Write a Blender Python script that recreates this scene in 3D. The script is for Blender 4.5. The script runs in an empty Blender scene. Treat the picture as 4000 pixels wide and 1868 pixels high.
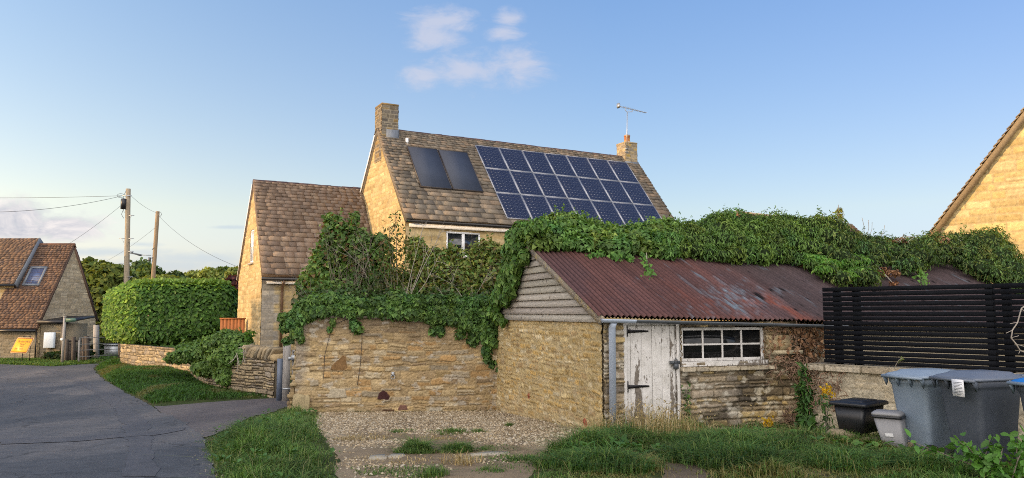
# Cotswold lane: stone house with solar panels, low stone shed, ivy, wheelie bins.
import bpy, math
import numpy as np
from mathutils import Vector

bpy.context.scene.unit_settings.system = 'METRIC'
COL = bpy.context.scene.collection
A = lambda *a: np.array(a, float)
UP = A(0, 0, 1)

# ---------------------------------------------------------------- camera model (used to survey points)
FPX, HOR = 3006.0, 1222.0
PITCH = math.atan((HOR - 934) / FPX)
EYE = A(0, 0, 1.65)
def ray(u, v):
    x, up = (u - 2000) / FPX, (934 - v) / FPX
    c, s = math.cos(PITCH), math.sin(PITCH)
    return A(x, c - up * s, s + up * c)
def on_plane(u, v, p0, n):
    r = ray(u, v)
    return EYE + r * (np.dot(A(*p0) - EYE, n) / np.dot(r, n))
def at_depth(u, v, Y):
    r = ray(u, v)
    return EYE + r * (Y / r[1])
def flat(x, y):
    return -.05 * np.clip(np.asarray(y, float) - 8, 0, 8.4)
def on_ground(u, v):
    r = ray(u, v); z = -.2
    for _ in range(12):
        p = EYE + r * ((z - 1.65) / r[2]); z = float(flat(p[0], p[1]))
    return A(p[0], p[1], z)

# ---------------------------------------------------------------- numeric noise
def vn(x, y, s=0.0):
    xi, yi = np.floor(x), np.floor(y); fx, fy = x - xi, y - yi
    fx = fx * fx * (3 - 2 * fx); fy = fy * fy * (3 - 2 * fy)
    def h(a, b):
        v = np.sin(a * 127.1 + b * 311.7 + s * 74.7) * 43758.5453
        return v - np.floor(v)
    return (h(xi, yi) * (1 - fx) + h(xi + 1, yi) * fx) * (1 - fy) + (h(xi, yi + 1) * (1 - fx) + h(xi + 1, yi + 1) * fx) * fy
def fbm(x, y, o=4, s=0.0):
    t, a, n = 0.0, .5, 0.0
    for k in range(o):
        t = t + a * vn(x * 2 ** k, y * 2 ** k, s + k * 3.1); n += a; a *= .5
    return t / n
def sstep(a, b, x):
    t = np.clip((x - a) / (b - a), 0, 1); return t * t * (3 - 2 * t)

# ---------------------------------------------------------------- object plumbing
ORG = {}
def tag(o, label, cat, group=None, kind=None):
    o['label'] = label
    if cat: o['category'] = cat
    if group: o['group'] = group
    o['kind'] = kind or 'thing'
    return o
def thing(name, label, cat, loc, group=None):
    o = bpy.data.objects.new(name, None); COL.objects.link(o)
    o.empty_display_size = .1; o.location = loc; ORG[o] = A(*loc)
    return tag(o, label, cat, group)
def mk(name, V, F, mat, parent=None, col=None, smooth=False, loc=None):
    """One mesh object out of arrays in world coordinates."""
    V = np.asarray(V, float).reshape(-1, 3)
    if isinstance(F, np.ndarray): F = [F]
    F = [np.asarray(f, np.int64) for f in F if len(f)]
    if parent is not None: base = ORG[parent]
    elif loc is not None: base = A(*loc)
    else: base = A(V[:, 0].mean(), V[:, 1].mean(), V[:, 2].min())
    me = bpy.data.meshes.new(name)
    me.vertices.add(len(V)); me.vertices.foreach_set('co', (V - base).astype(np.float32).ravel())
    nl = sum(f.size for f in F); npoly = sum(len(f) for f in F)
    me.loops.add(nl); me.loops.foreach_set('vertex_index', np.concatenate([f.ravel() for f in F]).astype(np.int32))
    st = np.concatenate([np.full(len(f), f.shape[1]) for f in F])
    me.polygons.add(npoly); me.polygons.foreach_set('loop_start', (np.cumsum(st) - st).astype(np.int32))
    if smooth: me.polygons.foreach_set('use_smooth', np.ones(npoly, bool))
    me.update(calc_edges=True)
    if col is not None:
        ca = me.color_attributes.new('Col', 'FLOAT_COLOR', 'POINT')
        c4 = np.ones((len(V), 4), np.float32); c4[:, :3] = col; ca.data.foreach_set('color', c4.ravel())
    me.validate()
    if mat is not None: me.materials.append(mat)
    o = bpy.data.objects.new(name, me); COL.objects.link(o)
    if parent is not None: o.parent = parent
    else: o.location = base
    ORG[o] = base
    return o
def bevel(o, w, seg=2):
    m = o.modifiers.new('bevel', 'BEVEL'); m.width = w; m.segments = seg; m.limit_method = 'ANGLE'
    return o
def copy_tree(o, parent=None):
    c = o.copy(); COL.objects.link(c)
    if parent is not None: c.parent = parent
    ORG[c] = ORG[o]
    for ch in o.children: copy_tree(ch, c)
    return c
class Fr:
    """Local frame: origin and three axes."""
    def __init__(s, o, x, y, z): s.o, s.m = A(*o), np.array([x, y, z], float)
    def __call__(s, *p):
        p = np.array(p, float) if len(p) == 3 and np.isscalar(p[0]) else np.asarray(p[0], float)
        return s.o + p @ s.m
WORLD = Fr((0, 0, 0), (1, 0, 0), (0, 1, 0), (0, 0, 1))
def yawfr(o, deg):
    a = math.radians(deg); c, s = math.cos(a), math.sin(a)
    return Fr(o, (c, s, 0), (-s, c, 0), (0, 0, 1))
class MB:
    """Collects shapes, then links them as one mesh object."""
    def __init__(s, fr=WORLD): s.fr = fr; s.v = []; s.f = {}; s.n = 0; s.c = []
    def raw(s, V, F, col=None, world=False):
        V = np.asarray(V, float).reshape(-1, 3)
        if not world: V = s.fr(V)
        s.v.append(V); s.c.append(np.tile(col, (len(V), 1)) if col is not None and np.ndim(col) == 1 else (col if col is not None else np.ones((len(V), 3)) * .5))
        for f in F:
            s.f.setdefault(len(f), []).append(np.asarray(f) + s.n)
        s.n += len(V); return s
    def arr(s, V, F, col=None):
        V = np.asarray(V, float).reshape(-1, 3); s.v.append(V)
        s.c.append(np.ones((len(V), 3)) * .5 if col is None else col)
        for f in F:
            if len(f): s.f.setdefault(f.shape[1], []).extend(list(f + s.n))
        s.n += len(V); return s
    def box(s, lo, hi, col=None, top=None):
        """Axis aligned in the frame; top=(sx, sy) scales the upper face about its centre."""
        x0, y0, z0 = lo; x1, y1, z1 = hi
        V = A((x0, y0, z0), (x1, y0, z0), (x1, y1, z0), (x0, y1, z0), (x0, y0, z1), (x1, y0, z1), (x1, y1, z1), (x0, y1, z1))
        if top is not None:
            cx, cy = (x0 + x1) / 2, (y0 + y1) / 2
            V[4:, 0] = cx + (V[4:, 0] - cx) * top[0]; V[4:, 1] = cy + (V[4:, 1] - cy) * top[1]
        return s.raw(V, [(0, 3, 2, 1), (4, 5, 6, 7), (0, 1, 5, 4), (1, 2, 6, 5), (2, 3, 7, 6), (3, 0, 4, 7)], col)
    def prism(s, poly, d, col=None):
        """poly: points in the frame; d: extrusion vector in the frame."""
        P = np.asarray(poly, float); n = len(P); V = np.vstack([P, P + A(*d)])
        F = [tuple(range(n))[::-1], tuple(range(n, 2 * n))] + [(i, (i + 1) % n, n + (i + 1) % n, n + i) for i in range(n)]
        return s.raw(V, F, col)
    def bar(s, a, b, w, h, up=(0, 0, 1), col=None):
        a, b = A(*a), A(*b); d = (b - a) / np.linalg.norm(b - a); u = A(*up); sd = np.cross(d, u); sd /= np.linalg.norm(sd); u = np.cross(sd, d)
        q = [a + sd * x * w / 2 + u * z * h / 2 for x, z in ((-1, -1), (1, -1), (1, 1), (-1, 1))]
        q += [p + (b - a) for p in q]
        return s.raw(np.array(q), [(0, 1, 2, 3)[::-1], (4, 5, 6, 7), (0, 1, 5, 4), (1, 2, 6, 5), (2, 3, 7, 6), (3, 0, 4, 7)], col)
    def tube(s, pts, r, n=8, col=None, cap=True):
        P = np.asarray(pts, float); m = len(P); r = np.full(m, r) if np.isscalar(r) else np.asarray(r, float)
        T = np.gradient(P, axis=0); T /= np.maximum(np.linalg.norm(T, axis=1), 1e-9)[:, None]
        ref = A(0, 0, 1) if abs(T[0][2]) < .9 else A(1, 0, 0)
        V = []
        for i in range(m):
            sd = np.cross(T[i], ref); sd /= np.linalg.norm(sd); u = np.cross(sd, T[i]); ref = u
            an = np.arange(n) * 2 * math.pi / n
            V.append(P[i] + r[i] * (np.cos(an)[:, None] * sd + np.sin(an)[:, None] * u))
        F = [(i * n + k, i * n + (k + 1) % n, (i + 1) * n + (k + 1) % n, (i + 1) * n + k) for i in range(m - 1) for k in range(n)]
        if cap: F += [tuple(range(n))[::-1], tuple((m - 1) * n + k for k in range(n))]
        return s.raw(np.vstack(V), F, col)
    def lathe(s, prof, n=20, c=(0, 0, 0), col=None):
        """prof: (radius, z) pairs about the frame's z axis through c."""
        an = np.arange(n) * 2 * math.pi / n; V = []
        for r, z in prof: V.append(np.stack([c[0] + r * np.cos(an), c[1] + r * np.sin(an), np.full(n, c[2] + z)], 1))
        m = len(prof)
        F = [(i * n + k, i * n + (k + 1) % n, (i + 1) * n + (k + 1) % n, (i + 1) * n + k) for i in range(m - 1) for k in range(n)]
        F += [tuple(range(n))[::-1], tuple((m - 1) * n + k for k in range(n))]
        return s.raw(np.vstack(V), F, col)
    def build(s, name, mat, parent=None, smooth=False, loc=None, col=False):
        return mk(name, np.vstack(s.v), [np.array(f) for f in s.f.values()], mat, parent, np.vstack(s.c) if col else None, smooth, loc)

# ---------------------------------------------------------------- stonework as real relief
def stonework(W, H, res, seed, ch=(.06, .14), ln=(.15, .45), joint=.012, dep=.03, warp=.02, rough=.006,
              pal=None, mortar=(.36, .28, .17), mlev=.2, split=.3, bev=.018, wob=.03, stain=None):
    g = np.random.RandomState(seed)
    nx, nz = int(W / res) + 2, int(H / res) + 2
    X, Z = np.meshgrid(np.linspace(0, W, nx), np.linspace(0, H, nz))
    xw = X + warp * 2 * (fbm(X * 9, Z * 14, 3, seed) - .5)
    zw = Z + wob * 2 * (fbm(X * 1.6, Z * 2.5, 2, seed + 5) - .5) + warp * 1.2 * (fbm(X * 11, Z * 11, 3, seed + 9) - .5)
    zs = [-.2]
    while zs[-1] < H + .2: zs.append(zs[-1] + g.uniform(*ch))
    disp = np.zeros_like(X); col = np.zeros(X.shape + (3,)); col[:] = mortar
    pal = np.array(pal)
    for k in range(len(zs) - 1):
        m = (zw >= zs[k]) & (zw < zs[k + 1])
        if not m.any(): continue
        sp = [-.4 - g.uniform(0, .3)]
        while sp[-1] < W + .4: sp.append(sp[-1] + g.uniform(*ln) * (1 if g.rand() > .15 else .5))
        sp = np.array(sp); ns = len(sp)
        i = np.clip(np.searchsorted(sp, xw[m]) - 1, 0, ns - 2); x, z = xw[m], zw[m]
        zb = np.full(len(x), zs[k]); zt = np.full(len(x), zs[k + 1]); idd = i * 2
        two = g.rand(ns) < split; zm = zs[k] + (zs[k + 1] - zs[k]) * g.uniform(.3, .7, ns)
        t2 = two[i]; hi = t2 & (z > zm[i]); lo = t2 & ~hi
        zb[hi] = zm[i][hi]; zt[lo] = zm[i][lo]; idd[hi] += 1
        d = np.minimum(np.minimum(x - sp[i], sp[i + 1] - x), np.minimum(z - zb, zt - z)) - joint / 2
        pr = np.clip(d / bev, 0, 1); pr = np.sqrt(pr * (2 - pr))
        hgt = g.uniform(.35, 1.0, 2 * ns)[idd]; tx = g.uniform(-.3, .3, 2 * ns)[idd]; tz = g.uniform(-.3, .3, 2 * ns)[idd]
        u = (x - sp[i]) / (sp[i + 1] - sp[i]) - .5; w = (z - zb) / (zt - zb) - .5
        disp[m] = pr * dep * np.clip(hgt + tx * u + tz * w, .15, 1.3) + (1 - pr) * dep * mlev
        c = pal[g.randint(0, len(pal), 2 * ns)] * g.uniform(.8, 1.2, (2 * ns, 1))
        col[m] = c[idd] * pr[:, None] + np.array(mortar) * (1 - pr[:, None])
    disp = disp + rough * 2 * (fbm(X * 28, Z * 36, 4, seed + 2) - .5)
    col = col * (.72 + .56 * fbm(X * 22, Z * 22, 4, seed + 3))[..., None]
    if stain is not None: col = stain(X, Z, col, W, H)
    return X, Z, disp, col
def relief(mb, fr, sw, keep=None, edge=None):
    """Lay a stonework relief on the frame: x along, y outward, z up."""
    X, Z, D, C = sw
    nz, nx = X.shape
    P = fr(np.stack([X, D, Z], -1).reshape(-1, 3))
    idx = np.arange(nx * nz).reshape(nz, nx)
    q = np.stack([idx[:-1, :-1], idx[:-1, 1:], idx[1:, 1:], idx[1:, :-1]], -1)
    if keep is not None:
        q = q[keep((X[:-1, :-1] + X[1:, 1:]) / 2, (Z[:-1, :-1] + Z[1:, 1:]) / 2)]
    mb.arr(P, [q.reshape(-1, 4)], C.reshape(-1, 3)); return mb

def tiles(fr, L, S, seed, exp=(.24, .1), wid=(.18, .42), th=.022, pal=None, jit=.02, lift=.045):
    """Stone slates: x along the ridge, y down the slope, z out. Courses diminish from eave to ridge."""
    g = np.random.RandomState(seed); pal = np.array(pal); rows = []
    y = S
    while y > .03:
        t = y / S; e = exp[1] + (exp[0] - exp[1]) * t ** 1.1; w0 = wid[0] + (wid[1] - wid[0]) * t
        x = -g.uniform(0, w0)
        while x < L:
            w = w0 * g.uniform(.65, 1.35)
            a, b = max(x, 0) , min(x + w, L)
            if b - a > .03:
                rows.append((a + .004, b - .004, y - e - .05, y + g.normal(0, jit * .4), g.uniform(.8, 1.2) * th, g.normal(0, .002), g.randint(len(pal)), g.uniform(.8, 1.2)))
            x += w
        y -= e
    r = np.array(rows); n = len(r); V = np.zeros((n, 8, 3))
    for k, (ix, iy) in enumerate(((0, 2), (1, 2), (1, 3), (0, 3))):
        for top in (0, 1):
            j = k + 4 * top
            V[:, j, 0] = r[:, ix] + g.normal(0, jit * .12, n); V[:, j, 1] = np.maximum(r[:, iy], 0) + g.normal(0, jit * .25, n) * (iy == 3)
            low = 1.0 if iy == 3 else 0.05
            V[:, j, 2] = low * (lift + r[:, 5] * (1 if ix == 0 else -1)) + (r[:, 4] if top else 0) + .002
    F = np.array([(4, 5, 6, 7), (2, 3, 7, 6), (3, 0, 4, 7), (1, 2, 6, 5)])
    Q = (np.arange(n)[:, None, None] * 8 + F[None]).reshape(-1, 4)
    c = pal[r[:, 6].astype(int)] * r[:, 7:8]
    big = fbm(r[:, 0] * .7, r[:, 2] * .7, 3, seed)[:, None]
    c = c * (.88 + .24 * big)
    return fr(V.reshape(-1, 3)), Q, np.repeat(c, 8, 0)

# ---------------------------------------------------------------- foliage
SHAPES = {  # outline: base, left 1, left 2, tip, right 2, right 1   (x along, y across, z fold)
    'oval': A((0, 0, 0), (.3, .26, .06), (.7, .22, .05), (1, 0, -.06), (.7, -.22, .05), (.3, -.26, .06)),
    'ivy': A((0, 0, 0), (.02, .5, .05), (.5, .3, .06), (1, 0, -.08), (.5, -.3, .06), (.02, -.5, .05)),
    'long': A((0, 0, 0), (.3, .13, .04), (.7, .12, .0), (1, 0, -.22), (.7, -.12, .0), (.3, -.13, .04)),
    'clump': A((0, .1, 0), (.2, .5, .1), (.75, .42, -.05), (1, -.05, .05), (.7, -.5, .1), (.15, -.4, -.1)),
}
def leaves(P, N, size, shape, g, pal, droop=.6, jit=.5, bright=None):
    n = len(P); N = N + g.normal(0, jit, (n, 3)); N /= np.linalg.norm(N, axis=1)[:, None] + 1e-9
    D = g.normal(0, .7, (n, 3)) + np.array([0, 0, -droop * 1.6]); D -= N * (D * N).sum(1)[:, None]
    D /= np.linalg.norm(D, axis=1)[:, None] + 1e-9; S = np.cross(N, D)
    s = size * g.uniform(.6, 1.3, n)[:, None, None]; T = SHAPES[shape]
    V = P[:, None, :] + s * (T[None, :, 0:1] * D[:, None] + T[None, :, 1:2] * S[:, None] + T[None, :, 2:3] * N[:, None])
    b = np.arange(n)[:, None] * 6
    F = np.concatenate([b + A(0, 1, 2, 3).astype(int), b + A(0, 3, 4, 5).astype(int)])
    pal = np.array(pal); c = pal[g.randint(0, len(pal), n)] * g.uniform(.65, 1.35, (n, 1))
    if bright is not None: c = c * bright[:, None]
    return V.reshape(-1, 3), F, np.repeat(c, 6, 0)
def blob_pts(B, n, g, inner=.22, lump=.18, hid=.72):
    """Points and outward normals over a union of ellipsoids (cx cy cz rx ry rz)."""
    B = np.asarray(B, float); ar = (B[:, 3] * B[:, 4] + B[:, 4] * B[:, 5] + B[:, 3] * B[:, 5]); k = g.choice(len(B), n * 2, p=ar / ar.sum())
    d = g.normal(0, 1, (n * 2, 3)); d /= np.linalg.norm(d, axis=1)[:, None]
    rr = 1 - inner * g.rand(n * 2) ** 1.5 + lump * (fbm(d[:, 0] * 2.2 + k * 7.3, d[:, 2] * 2.2 + d[:, 1] * 1.7, 3, 4) - .5) * 2
    b = B[k]; P = b[:, :3] + d * b[:, 3:] * rr[:, None]; N = d / b[:, 3:]; N /= np.linalg.norm(N, axis=1)[:, None]
    ok = np.ones(len(P), bool)
    for j in range(len(B)):
        q = ((P - B[j, :3]) / B[j, 3:]); ins = (q * q).sum(1) < hid ** 2
        ok &= ~(ins & (k != j))
    return P[ok][:n], N[ok][:n]
def branchy(mb, p, d, L, r, g, depth, spread=.6, up=.15, seg=4, kids=3, tips=None):
    pts = [A(*p)]; d = A(*d) / np.linalg.norm(d); rad = [r]
    for i in range(seg):
        d = d + g.normal(0, .13, 3) + A(0, 0, up * .3); d /= np.linalg.norm(d)
        pts.append(pts[-1] + d * L / seg); rad.append(r * (1 - .55 * (i + 1) / seg))
    mb.tube(pts, rad, 5 if r < .03 else 8, cap=False)
    if tips is not None: tips.extend(pts[-2:] if depth else pts[1:])
    if depth:
        for k in range(kids):
            j = g.randint(max(1, seg // 2), seg + 1); nd = d + g.normal(0, spread, 3) + A(0, 0, up)
            branchy(mb, pts[j], nd, L * g.uniform(.5, .8), rad[j] * .7, g, depth - 1, spread, up, seg, kids, tips)
def blades(P, h, w, g, pal, lean=.5, bend=.5):
    n = len(P); a = g.rand(n) * 2 * math.pi; D = np.stack([np.cos(a), np.sin(a), np.zeros(n)], 1); S = np.stack([-np.sin(a), np.cos(a), np.zeros(n)], 1)
    h = h * g.uniform(.5, 1.25, n) if np.ndim(h) == 0 else h
    l = (np.abs(g.normal(0, lean, n)) * h)[:, None]; H = np.stack([0 * h, 0 * h, h], 1); w = (w * g.uniform(.7, 1.3, n))[:, None] / 2
    m = P + H * .55 + D * l * .35; t = P + H * (1 - bend * .25) + D * l * (1 + bend)
    V = np.stack([P - S * w, P + S * w, m + S * w * .8, m - S * w * .8, t], 1)
    b = np.arange(n)[:, None] * 5
    pal = np.array(pal); c = pal[g.randint(0, len(pal), n)] * g.uniform(.65, 1.35, (n, 1))
    return V.reshape(-1, 3), [b + np.array([0, 1, 2, 3]), b + np.array([3, 2, 4])], np.repeat(c, 5, 0)
def inpoly(x, y, poly):
    c = np.zeros(np.shape(x), bool); n = len(poly)
    for i in range(n):
        (x0, y0), (x1, y1) = poly[i], poly[(i + 1) % n]
        t = ((y0 > y) != (y1 > y)) & (x < (x1 - x0) * (y - y0) / (y1 - y0 + 1e-12) + x0); c ^= t
    return c
def polydist(x, y, poly):
    d = np.full(np.shape(x), 1e9); n = len(poly)
    for i in range(n):
        a, b = A(*poly[i]), A(*poly[(i + 1) % n]); v = b - a
        t = np.clip(((x - a[0]) * v[0] + (y - a[1]) * v[1]) / (v @ v + 1e-12), 0, 1)
        d = np.minimum(d, np.hypot(x - a[0] - t * v[0], y - a[1] - t * v[1]))
    return d
# ---------------------------------------------------------------- materials
def newmat(name):
    m = bpy.data.materials.new(name); m.use_nodes = True; nt = m.node_tree
    return m, nt, nt.nodes['Principled BSDF'], nt.nodes['Material Output']
def lk(nt, a, b): nt.links.new(a, b)
def nd(nt, t, **k):
    n = nt.nodes.new(t)
    for a, b in k.items(): setattr(n, a, b)
    return n
def mathn(nt, op, a, b=None, clamp=False):
    n = nd(nt, 'ShaderNodeMath', operation=op, use_clamp=clamp)
    for i, x in enumerate((a, b)):
        if x is None: continue
        if isinstance(x, (int, float)): n.inputs[i].default_value = x
        else: lk(nt, x, n.inputs[i])
    return n.outputs[0]
def mixc(nt, f, a, b, typ='MIX'):
    n = nd(nt, 'ShaderNodeMix', data_type='RGBA', blend_type=typ)
    for k, x in ((0, f), (6, a), (7, b)):
        if isinstance(x, (int, float)): n.inputs[k].default_value = x
        elif isinstance(x, tuple): n.inputs[k].default_value = x + (1,)
        else: lk(nt, x, n.inputs[k])
    return n.outputs[2]
def noise(nt, vec, scale, detail=4, rough=.6, dist=0):
    n = nd(nt, 'ShaderNodeTexNoise'); n.inputs['Scale'].default_value = scale; n.inputs['Detail'].default_value = detail
    n.inputs['Roughness'].default_value = rough; n.inputs['Distortion'].default_value = dist
    if vec is not None: lk(nt, vec, n.inputs['Vector'])
    return n.outputs['Fac']
def ramp(nt, f, stops):
    n = nd(nt, 'ShaderNodeValToRGB'); e = n.color_ramp.elements
    while len(e) < len(stops): e.new(.5)
    for x, (p, c) in zip(e, stops): x.position = p; x.color = tuple(c) + (1,) if len(c) == 3 else c
    lk(nt, f, n.inputs[0]); return n.outputs[0]
def objvec(nt, scale=None):
    tc = nd(nt, 'ShaderNodeTexCoord'); v = tc.outputs['Object']
    if scale:
        mp = nd(nt, 'ShaderNodeMapping'); mp.inputs['Scale'].default_value = scale; lk(nt, v, mp.inputs[0]); v = mp.outputs[0]
    return v
def mat(name, base=None, rough=.8, var=.35, vscale=8, bump=0.0, bscale=40, stretch=None, metal=0.0, spec=.5, coat=0.0, second=None, smix=(.45, .6), sscale=3):
    """Plain material; base None takes the mesh's own colour attribute."""
    m, nt, b, out = newmat(name); v = objvec(nt, stretch)
    if base is None:
        at = nd(nt, 'ShaderNodeAttribute', attribute_name='Col'); c = at.outputs['Color']
    else: c = tuple(base)
    if second is not None:
        f = noise(nt, v, sscale, 6, .65); f = ramp(nt, f, [(smix[0], (0, 0, 0)), (smix[1], (1, 1, 1))]); c = mixc(nt, f, c, tuple(second))
    if var:
        f = noise(nt, v, vscale, 6, .65); k = ramp(nt, f, [(.25, (1 - var,) * 3), (.75, (1 + var * .6,) * 3)]); c = mixc(nt, 1.0, c, k, 'MULTIPLY')
    if isinstance(c, tuple): b.inputs['Base Color'].default_value = c + (1,)
    else: lk(nt, c, b.inputs['Base Color'])
    b.inputs['Roughness'].default_value = rough; b.inputs['Metallic'].default_value = metal; b.inputs['Specular IOR Level'].default_value = spec
    b.inputs['Coat Weight'].default_value = coat
    if bump:
        bp = nd(nt, 'ShaderNodeBump'); bp.inputs['Strength'].default_value = bump; bp.inputs['Distance'].default_value = .02
        lk(nt, noise(nt, v, bscale, 6, .7), bp.inputs['Height']); lk(nt, bp.outputs[0], b.inputs['Normal'])
    return m
def leafmat(name, trans=.35, rough=.5, spec=.35):
    m, nt, b, out = newmat(name)
    at = nd(nt, 'ShaderNodeAttribute', attribute_name='Col'); c = at.outputs['Color']
    lk(nt, c, b.inputs['Base Color']); b.inputs['Roughness'].default_value = rough; b.inputs['Specular IOR Level'].default_value = spec
    t = nd(nt, 'ShaderNodeBsdfTranslucent'); c2 = mixc(nt, 1.0, c, (1.5, 1.35, .5), 'MULTIPLY'); lk(nt, c2, t.inputs['Color'])
    mx = nd(nt, 'ShaderNodeMixShader'); mx.inputs[0].default_value = trans
    lk(nt, b.outputs[0], mx.inputs[1]); lk(nt, t.outputs[0], mx.inputs[2]); lk(nt, mx.outputs[0], out.inputs['Surface'])
    return m
M = {}
M['stone'] = mat('rubble_stone', None, .92, .3, 30, .5, 90, spec=.2)
M['ashlar'] = mat('dressed_stone', None, .92, .22, 18, .35, 60, spec=.2)
M['slate'] = mat('stone_slates', None, .9, .3, 20, .35, 60, spec=.2, second=(.29, .265, .215), smix=(.62, .72), sscale=26)
M['claytile'] = mat('clay_tiles', None, .88, .35, 14, .4, 50, spec=.25)
M['ridge'] = mat('ridge_tile_clay', (.075, .045, .045), .85, .4, 9)
M['white'] = mat('white_painted_board', (.78, .77, .75), .55, .12, 5)
M['upvc'] = mat('white_frame', (.8, .8, .8), .35, .05, 4)
M['gutterblack'] = mat('black_gutter_plastic', (.015, .015, .017), .4, .2, 6)
M['brownpipe'] = mat('brown_plastic_pipe', (.12, .065, .035), .4, .2, 6)
M['lead'] = mat('lead_flashing', (.17, .19, .22), .55, .5, 7, stretch=(6, 6, 1))
M['cement'] = mat('cement_fillet', (.42, .38, .32), .9, .3, 12, .3, 40)
M['glass'] = mat('dark_window_glass', (.012, .016, .02), .06, .0, spec=.9)
M['darkglass'] = mat('dirty_window_glass', (.010, .011, .012), .13, .6, 5, spec=.35)
M['pvcell'] = mat('solar_cells', (.014, .018, .044), .22, .15, 3, spec=.5, coat=.25)
M['pvgrid'] = mat('cell_grid', (.13, .15, .21), .3, .0, spec=.5, coat=.4)
M['alu'] = mat('aluminium_frame', (.46, .47, .51), .4, .05, 4, metal=.5)
M['collector'] = mat('collector_absorber', (.052, .064, .094), .7, .12, 2.2, spec=.08)  # slate blue of the reflected sky put into the base colour
M['collframe'] = mat('collector_bronze_frame', (.06, .05, .045), .45, .2, 5, metal=.3)
M['pot'] = mat('terracotta_pot', (.42, .15, .055), .8, .3, 9, second=(.45, .30, .06), smix=(.5, .6), sscale=6)
M['zinc'] = mat('zinc_cap', (.5, .53, .57), .4, .2, 6, metal=.6)
M['galv'] = mat('galvanised_metal', (.42, .44, .46), .45, .25, 8, metal=.6)
M['greypvc'] = mat('grey_blue_pvc', (.36, .42, .52), .42, .14, 4)
M['oldgutter'] = mat('grey_gutter', (.075, .085, .098), .5, .3, 5)
M['iron'] = mat('black_iron', (.012, .011, .014), .5, .2, 8)
M['paintblack'] = mat('black_stained_timber', (.008, .009, .012), .9, .5, 5, .35, 30, stretch=(1, 1, 9), spec=.12)
M['postwood'] = mat('weathered_pole_timber', (.30, .215, .13), .9, .4, 5, .4, 30, stretch=(5, 5, .5))
M['polegrey'] = mat('grey_pole_timber', (.33, .27, .19), .9, .4, 5, .4, 30, stretch=(5, 5, .5))
M['greywood'] = mat('silvered_timber', (.34, .315, .29), .9, .4, 6, .4, 40, stretch=(4, 4, .6), second=(.16, .135, .115), smix=(.55, .7), sscale=3)
M['darkwood'] = mat('dark_old_timber', (.075, .06, .05), .9, .4, 6, .4, 30, stretch=(4, 4, .6))
M['orangewood'] = mat('orange_stained_timber', (.30, .10, .025), .75, .3, 6, stretch=(5, 5, .5))
M['bargewood'] = mat('lichened_barge_board', (.36, .31, .25), .92, .4, 7, .4, 40, second=(.40, .32, .13), smix=(.5, .66), sscale=7)
M['binlight'] = mat('grey_blue_bin_plastic', (.195, .245, .305), .5, .14, 4, .02, 140, second=(.225, .275, .33), smix=(.58, .72), sscale=7)
M['bindark'] = mat('dark_grey_bin_plastic', (.062, .073, .094), .52, .14, 4, .02, 140, second=(.085, .097, .117), smix=(.58, .72), sscale=7)
M['binlid'] = mat('blue_grey_lid_plastic', (.21, .265, .335), .4, .1, 5)
M['binlid2'] = mat('slate_lid_plastic', (.12, .14, .18), .42, .12, 5)
M['caddygrey'] = mat('grey_caddy_plastic', (.23, .23, .24), .5, .12, 9)
M['blackplastic'] = mat('black_box_plastic', (.012, .013, .016), .42, .25, 7)
M['rubber'] = mat('black_rubber', (.012, .012, .012), .8, .2, 9)
M['blueplastic'] = mat('bright_blue_plastic', (.012, .15, .48), .35, .05, 4)
M['paper'] = mat('white_paper_tag', (.72, .72, .74), .7, .08, 20)
M['signyellow'] = mat('yellow_sign_sheet', (.85, .40, .015), .5, .06, 5)
M['signred'] = mat('dark_red_border', (.20, .03, .012), .5, .05, 5)
M['signedge'] = mat('sign_edge', (.70, .45, .22), .5, .05, 5)
M['signgreen'] = mat('green_sign_enamel', (.05, .11, .085), .5, .2, 9)
M['cabinet'] = mat('pale_meter_box', (.62, .68, .74), .5, .06, 4)
M['bark'] = mat('grey_bark', (.20, .17, .13), .95, .4, 14, .5, 40, stretch=(3, 3, .6))
M['palebark'] = mat('pale_dead_twig', (.34, .30, .25), .95, .3, 14)
M['deadivy'] = mat('dead_ivy_stems', (.25, .155, .10), .95, .45, 20, .2, 60)
M['wire'] = mat('black_cable', (.02, .02, .022), .6, .1, 5)
M['leaf'] = leafmat('foliage', .3, .55)
M['gloss'] = leafmat('glossy_foliage', .3, .5, .25)
M['farleaf'] = leafmat('distant_foliage', .3, .7, .2)
M['grass'] = leafmat('grass_blades', .35, .6, .25)
M['dryleaf'] = leafmat('withered_leaves', .25, .8, .15)
M['gravel'] = mat('gravel_stones', None, .95, .25, 40, .3, 120, spec=.2)

def weatherboard_mat():
    m, nt, b, out = newmat('silvered_weatherboard'); v = objvec(nt)
    at = nd(nt, 'ShaderNodeAttribute', attribute_name='Col')
    mp = nd(nt, 'ShaderNodeMapping'); mp.inputs['Scale'].default_value = (2.2, 2.2, 26); lk(nt, v, mp.inputs[0])
    gr = noise(nt, mp.outputs[0], 3, 8, .7)
    c = mixc(nt, 1.0, at.outputs['Color'], ramp(nt, gr, [(.3, (.55, .53, .5)), (.7, (1.15, 1.15, 1.15))]), 'MULTIPLY')
    kn = noise(nt, v, 7, 3, .5); c = mixc(nt, ramp(nt, kn, [(.66, (0, 0, 0)), (.74, (.8, .8, .8))]), c, (.09, .075, .06))
    lk(nt, c, b.inputs['Base Color']); b.inputs['Roughness'].default_value = .9; b.inputs['Specular IOR Level'].default_value = .2
    bp = nd(nt, 'ShaderNodeBump'); bp.inputs['Strength'].default_value = .4; bp.inputs['Distance'].default_value = .01; lk(nt, gr, bp.inputs['Height']); lk(nt, bp.outputs[0], b.inputs['Normal'])
    return m
M['weatherboard'] = weatherboard_mat()
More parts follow.
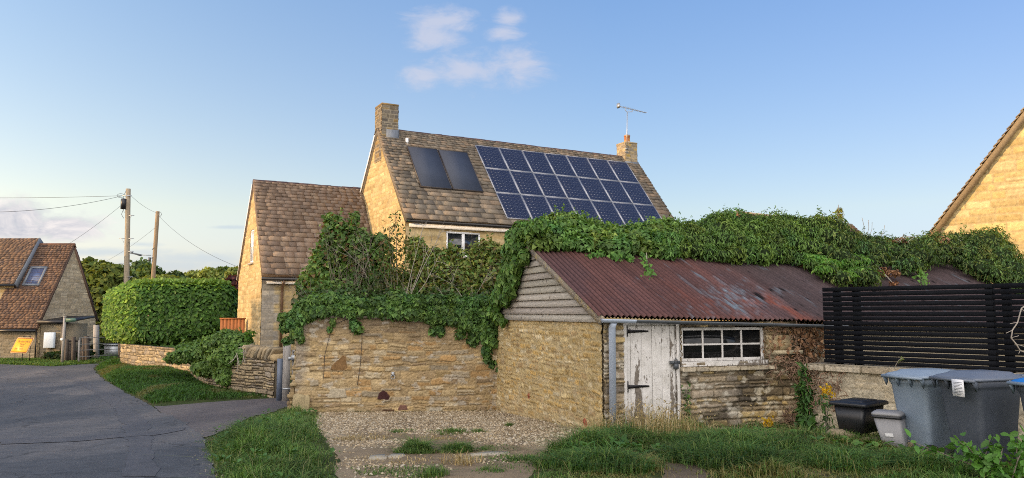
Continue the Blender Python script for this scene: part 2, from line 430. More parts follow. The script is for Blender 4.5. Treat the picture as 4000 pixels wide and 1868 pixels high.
def peeling(name, lo=.575, hi=.60):
    m, nt, b, out = newmat(name)
    v = objvec(nt); at = nd(nt, 'ShaderNodeAttribute', attribute_name='Col')
    mp = nd(nt, 'ShaderNodeMapping'); mp.inputs['Scale'].default_value = (16, 16, 4.5); lk(nt, v, mp.inputs[0])
    f = noise(nt, mp.outputs[0], 1.6, 8, .7, .6)
    sp = nd(nt, 'ShaderNodeSeparateColor'); lk(nt, at.outputs['Color'], sp.inputs[0])
    f = mathn(nt, 'ADD', f, sp.outputs[0])
    k = ramp(nt, f, [(lo, (0, 0, 0)), (hi, (1, 1, 1))])
    vo = nd(nt, 'ShaderNodeTexVoronoi', feature='DISTANCE_TO_EDGE'); vo.inputs['Scale'].default_value = 26; lk(nt, v, vo.inputs['Vector'])
    crk = ramp(nt, vo.outputs['Distance'], [(.0, (.5, .48, .46)), (.05, (1, 1, 1))])
    pn = ramp(nt, noise(nt, v, 6, 5), [(.3, (.50, .48, .45)), (.7, (.70, .68, .66))])
    pn = mixc(nt, .55, pn, mixc(nt, 1.0, pn, crk, 'MULTIPLY'))
    wd = ramp(nt, noise(nt, v, 30, 5), [(.3, (.10, .085, .07)), (.7, (.21, .18, .15))])
    lk(nt, mixc(nt, k, pn, wd), b.inputs['Base Color']); b.inputs['Roughness'].default_value = .75; b.inputs['Specular IOR Level'].default_value = .3
    bp = nd(nt, 'ShaderNodeBump'); bp.inputs['Strength'].default_value = .5; bp.inputs['Distance'].default_value = .006
    lk(nt, mathn(nt, 'SUBTRACT', crk if False else vo.outputs['Distance'], k), bp.inputs['Height']); lk(nt, bp.outputs[0], b.inputs['Normal'])
    return m
M['peel'] = peeling('peeling_white_paint')
M['peelframe'] = peeling('flaking_white_frame', .66, .7)
def corrugated():
    m, nt, b, out = newmat('rusty_painted_corrugated_iron'); v = objvec(nt)
    at = nd(nt, 'ShaderNodeAttribute', attribute_name='Col')
    f = noise(nt, v, 18, 8, .7); c = mixc(nt, 1.0, at.outputs['Color'], ramp(nt, f, [(.25, (.6, .6, .6)), (.75, (1.3, 1.25, 1.25))]), 'MULTIPLY')
    f2 = noise(nt, v, 70, 4, .7); c = mixc(nt, ramp(nt, f2, [(.66, (0, 0, 0)), (.74, (.5, .5, .5))]), c, (.20, .21, .24))
    lk(nt, c, b.inputs['Base Color']); b.inputs['Roughness'].default_value = .75; b.inputs['Specular IOR Level'].default_value = .2
    bp = nd(nt, 'ShaderNodeBump'); bp.inputs['Strength'].default_value = .15; bp.inputs['Distance'].default_value = .01; lk(nt, f, bp.inputs['Height']); lk(nt, bp.outputs[0], b.inputs['Normal'])
    return m
M['corrugated'] = corrugated()
def ground_mat():
    m, nt, b, out = newmat('turf_and_soil'); v = objvec(nt)
    a = ramp(nt, noise(nt, v, .9, 8, .65), [(.3, (.035, .05, .016)), (.5, (.05, .068, .02)), (.62, (.10, .085, .045)), (.75, (.14, .115, .07))])
    c = mixc(nt, 1.0, a, ramp(nt, noise(nt, v, 22, 5), [(.3, (.6, .6, .6)), (.7, (1.3, 1.3, 1.3))]), 'MULTIPLY')
    lk(nt, c, b.inputs['Base Color']); b.inputs['Roughness'].default_value = .95; b.inputs['Specular IOR Level'].default_value = .15
    bp = nd(nt, 'ShaderNodeBump'); bp.inputs['Strength'].default_value = .8; bp.inputs['Distance'].default_value = .04; lk(nt, noise(nt, v, 30, 6), bp.inputs['Height']); lk(nt, bp.outputs[0], b.inputs['Normal'])
    return m
def road_mat(name, c0, c1, c2, patch=True):
    m, nt, b, out = newmat(name); v = objvec(nt)
    mp = nd(nt, 'ShaderNodeMapping'); mp.inputs['Scale'].default_value = (1, .35, 1); mp.inputs['Rotation'].default_value = (0, 0, .35); lk(nt, v, mp.inputs[0])
    big = noise(nt, mp.outputs[0], .55, 5, .55, .4)
    c = ramp(nt, big, [(.32, c0), (.5, c1), (.66, c2)])
    if patch:
        vo = nd(nt, 'ShaderNodeTexVoronoi'); vo.inputs['Scale'].default_value = .33; lk(nt, mp.outputs[0], vo.inputs['Vector'])
        sp = nd(nt, 'ShaderNodeSeparateColor'); lk(nt, vo.outputs['Color'], sp.inputs[0])
        c = mixc(nt, 1.0, c, ramp(nt, sp.outputs[0], [(.0, (.72, .75, .8)), (1, (1.2, 1.15, 1.12))]), 'MULTIPLY')
        ck = nd(nt, 'ShaderNodeTexVoronoi', feature='DISTANCE_TO_EDGE'); ck.inputs['Scale'].default_value = .45
        wv = nd(nt, 'ShaderNodeVectorMath', operation='ADD'); lk(nt, v, wv.inputs[0])
        nn = nd(nt, 'ShaderNodeTexNoise'); nn.inputs['Scale'].default_value = 1.6; nn.inputs['Detail'].default_value = 6; lk(nt, v, nn.inputs['Vector'])
        lk(nt, nn.outputs['Color'], wv.inputs[1]); lk(nt, wv.outputs[0], ck.inputs['Vector'])
        c = mixc(nt, 1.0, c, ramp(nt, ck.outputs['Distance'], [(0, (.42, .42, .42)), (.012, (1, 1, 1))]), 'MULTIPLY')
    fine = noise(nt, v, 55, 6, .75)
    c = mixc(nt, 1.0, c, ramp(nt, fine, [(.3, (.55, .55, .55)), (.7, (1.4, 1.4, 1.4))]), 'MULTIPLY')
    md = noise(nt, v, 5, 6, .7); c = mixc(nt, 1.0, c, ramp(nt, md, [(.3, (.75, .75, .75)), (.7, (1.2, 1.2, 1.2))]), 'MULTIPLY')
    lk(nt, c, b.inputs['Base Color']); b.inputs['Roughness'].default_value = .82; b.inputs['Specular IOR Level'].default_value = .35
    bp = nd(nt, 'ShaderNodeBump'); bp.inputs['Strength'].default_value = .7; bp.inputs['Distance'].default_value = .012; lk(nt, fine, bp.inputs['Height']); lk(nt, bp.outputs[0], b.inputs['Normal'])
    return m
M['ground'] = ground_mat()
M['road'] = road_mat('worn_tarmac', (.062, .067, .077), (.083, .087, .096), (.125, .12, .12))
M['drive'] = road_mat('reddish_tarmac', (.082, .072, .076), (.105, .092, .094), (.13, .112, .108), False)
M['soil'] = road_mat('bare_soil', (.085, .062, .04), (.13, .096, .062), (.18, .14, .09), False)
M['patch'] = road_mat('pale_tarmac_patch', (.062, .066, .080), (.080, .082, .094), (.105, .102, .108), False)
M['core'] = mat('inner_ivy_shade', (.022, .035, .014), .95, .5, 9, .6, 20, spec=.1)  # dark base colour stands in for the shade between ivy leaves
M['yard'] = road_mat('stony_earth', (.16, .115, .068), (.24, .178, .108), (.335, .265, .17), False)

# palettes (base colours, linear)
WALLPAL = [(.35, .255, .135), (.40, .29, .145), (.31, .225, .125), (.42, .32, .18), (.27, .195, .115), (.37, .235, .105), (.44, .36, .235), (.31, .255, .175), (.36, .265, .145)]
GOLDPAL = [(.46, .345, .16), (.43, .30, .12), (.50, .39, .20), (.40, .27, .105), (.47, .31, .11), (.55, .46, .29)]
GREYPAL = [(.30, .24, .165), (.34, .265, .17), (.24, .205, .155), (.39, .30, .17), (.31, .255, .19), (.42, .315, .155), (.19, .16, .125)]
ASHPAL = [(.47, .345, .165), (.50, .375, .19), (.43, .31, .145), (.52, .40, .215), (.45, .345, .18)]
SLATEPAL = [(.185, .152, .115), (.205, .170, .130), (.165, .138, .108), (.235, .185, .136), (.195, .165, .130), (.255, .19, .135), (.14, .12, .098)]
WINGPAL = [(.20, .147, .112), (.225, .165, .124), (.18, .134, .105), (.25, .185, .135), (.21, .157, .12)]
CLAYPAL = [(.145, .088, .062), (.165, .102, .07), (.125, .08, .06), (.175, .11, .074), (.11, .074, .06)]
IVY = [(.068, .142, .034), (.088, .172, .040), (.055, .115, .03), (.115, .205, .046), (.046, .096, .026)]
IVYLIT = [(.09, .21, .03), (.12, .25, .04), (.07, .17, .028), (.16, .28, .05)]
# ---------------------------------------------------------------- light settings
AIR, DUST, OZONE, SKYSTR, SUNE, SUNCOL, EXPO = 1.0, 1.0, 1.5, .12, 1.6, (1.0, .67, .335), 1.5
SKYTINT = [(0, (.56, .62, 1.06)), (.3, (.93, .84, .84)), (1, (.80, .90, 1.08))]; SIDETINT = [(0, (1.3, 1.13, .98)), (.38, (1.05, .98, .96)), (.6, (.84, .84, .88)), (1, (.66, .64, .70))]
CLA, CLB0, CLB1, CLC, CLFILL = (1.95, 2.0, 2.35), (1.55, 1.62, 1.88), (2.9, 2.7, 2.65), (1.7, 2.0, 2.3), (9.5, 8.9, 8.4)
SHH = 5.2
SHADE = [(40, 13.5, 14, 9, 'tall tree across the lane, nearest the yard'), (42, 3, 15, 10, 'tallest tree across the lane, behind the photographer'), (40, 23, 8.8, 7, 'lower tree across the lane facing the dry stone wall'), (40, 46, 7.4, 7, 'low tree across the lane opposite the cottage')]
# ================================================================= STONE HOUSE
TH, PH = math.radians(28.5), math.radians(49.8)
HD = A(math.cos(TH), math.sin(TH), 0); HN = A(math.sin(TH), -math.cos(TH), 0)
HS = HN * math.cos(PH) - UP * math.sin(PH); HNR = HN * math.sin(PH) + UP * math.cos(PH)
HO = A(-1.576, 28.854, 8.209)
def HP(a, f, u): return HO + HD * a + HN * f + UP * u
HF = Fr(HO, HD, HN, UP)                      # house frame: along the ridge, towards the lane, up
house = thing('stone_house', 'tall golden stone house with steep stone slate roof, two chimneys and a lower wing', 'house', HP(2, 0, -8.66))
tanp = math.tan(PH)
def ashlar(W, H, seed, res=.025, pal=ASHPAL, ch=(.10, .20), ln=(.2, .55), mortar=(.40, .31, .16), dep=.020):
    return stonework(W, H, res, seed, ch, ln, .016, dep, .006, .006, pal, mortar, .25, .12, .03, .006)
# walls of the main block
m = MB(HF)
gfr = Fr(HP(-3.65, -2.85, -8.66), HN, -HD, UP)
relief(m, gfr, ashlar(5.7, 8.6, 3), keep=lambda x, z: z < 8.62 - np.abs(x - 2.85) * tanp)
wfr = Fr(HP(-3.65, 2.85, -8.66), HD, HN, UP)
wx0, wx1, wz0, wz1 = 1.42, 2.67, 3.95, 4.78     # window opening in the front wall
relief(m, wfr, ashlar(11.35, 5.15, 7, .035), keep=lambda x, z: ~((x > wx0) & (x < wx1) & (z > wz0) & (z < wz1)))
e = .10
prof = [(-3.60, -2.85 + e, -8.66), (-3.60, 2.85 - e, -8.66), (-3.60, 2.85 - e, -3.45), (-3.60, 0, -.15), (-3.60, -2.85 + e, -3.45)]
cb = np.array(ASHPAL[0])
m.prism(prof, (11.3, 0, 0), cb)
m.build('wall', M['ashlar'], house, col=True)
# main roof: slates on the front slope, plain slates on the back slope
rf = Fr(HO + UP * .0, HD, HS, HNR)
V, Q, C = tiles(Fr(rf(-3.74, 0, .02), HD, HS, HNR), 11.52, 4.72, 11, (.255, .115), (.20, .46), .036, SLATEPAL, .02)
HSb = -HN * math.cos(PH) - UP * math.sin(PH); HNb = -HN * math.sin(PH) + UP * math.cos(PH)
m = MB(); m.arr(V, [Q], C)
mb2 = MB(Fr(HO, HD, HS, HNR)); mb2.box((-3.72, 0, -.10), (7.74, 4.70, .018), np.array(SLATEPAL[1])); m.arr(mb2.v[0], [np.array(mb2.f[4])], mb2.c[0])
V, Q, C = tiles(Fr(HO - HD * 3.74 + HNb * .02, HD, HSb, HNb), 11.52, 4.72, 12, (.245, .105), (.3, .6), .026, SLATEPAL, .02)
m.arr(V, [Q], C)
mb2 = MB(Fr(HO, HD, HSb, HNb)); mb2.box((-3.72, .002, -.10), (7.74, 4.70, .016), np.array(SLATEPAL[1])); m.arr(mb2.v[0], [np.array(mb2.f[4])], mb2.c[0])
roof = m.build('roof', M['slate'], house, col=True)
def ridge_run(p0, d, L, parent, r=.11, step=.45, seed=1):
    g = np.random.RandomState(seed); m = MB(); x = 0
    while x < L - .05:
        l = min(step, L - x); a = p0 + d * (x + .006) + UP * g.normal(0, .006); b = p0 + d * (x + l - .006) + UP * g.normal(0, .006)
        m.tube([a, b], r * g.uniform(.96, 1.04), 10); x += l
    return m.build('ridge_tiles', M['ridge'], parent)
ridge_run(HO + HD * -3.0 - UP * .035, HD, 10.05, roof)
m = MB(HF)      # white fascia, black gutter, white barge boards on the back verge
m.box((-3.55, 2.88, -3.81), (7.7, 2.97, -3.69)); m.build('fascia_board', M['white'], house)
m = MB(HF); m.tube([(-3.7, 3.03, -3.62), (7.72, 3.03, -3.64)], .06, 10); m.build('gutter', M['gutterblack'], house)
m = MB(Fr(HO, HD, HSb, HNb)); m.box((-3.765, .25, -.06), (-3.745, 4.72, .0)); m.build('barge_board', M['white'], house)
# window under the eaves
m = MB(Fr(HP(-3.65 + wx0, 2.85, -8.66 + wz0), HD, HN, UP)); W, H = wx1 - wx0, wz1 - wz0
for lo, hi in (((0, -.07, 0), (W, .012, .06)), ((0, -.07, H - .06), (W, .012, H)), ((0, -.07, .06), (.06, .012, H - .06)), ((W - .06, -.07, .06), (W, .012, H - .06)), ((W / 2 - .05, -.07, .06), (W / 2 + .05, .012, H - .06))): m.box(lo, hi)
win = m.build('window', M['upvc'], house)
m = MB(Fr(HP(-3.65 + wx0, 2.85, -8.66 + wz0), HD, HN, UP)); m.box((.06, -.045, .06), (W - .06, -.035, H - .06)); m.build('window_glass', M['glass'], win)
m = MB(Fr(HP(-3.65 + wx0, 2.85, -8.66 + wz0), HD, HN, UP)); m.box((-.08, -.02, -.07), (W + .08, .06, -.004)); m.build('window_sill', M['cement'], win)
# chimneys
def chimney(a0, a1, f, u0, u1, seed, mt=GREYPAL):
    m = MB(HF)
    for (fr, w) in ((Fr(HP(a0, f, u0), HD, HN, UP), a1 - a0), (Fr(HP(a0, -f, u0), HN, -HD, UP), 2 * f), (Fr(HP(a1, f, u0), -HN, HD, UP), 2 * f)):
        relief(m, fr, stonework(w, u1 - u0, .022, seed, (.09, .17), (.16, .4), .014, .022, .008, .008, mt, (.33, .28, .2), .2, .15, .02, .006)); seed += 1
    m.box((a0 + .002, -f + .002, u0), (a1 - .002, f - .002, u1 + .01), np.array(mt[0]))
    m.box((a0 - .012, -f - .012, u1 - .02), (a1 + .012, f + .018, u1 + .045), np.array(mt[3]))
    return m.build('chimney', M['stone'], house, col=True)
c1 = chimney(-3.66, -3.05, .36, -1.2, .84, 21, [(.15, .125, .092), (.18, .145, .10), (.135, .118, .098), (.24, .165, .075), (.165, .14, .11)])
m = MB(HF); m.box((-3.50, .355, -.62), (-3.02, .40, -.06)); m.box((-3.05, -.1, -.3), (-3.03, .40, -.02)); m.build('lead_flashing', M['lead'], c1)
m = MB(HF); m.prism([(-3.70, .40, -.60), (-3.70, .52, -.66), (-3.70, .36, -.42)], (.78, 0, 0)); m.build('cement_fillet', M['cement'], c1)
c2 = chimney(7.08, 7.68, .31, -1.2, .60, 31, GREYPAL[:4] + [(.42, .29, .09)])
pc = HP(7.36, .05, .64)
m = MB(Fr(pc, HD, HN, UP)); m.lathe([(.30, -.03), (.22, .03), (.17, .05)], 4 * 5); m.build('cement_flaunching', M['cement'], c2)
m = MB(Fr(pc, HD, HN, UP)); m.lathe([(.135, .0), (.125, .06), (.12, .29), (.135, .30), (.135, .325), (.10, .33)]); m.build('chimney_pot', M['pot'], c2, True)
m = MB(Fr(pc, HD, HN, UP)); m.lathe([(.14, .327), (.13, .345), (.01, .43)]); m.build('pot_cap', M['zinc'], c2)
m = MB(HF); m.box((7.03, .30, -.66), (7.72, .335, -.20)); m.build('lead_flashing', M['lead'], c2)
# small roof vent above the collectors
m = MB(Fr(HO + HD * -2.78 + HS * .80, HD, HS, HNR)); m.box((-.13, -.16, .03), (.13, .20, .065)); vent = m.build('roof_vent', M['lead'], house)
m = MB(); p = HO + HD * -2.76 + HS * .78; m.tube([p, p + UP * .26], .055, 12); m.build('vent_pipe', M['upvc'], vent, True)
# ---- the lower wing on the left
WA0, WA1, WR, WRU, WE, WEU = -7.55, -3.67, -1.88, -1.93, .34, -5.36   # ends, ridge, front eave
wv = A(0, WE - WR, WEU - WRU); wl = np.linalg.norm(wv); wv /= wl
WS = HN * wv[1] + UP * wv[2]; WNR = HN * -wv[2] + UP * wv[1]
WBF, WBU = -4.6, -5.30                                                # back eave
bv = A(0, WBF - WR, WBU - WRU); bl = np.linalg.norm(bv); bv /= bl
BS = HN * bv[1] + UP * bv[2]; BNR = HN * bv[2] - UP * bv[1]
m = MB(HF)
gW = 4.5 + .1
wzx = (4.5 - 2.22, 4.5 - 1.58, 8.66 - 4.82, 8.66 - 3.66)              # window in the wing's gable (x0 x1 z0 z1)
def keepw(x, z):
    f = x - 4.5
    top = np.where(f > WR, WRU + (f - WR) * (WEU - WRU) / (WE - WR), WRU + (f - WR) * (WBU - WRU) / (WBF - WR)) + 8.66 - .03
    return (z < top) & ~((x > wzx[0]) & (x < wzx[1]) & (z > wzx[2]) & (z < wzx[3]))
relief(m, Fr(HP(WA0, -4.5, -8.66), HN, -HD, UP), ashlar(gW, 6.8, 41), keep=keepw)
def quoin(X, Z, C, W, H):
    k = .6 * sstep(.62, .5, X + .16 * (np.floor(Z / .3) % 2)) * (.5 + .9 * fbm(X * 3, Z * 3, 3, 4)); grey = C.mean(-1, keepdims=True) * np.array([.95, .92, .90])
    return C * (1 - k[..., None]) + grey * k[..., None]
relief(m, Fr(HP(WA0, .1, -8.66), HD, HN, UP), stonework(3.9, 3.35, .025, 43, (.10, .20), (.2, .55), .02, .022, .006, .006, [tuple(np.array(c) * .92) for c in ASHPAL], (.36, .29, .18), .25, .12, .03, .006, quoin))
m.prism([(WA0 + .06, -4.42, -8.66), (WA0 + .06, .04, -8.66), (WA0 + .06, .04, WEU + .3), (WA0 + .06, WR, WRU - .12), (WA0 + .06, -4.42, WBU + .2)], (3.9, 0, 0), cb)
m.build('wing_wall', M['ashlar'], house, col=True)
m = MB()
V, Q, C = tiles(Fr(HP(WA0 - .06, WR, WRU) + WNR * .02, HD, WS, WNR), 3.96, wl, 51, (.25, .135), (.24, .44), .040, WINGPAL, .018); m.arr(V, [Q], C)
k = MB(Fr(HP(WA0 - .05, WR, WRU), HD, WS, WNR)); k.box((0, 0, -.1), (3.94, wl - .02, .018), np.array(WINGPAL[0])); m.arr(k.v[0], [np.array(k.f[4])], k.c[0])
k = MB(Fr(HP(WA0 - .05, WR, WRU), HD, BS, BNR)); k.box((0, .004, -.1), (3.94, bl, .05), np.array(WINGPAL[0])); m.arr(k.v[0], [np.array(k.f[4])], k.c[0])
wroof = m.build('wing_roof', M['slate'], house, col=True)
ridge_run(HP(WA0 - .06, WR, WRU - .03), HD, 3.96, wroof, .10, .40, 5)
m = MB(Fr(HP(WA0 - .05, WR, WRU), HD, BS, BNR)); m.box((-.03, .12, -.06), (-.012, bl, .0)); m.build('wing_barge_board', M['white'], house)
m = MB(Fr(HP(-3.67, WR, WRU), HD, WS, WNR)); m.box((-.13, .05, .05), (-.02, wl - .3, .075)); m.build('cement_fillet', M['cement'], wroof)
m = MB(HF); m.box((-7.42, .13, -5.62), (-3.68, .27, -5.53)); m.build('wing_fascia', M['white'], house)
m = MB(HF); m.tube([(-7.62, .37, -5.46), (-3.68, .37, -5.47)], .058, 10); m.build('wing_gutter', M['gutterblack'], house)
m = MB(HF); m.tube([(-6.92, .36, -5.5), (-6.92, .34, -5.60), (-6.92, .20, -5.75), (-6.92, .19, -5.9), (-6.92, .19, -8.64)], .045, 10); m.build('drainpipe', M['brownpipe'], house, True)
m = MB(Fr(HP(WA0, -4.5 + wzx[0], -8.66 + wzx[2]), HN, -HD, UP)); W, H = wzx[1] - wzx[0], wzx[3] - wzx[2]
for lo, hi in (((0, -.06, 0), (W, .0, .07)), ((0, -.06, H - .07), (W, .0, H)), ((0, -.06, .07), (.07, .0, H - .07)), ((W - .07, -.06, .07), (W, .0, H - .07)), ((W / 2 - .05, -.06, .07), (W / 2 + .05, .0, H - .07)), ((.07, -.05, H / 2 - .02), (W - .07, -.005, H / 2 + .02))): m.box(lo, hi)
win = m.build('wing_window', M['upvc'], house)
m = MB(Fr(HP(WA0, -4.5 + wzx[0], -8.66 + wzx[2]), HN, -HD, UP)); m.box((.06, -.045, .06), (W - .06, -.035, H - .06)); m.build('window_glass', M['glass'], win)
m = MB(Fr(HP(WA0, -4.5 + wzx[0], -8.66 + wzx[2]), HN, -HD, UP)); m.box((-.08, -.04, -.06), (W + .08, .08, -.004)); m.build('window_sill', M['cement'], win)

# ---- photovoltaic array, one module with cells copied over the grid
PVO = A(-1.394, 28.518, 7.943)
array = thing('solar_array', 'array of twenty-one blue photovoltaic panels in three rows on the slate roof', 'solar panels', PVO)
def pv_module(w=.994, h=1.318):
    fr = Fr(PVO, HD, HS, HNR); m = MB(fr); m.box((.005, .005, -.042), (w - .005, h - .005, -.004))
    p = m.build('solar_panel', M['pvgrid'], array)
    c = MB(fr); cw, chh = (w - .075) / 6, (h - .075) / 8; k = .022
    for i in range(6):
        for j in range(8):
            x0, y0 = .0375 + i * cw + .002, .0375 + j * chh + .002; x1, y1 = x0 + cw - .004, y0 + chh - .004
            c.raw([(x0 + k, y0, 0), (x1 - k, y0, 0), (x1, y0 + k, 0), (x1, y1 - k, 0), (x1 - k, y1, 0), (x0 + k, y1, 0), (x0, y1 - k, 0), (x0, y0 + k, 0)], [tuple(range(8))])
            for t in (.32, .68):
                xb = x0 + (x1 - x0) * t; c2.raw([(xb - .0022, y0, .001), (xb + .0022, y0, .001), (xb + .0022, y1, .001), (xb - .0022, y1, .001)], [(0, 1, 2, 3)])
    c.build('solar_cells', M['pvcell'], p); c2.build('cell_busbars', M['pvgrid'], p)
    f = MB(fr); t = .009
    for lo, hi in (((0, 0, -.045), (w, t, .006)), ((0, h - t, -.045), (w, h, .006)), ((0, t, -.045), (t, h - t, .006)), ((w - t, t, -.045), (w, h - t, .006))): f.box(lo, hi)
    f.build('panel_frame', M['alu'], p)
    return p
c2 = MB(Fr(PVO, HD, HS, HNR)); pv0 = pv_module()
for r in range(3):
    for c in range(7):
        o = pv0 if r + c == 0 else copy_tree(pv0, array)
        o.location = HD * c * 1.0105 + HS * r * 1.341
m = MB(Fr(PVO, HD, HS, HNR))
for r in range(3):
    for q in (.3, 1.02): m.box((-.05, r * 1.341 + q, -.10), (7.13, r * 1.341 + q + .04, -.046))
m.build('mounting_rails', M['alu'], array)
# ---- two solar thermal collectors
def collector(a0, label):
    P = PVO - HNR * .12 + HD * a0 + HS * .56; fr = Fr(P, HD, HS, HNR); t = thing('solar_collector', label, 'solar collector', P, 'solar water heating panels on the slate roof')
    m = MB(fr); m.box((.022, .022, .04), (1.138, 2.138, .148)); m.build('absorber_glass', M['collector'], t)
    m = MB(fr)
    for lo, hi in (((0, 0, .03), (1.16, .022, .155)), ((0, 2.138, .03), (1.16, 2.16, .155)), ((0, .022, .03), (.022, 2.138, .155)), ((1.138, .022, .03), (1.16, 2.138, .155))): m.box(lo, hi)
    m.build('frame', M['collframe'], t)
    return t
t1 = collector(-2.86, 'dark flat solar water panel, left one of the pair below the tall chimney')
t2 = copy_tree(t1); t2.location = A(*t1.location) + HD * 1.19; t2['label'] = 'dark flat solar water panel, right one of the pair beside the blue array'
# ---- television aerial strapped to the right chimney
ab = HP(7.12, .34, .30); at_ = HP(7.20, .30, 1.93)
aer = thing('tv_aerial', 'tall thin television aerial strapped to the right chimney', 'aerial', ab)
m = MB(); m.tube([ab, at_], .018, 8); m.build('mast', M['galv'], aer)
m = MB(); bt = at_ + UP * .02
b0, b1 = at_ + HD * -.42 + UP * .20, at_ + HD * 1.02 + UP * .09
m.tube([b0, b1], .014, 6); cu = [b0 + (b1 - b0) * .22, b0 + (b1 - b0) * .23 - UP * .13, at_ + UP * .0, b0 + (b1 - b0) * .48 - UP * .10, b0 + (b1 - b0) * .48]
m.tube(cu, .014, 6); boom = m.build('boom', M['galv'], aer)
m = MB()
for i in range(17):
    p = b0 + (b1 - b0) * (.12 + .87 * i / 16); l = .15 - .004 * i; m.tube([p - HN * l, p + HN * l], .006, 5)
m.build('aerial_elements', M['galv'], boom)
m = MB(Fr(b0, HD, HN, UP)); m.prism([(-.02, -.09, -.09), (-.02, .09, -.09), (-.07, .09, -.02), (-.07, -.09, -.02)], (.015, 0, .14)); m.build('reflector', M['galv'], boom)
m = MB(HF); m.box((7.04, .30, .30), (7.20, .345, .34)); m.box((7.04, .30, .16), (7.20, .345, .20)); m.build('bracket', M['galv'], aer)
m = MB(); m.tube([HP(7.17, .35, .7), HP(7.28, .345, .2), HP(7.36, .345, -.15), HP(7.45, .40, -.35), HP(7.48, .62, -.62)], .008, 5); m.build('cable', M['palebark'], aer)

# ================================================================= COTTAGE ACROSS THE LANE (left)
CX, CY0, CYR, CY1, CZ0, CZR, CZ1, CG = -21.1, 34.5, 36.9, 39.2, 1.21, 4.90, 1.45, -.46
cot = thing('stone_cottage', 'low stone cottage with brown tiled roof and skylight across the lane', 'cottage', (-23.5, 36.8, CG))
cpal = [(.53, .42, .265), (.58, .465, .30), (.47, .375, .24), (.62, .51, .34), (.54, .44, .30)]
m = MB()
def keepc(x, z):
    y = CY0 + x; top = np.where(y < CYR, CZ0 + (y - CY0) * (CZR - CZ0) / (CYR - CY0), CZR + (y - CYR) * (CZ1 - CZR) / (CY1 - CYR)) - CG - .04
    return z < top
relief(m, Fr((CX, CY0, CG), (0, 1, 0), (1, 0, 0), UP), stonework(CY1 - CY0, 5.4, .035, 61, (.10, .2), (.25, .6), .016, .02, .01, .012, cpal, (.36, .30, .21), .3, .2, .03, .01), keep=keepc)
relief(m, Fr((-23.2, CY0, CG), (1, 0, 0), (0, -1, 0), UP), stonework(2.1, 1.75, .03, 62, (.09, .18), (.22, .5), .018, .025, .012, .012, [tuple(np.array(c) * .5) for c in cpal], (.24, .2, .14), .2, .25, .03, .012))
m.prism([(-23.2, CY0 + .05, CG), (-23.2, CY1 - .03, CG), (-23.2, CY1 - .03, CZ1 - .05), (-23.2, CYR, CZR - .12), (-23.2, CY0 + .05, CZ0 - .06)], (2.06, 0, 0), np.array(cpal[0]))
m.build('wall', M['stone'], cot, col=True)
def slope(ya, za, yb, zb):
    v = A(0, yb - ya, zb - za); L = np.linalg.norm(v); v /= L; n = A(0, -abs(v[2]), abs(v[1])) if yb < ya else A(0, abs(v[2]), abs(v[1])); return v, n, L
def tiled(x0, x1, ya, za, yb, zb, seed, exp, wid, pal, th=.02):
    v, n, L = slope(ya, za, yb, zb); X = A(1, 0, 0)
    k = MB(); V, Q, C = tiles(Fr(A(x0, ya, za) + n * .02, X, v, n), x1 - x0, L, seed, exp, wid, th, pal, .012); k.arr(V, [Q], C)
    b = MB(Fr((x0, ya, za), X, v, n)); b.box((.01, .0, -.09), (x1 - x0 - .01, L - .02, .018), np.array(pal[0])); k.arr(b.v[0], [np.array(b.f[4])], b.c[0]); return k
sl = (CZR - CZ0) / (CYR - CY0)
k = tiled(-23.28, CX + .06, CYR, CZR, CY0 - .18, CZ0 - .18 * sl, 63, (.125, .115), (.17, .19), CLAYPAL)
k2 = tiled(-23.28, CX + .06, CYR, CZR, CY1 + .15, CZ1 - .2, 64, (.3, .3), (.4, .4), CLAYPAL)
for v, c, f in zip(k2.v, k2.c, [k2.f[4]]): pass
k.arr(np.vstack(k2.v), [np.array(k2.f[4])], np.vstack(k2.c))
croof = k.build('roof', M['claytile'], cot, col=True)
m = MB(); m.tube([(-23.2, CYR, CZR - .0), (CX + .06, CYR, CZR - .0)], .085, 8); m.build('ridge_tiles', M['claytile'], croof, col=True).data.color_attributes['Col'].data.foreach_set('color', np.tile(np.array([.2, .1, .06, 1], np.float32), len(m.v[0])))
v, n, L = slope(CYR, CZR, CY0, CZ0)
p1 = on_plane(168, 1047, A(CX, CY0, CZ0), n)
sk = Fr(p1 - A(.52, 0, 0), (1, 0, 0), v, n); m = MB(sk)
for lo, hi in (((0, 0, .02), (.78, .09, .12)), ((0, .98, .02), (.78, 1.07, .12)), ((0, .09, .02), (.09, .98, .12)), ((.69, .09, .02), (.78, .98, .12))): m.box(lo, hi)
sky = m.build('skylight', M['lead'], cot)
m = MB(sk); m.box((.09, .09, .03), (.69, .98, .085)); m.build('skylight_glass', mat('skylight_glass', (.09, .115, .21), .12, .05, 3, spec=.8), sky)
m = MB(); m.tube([(-23.3, CY0 - .24, CZ0 - .34), (CX + .05, CY0 - .24, CZ0 - .35)], .06, 8); m.build('gutter', M['gutterblack'], cot)
m = MB(); m.tube([(CX - .02, CY0 - .1, CZ0 - .3), (CX - .02, CY0 - .08, CG)], .03, 6); m.build('drainpipe', M['gutterblack'], cot)
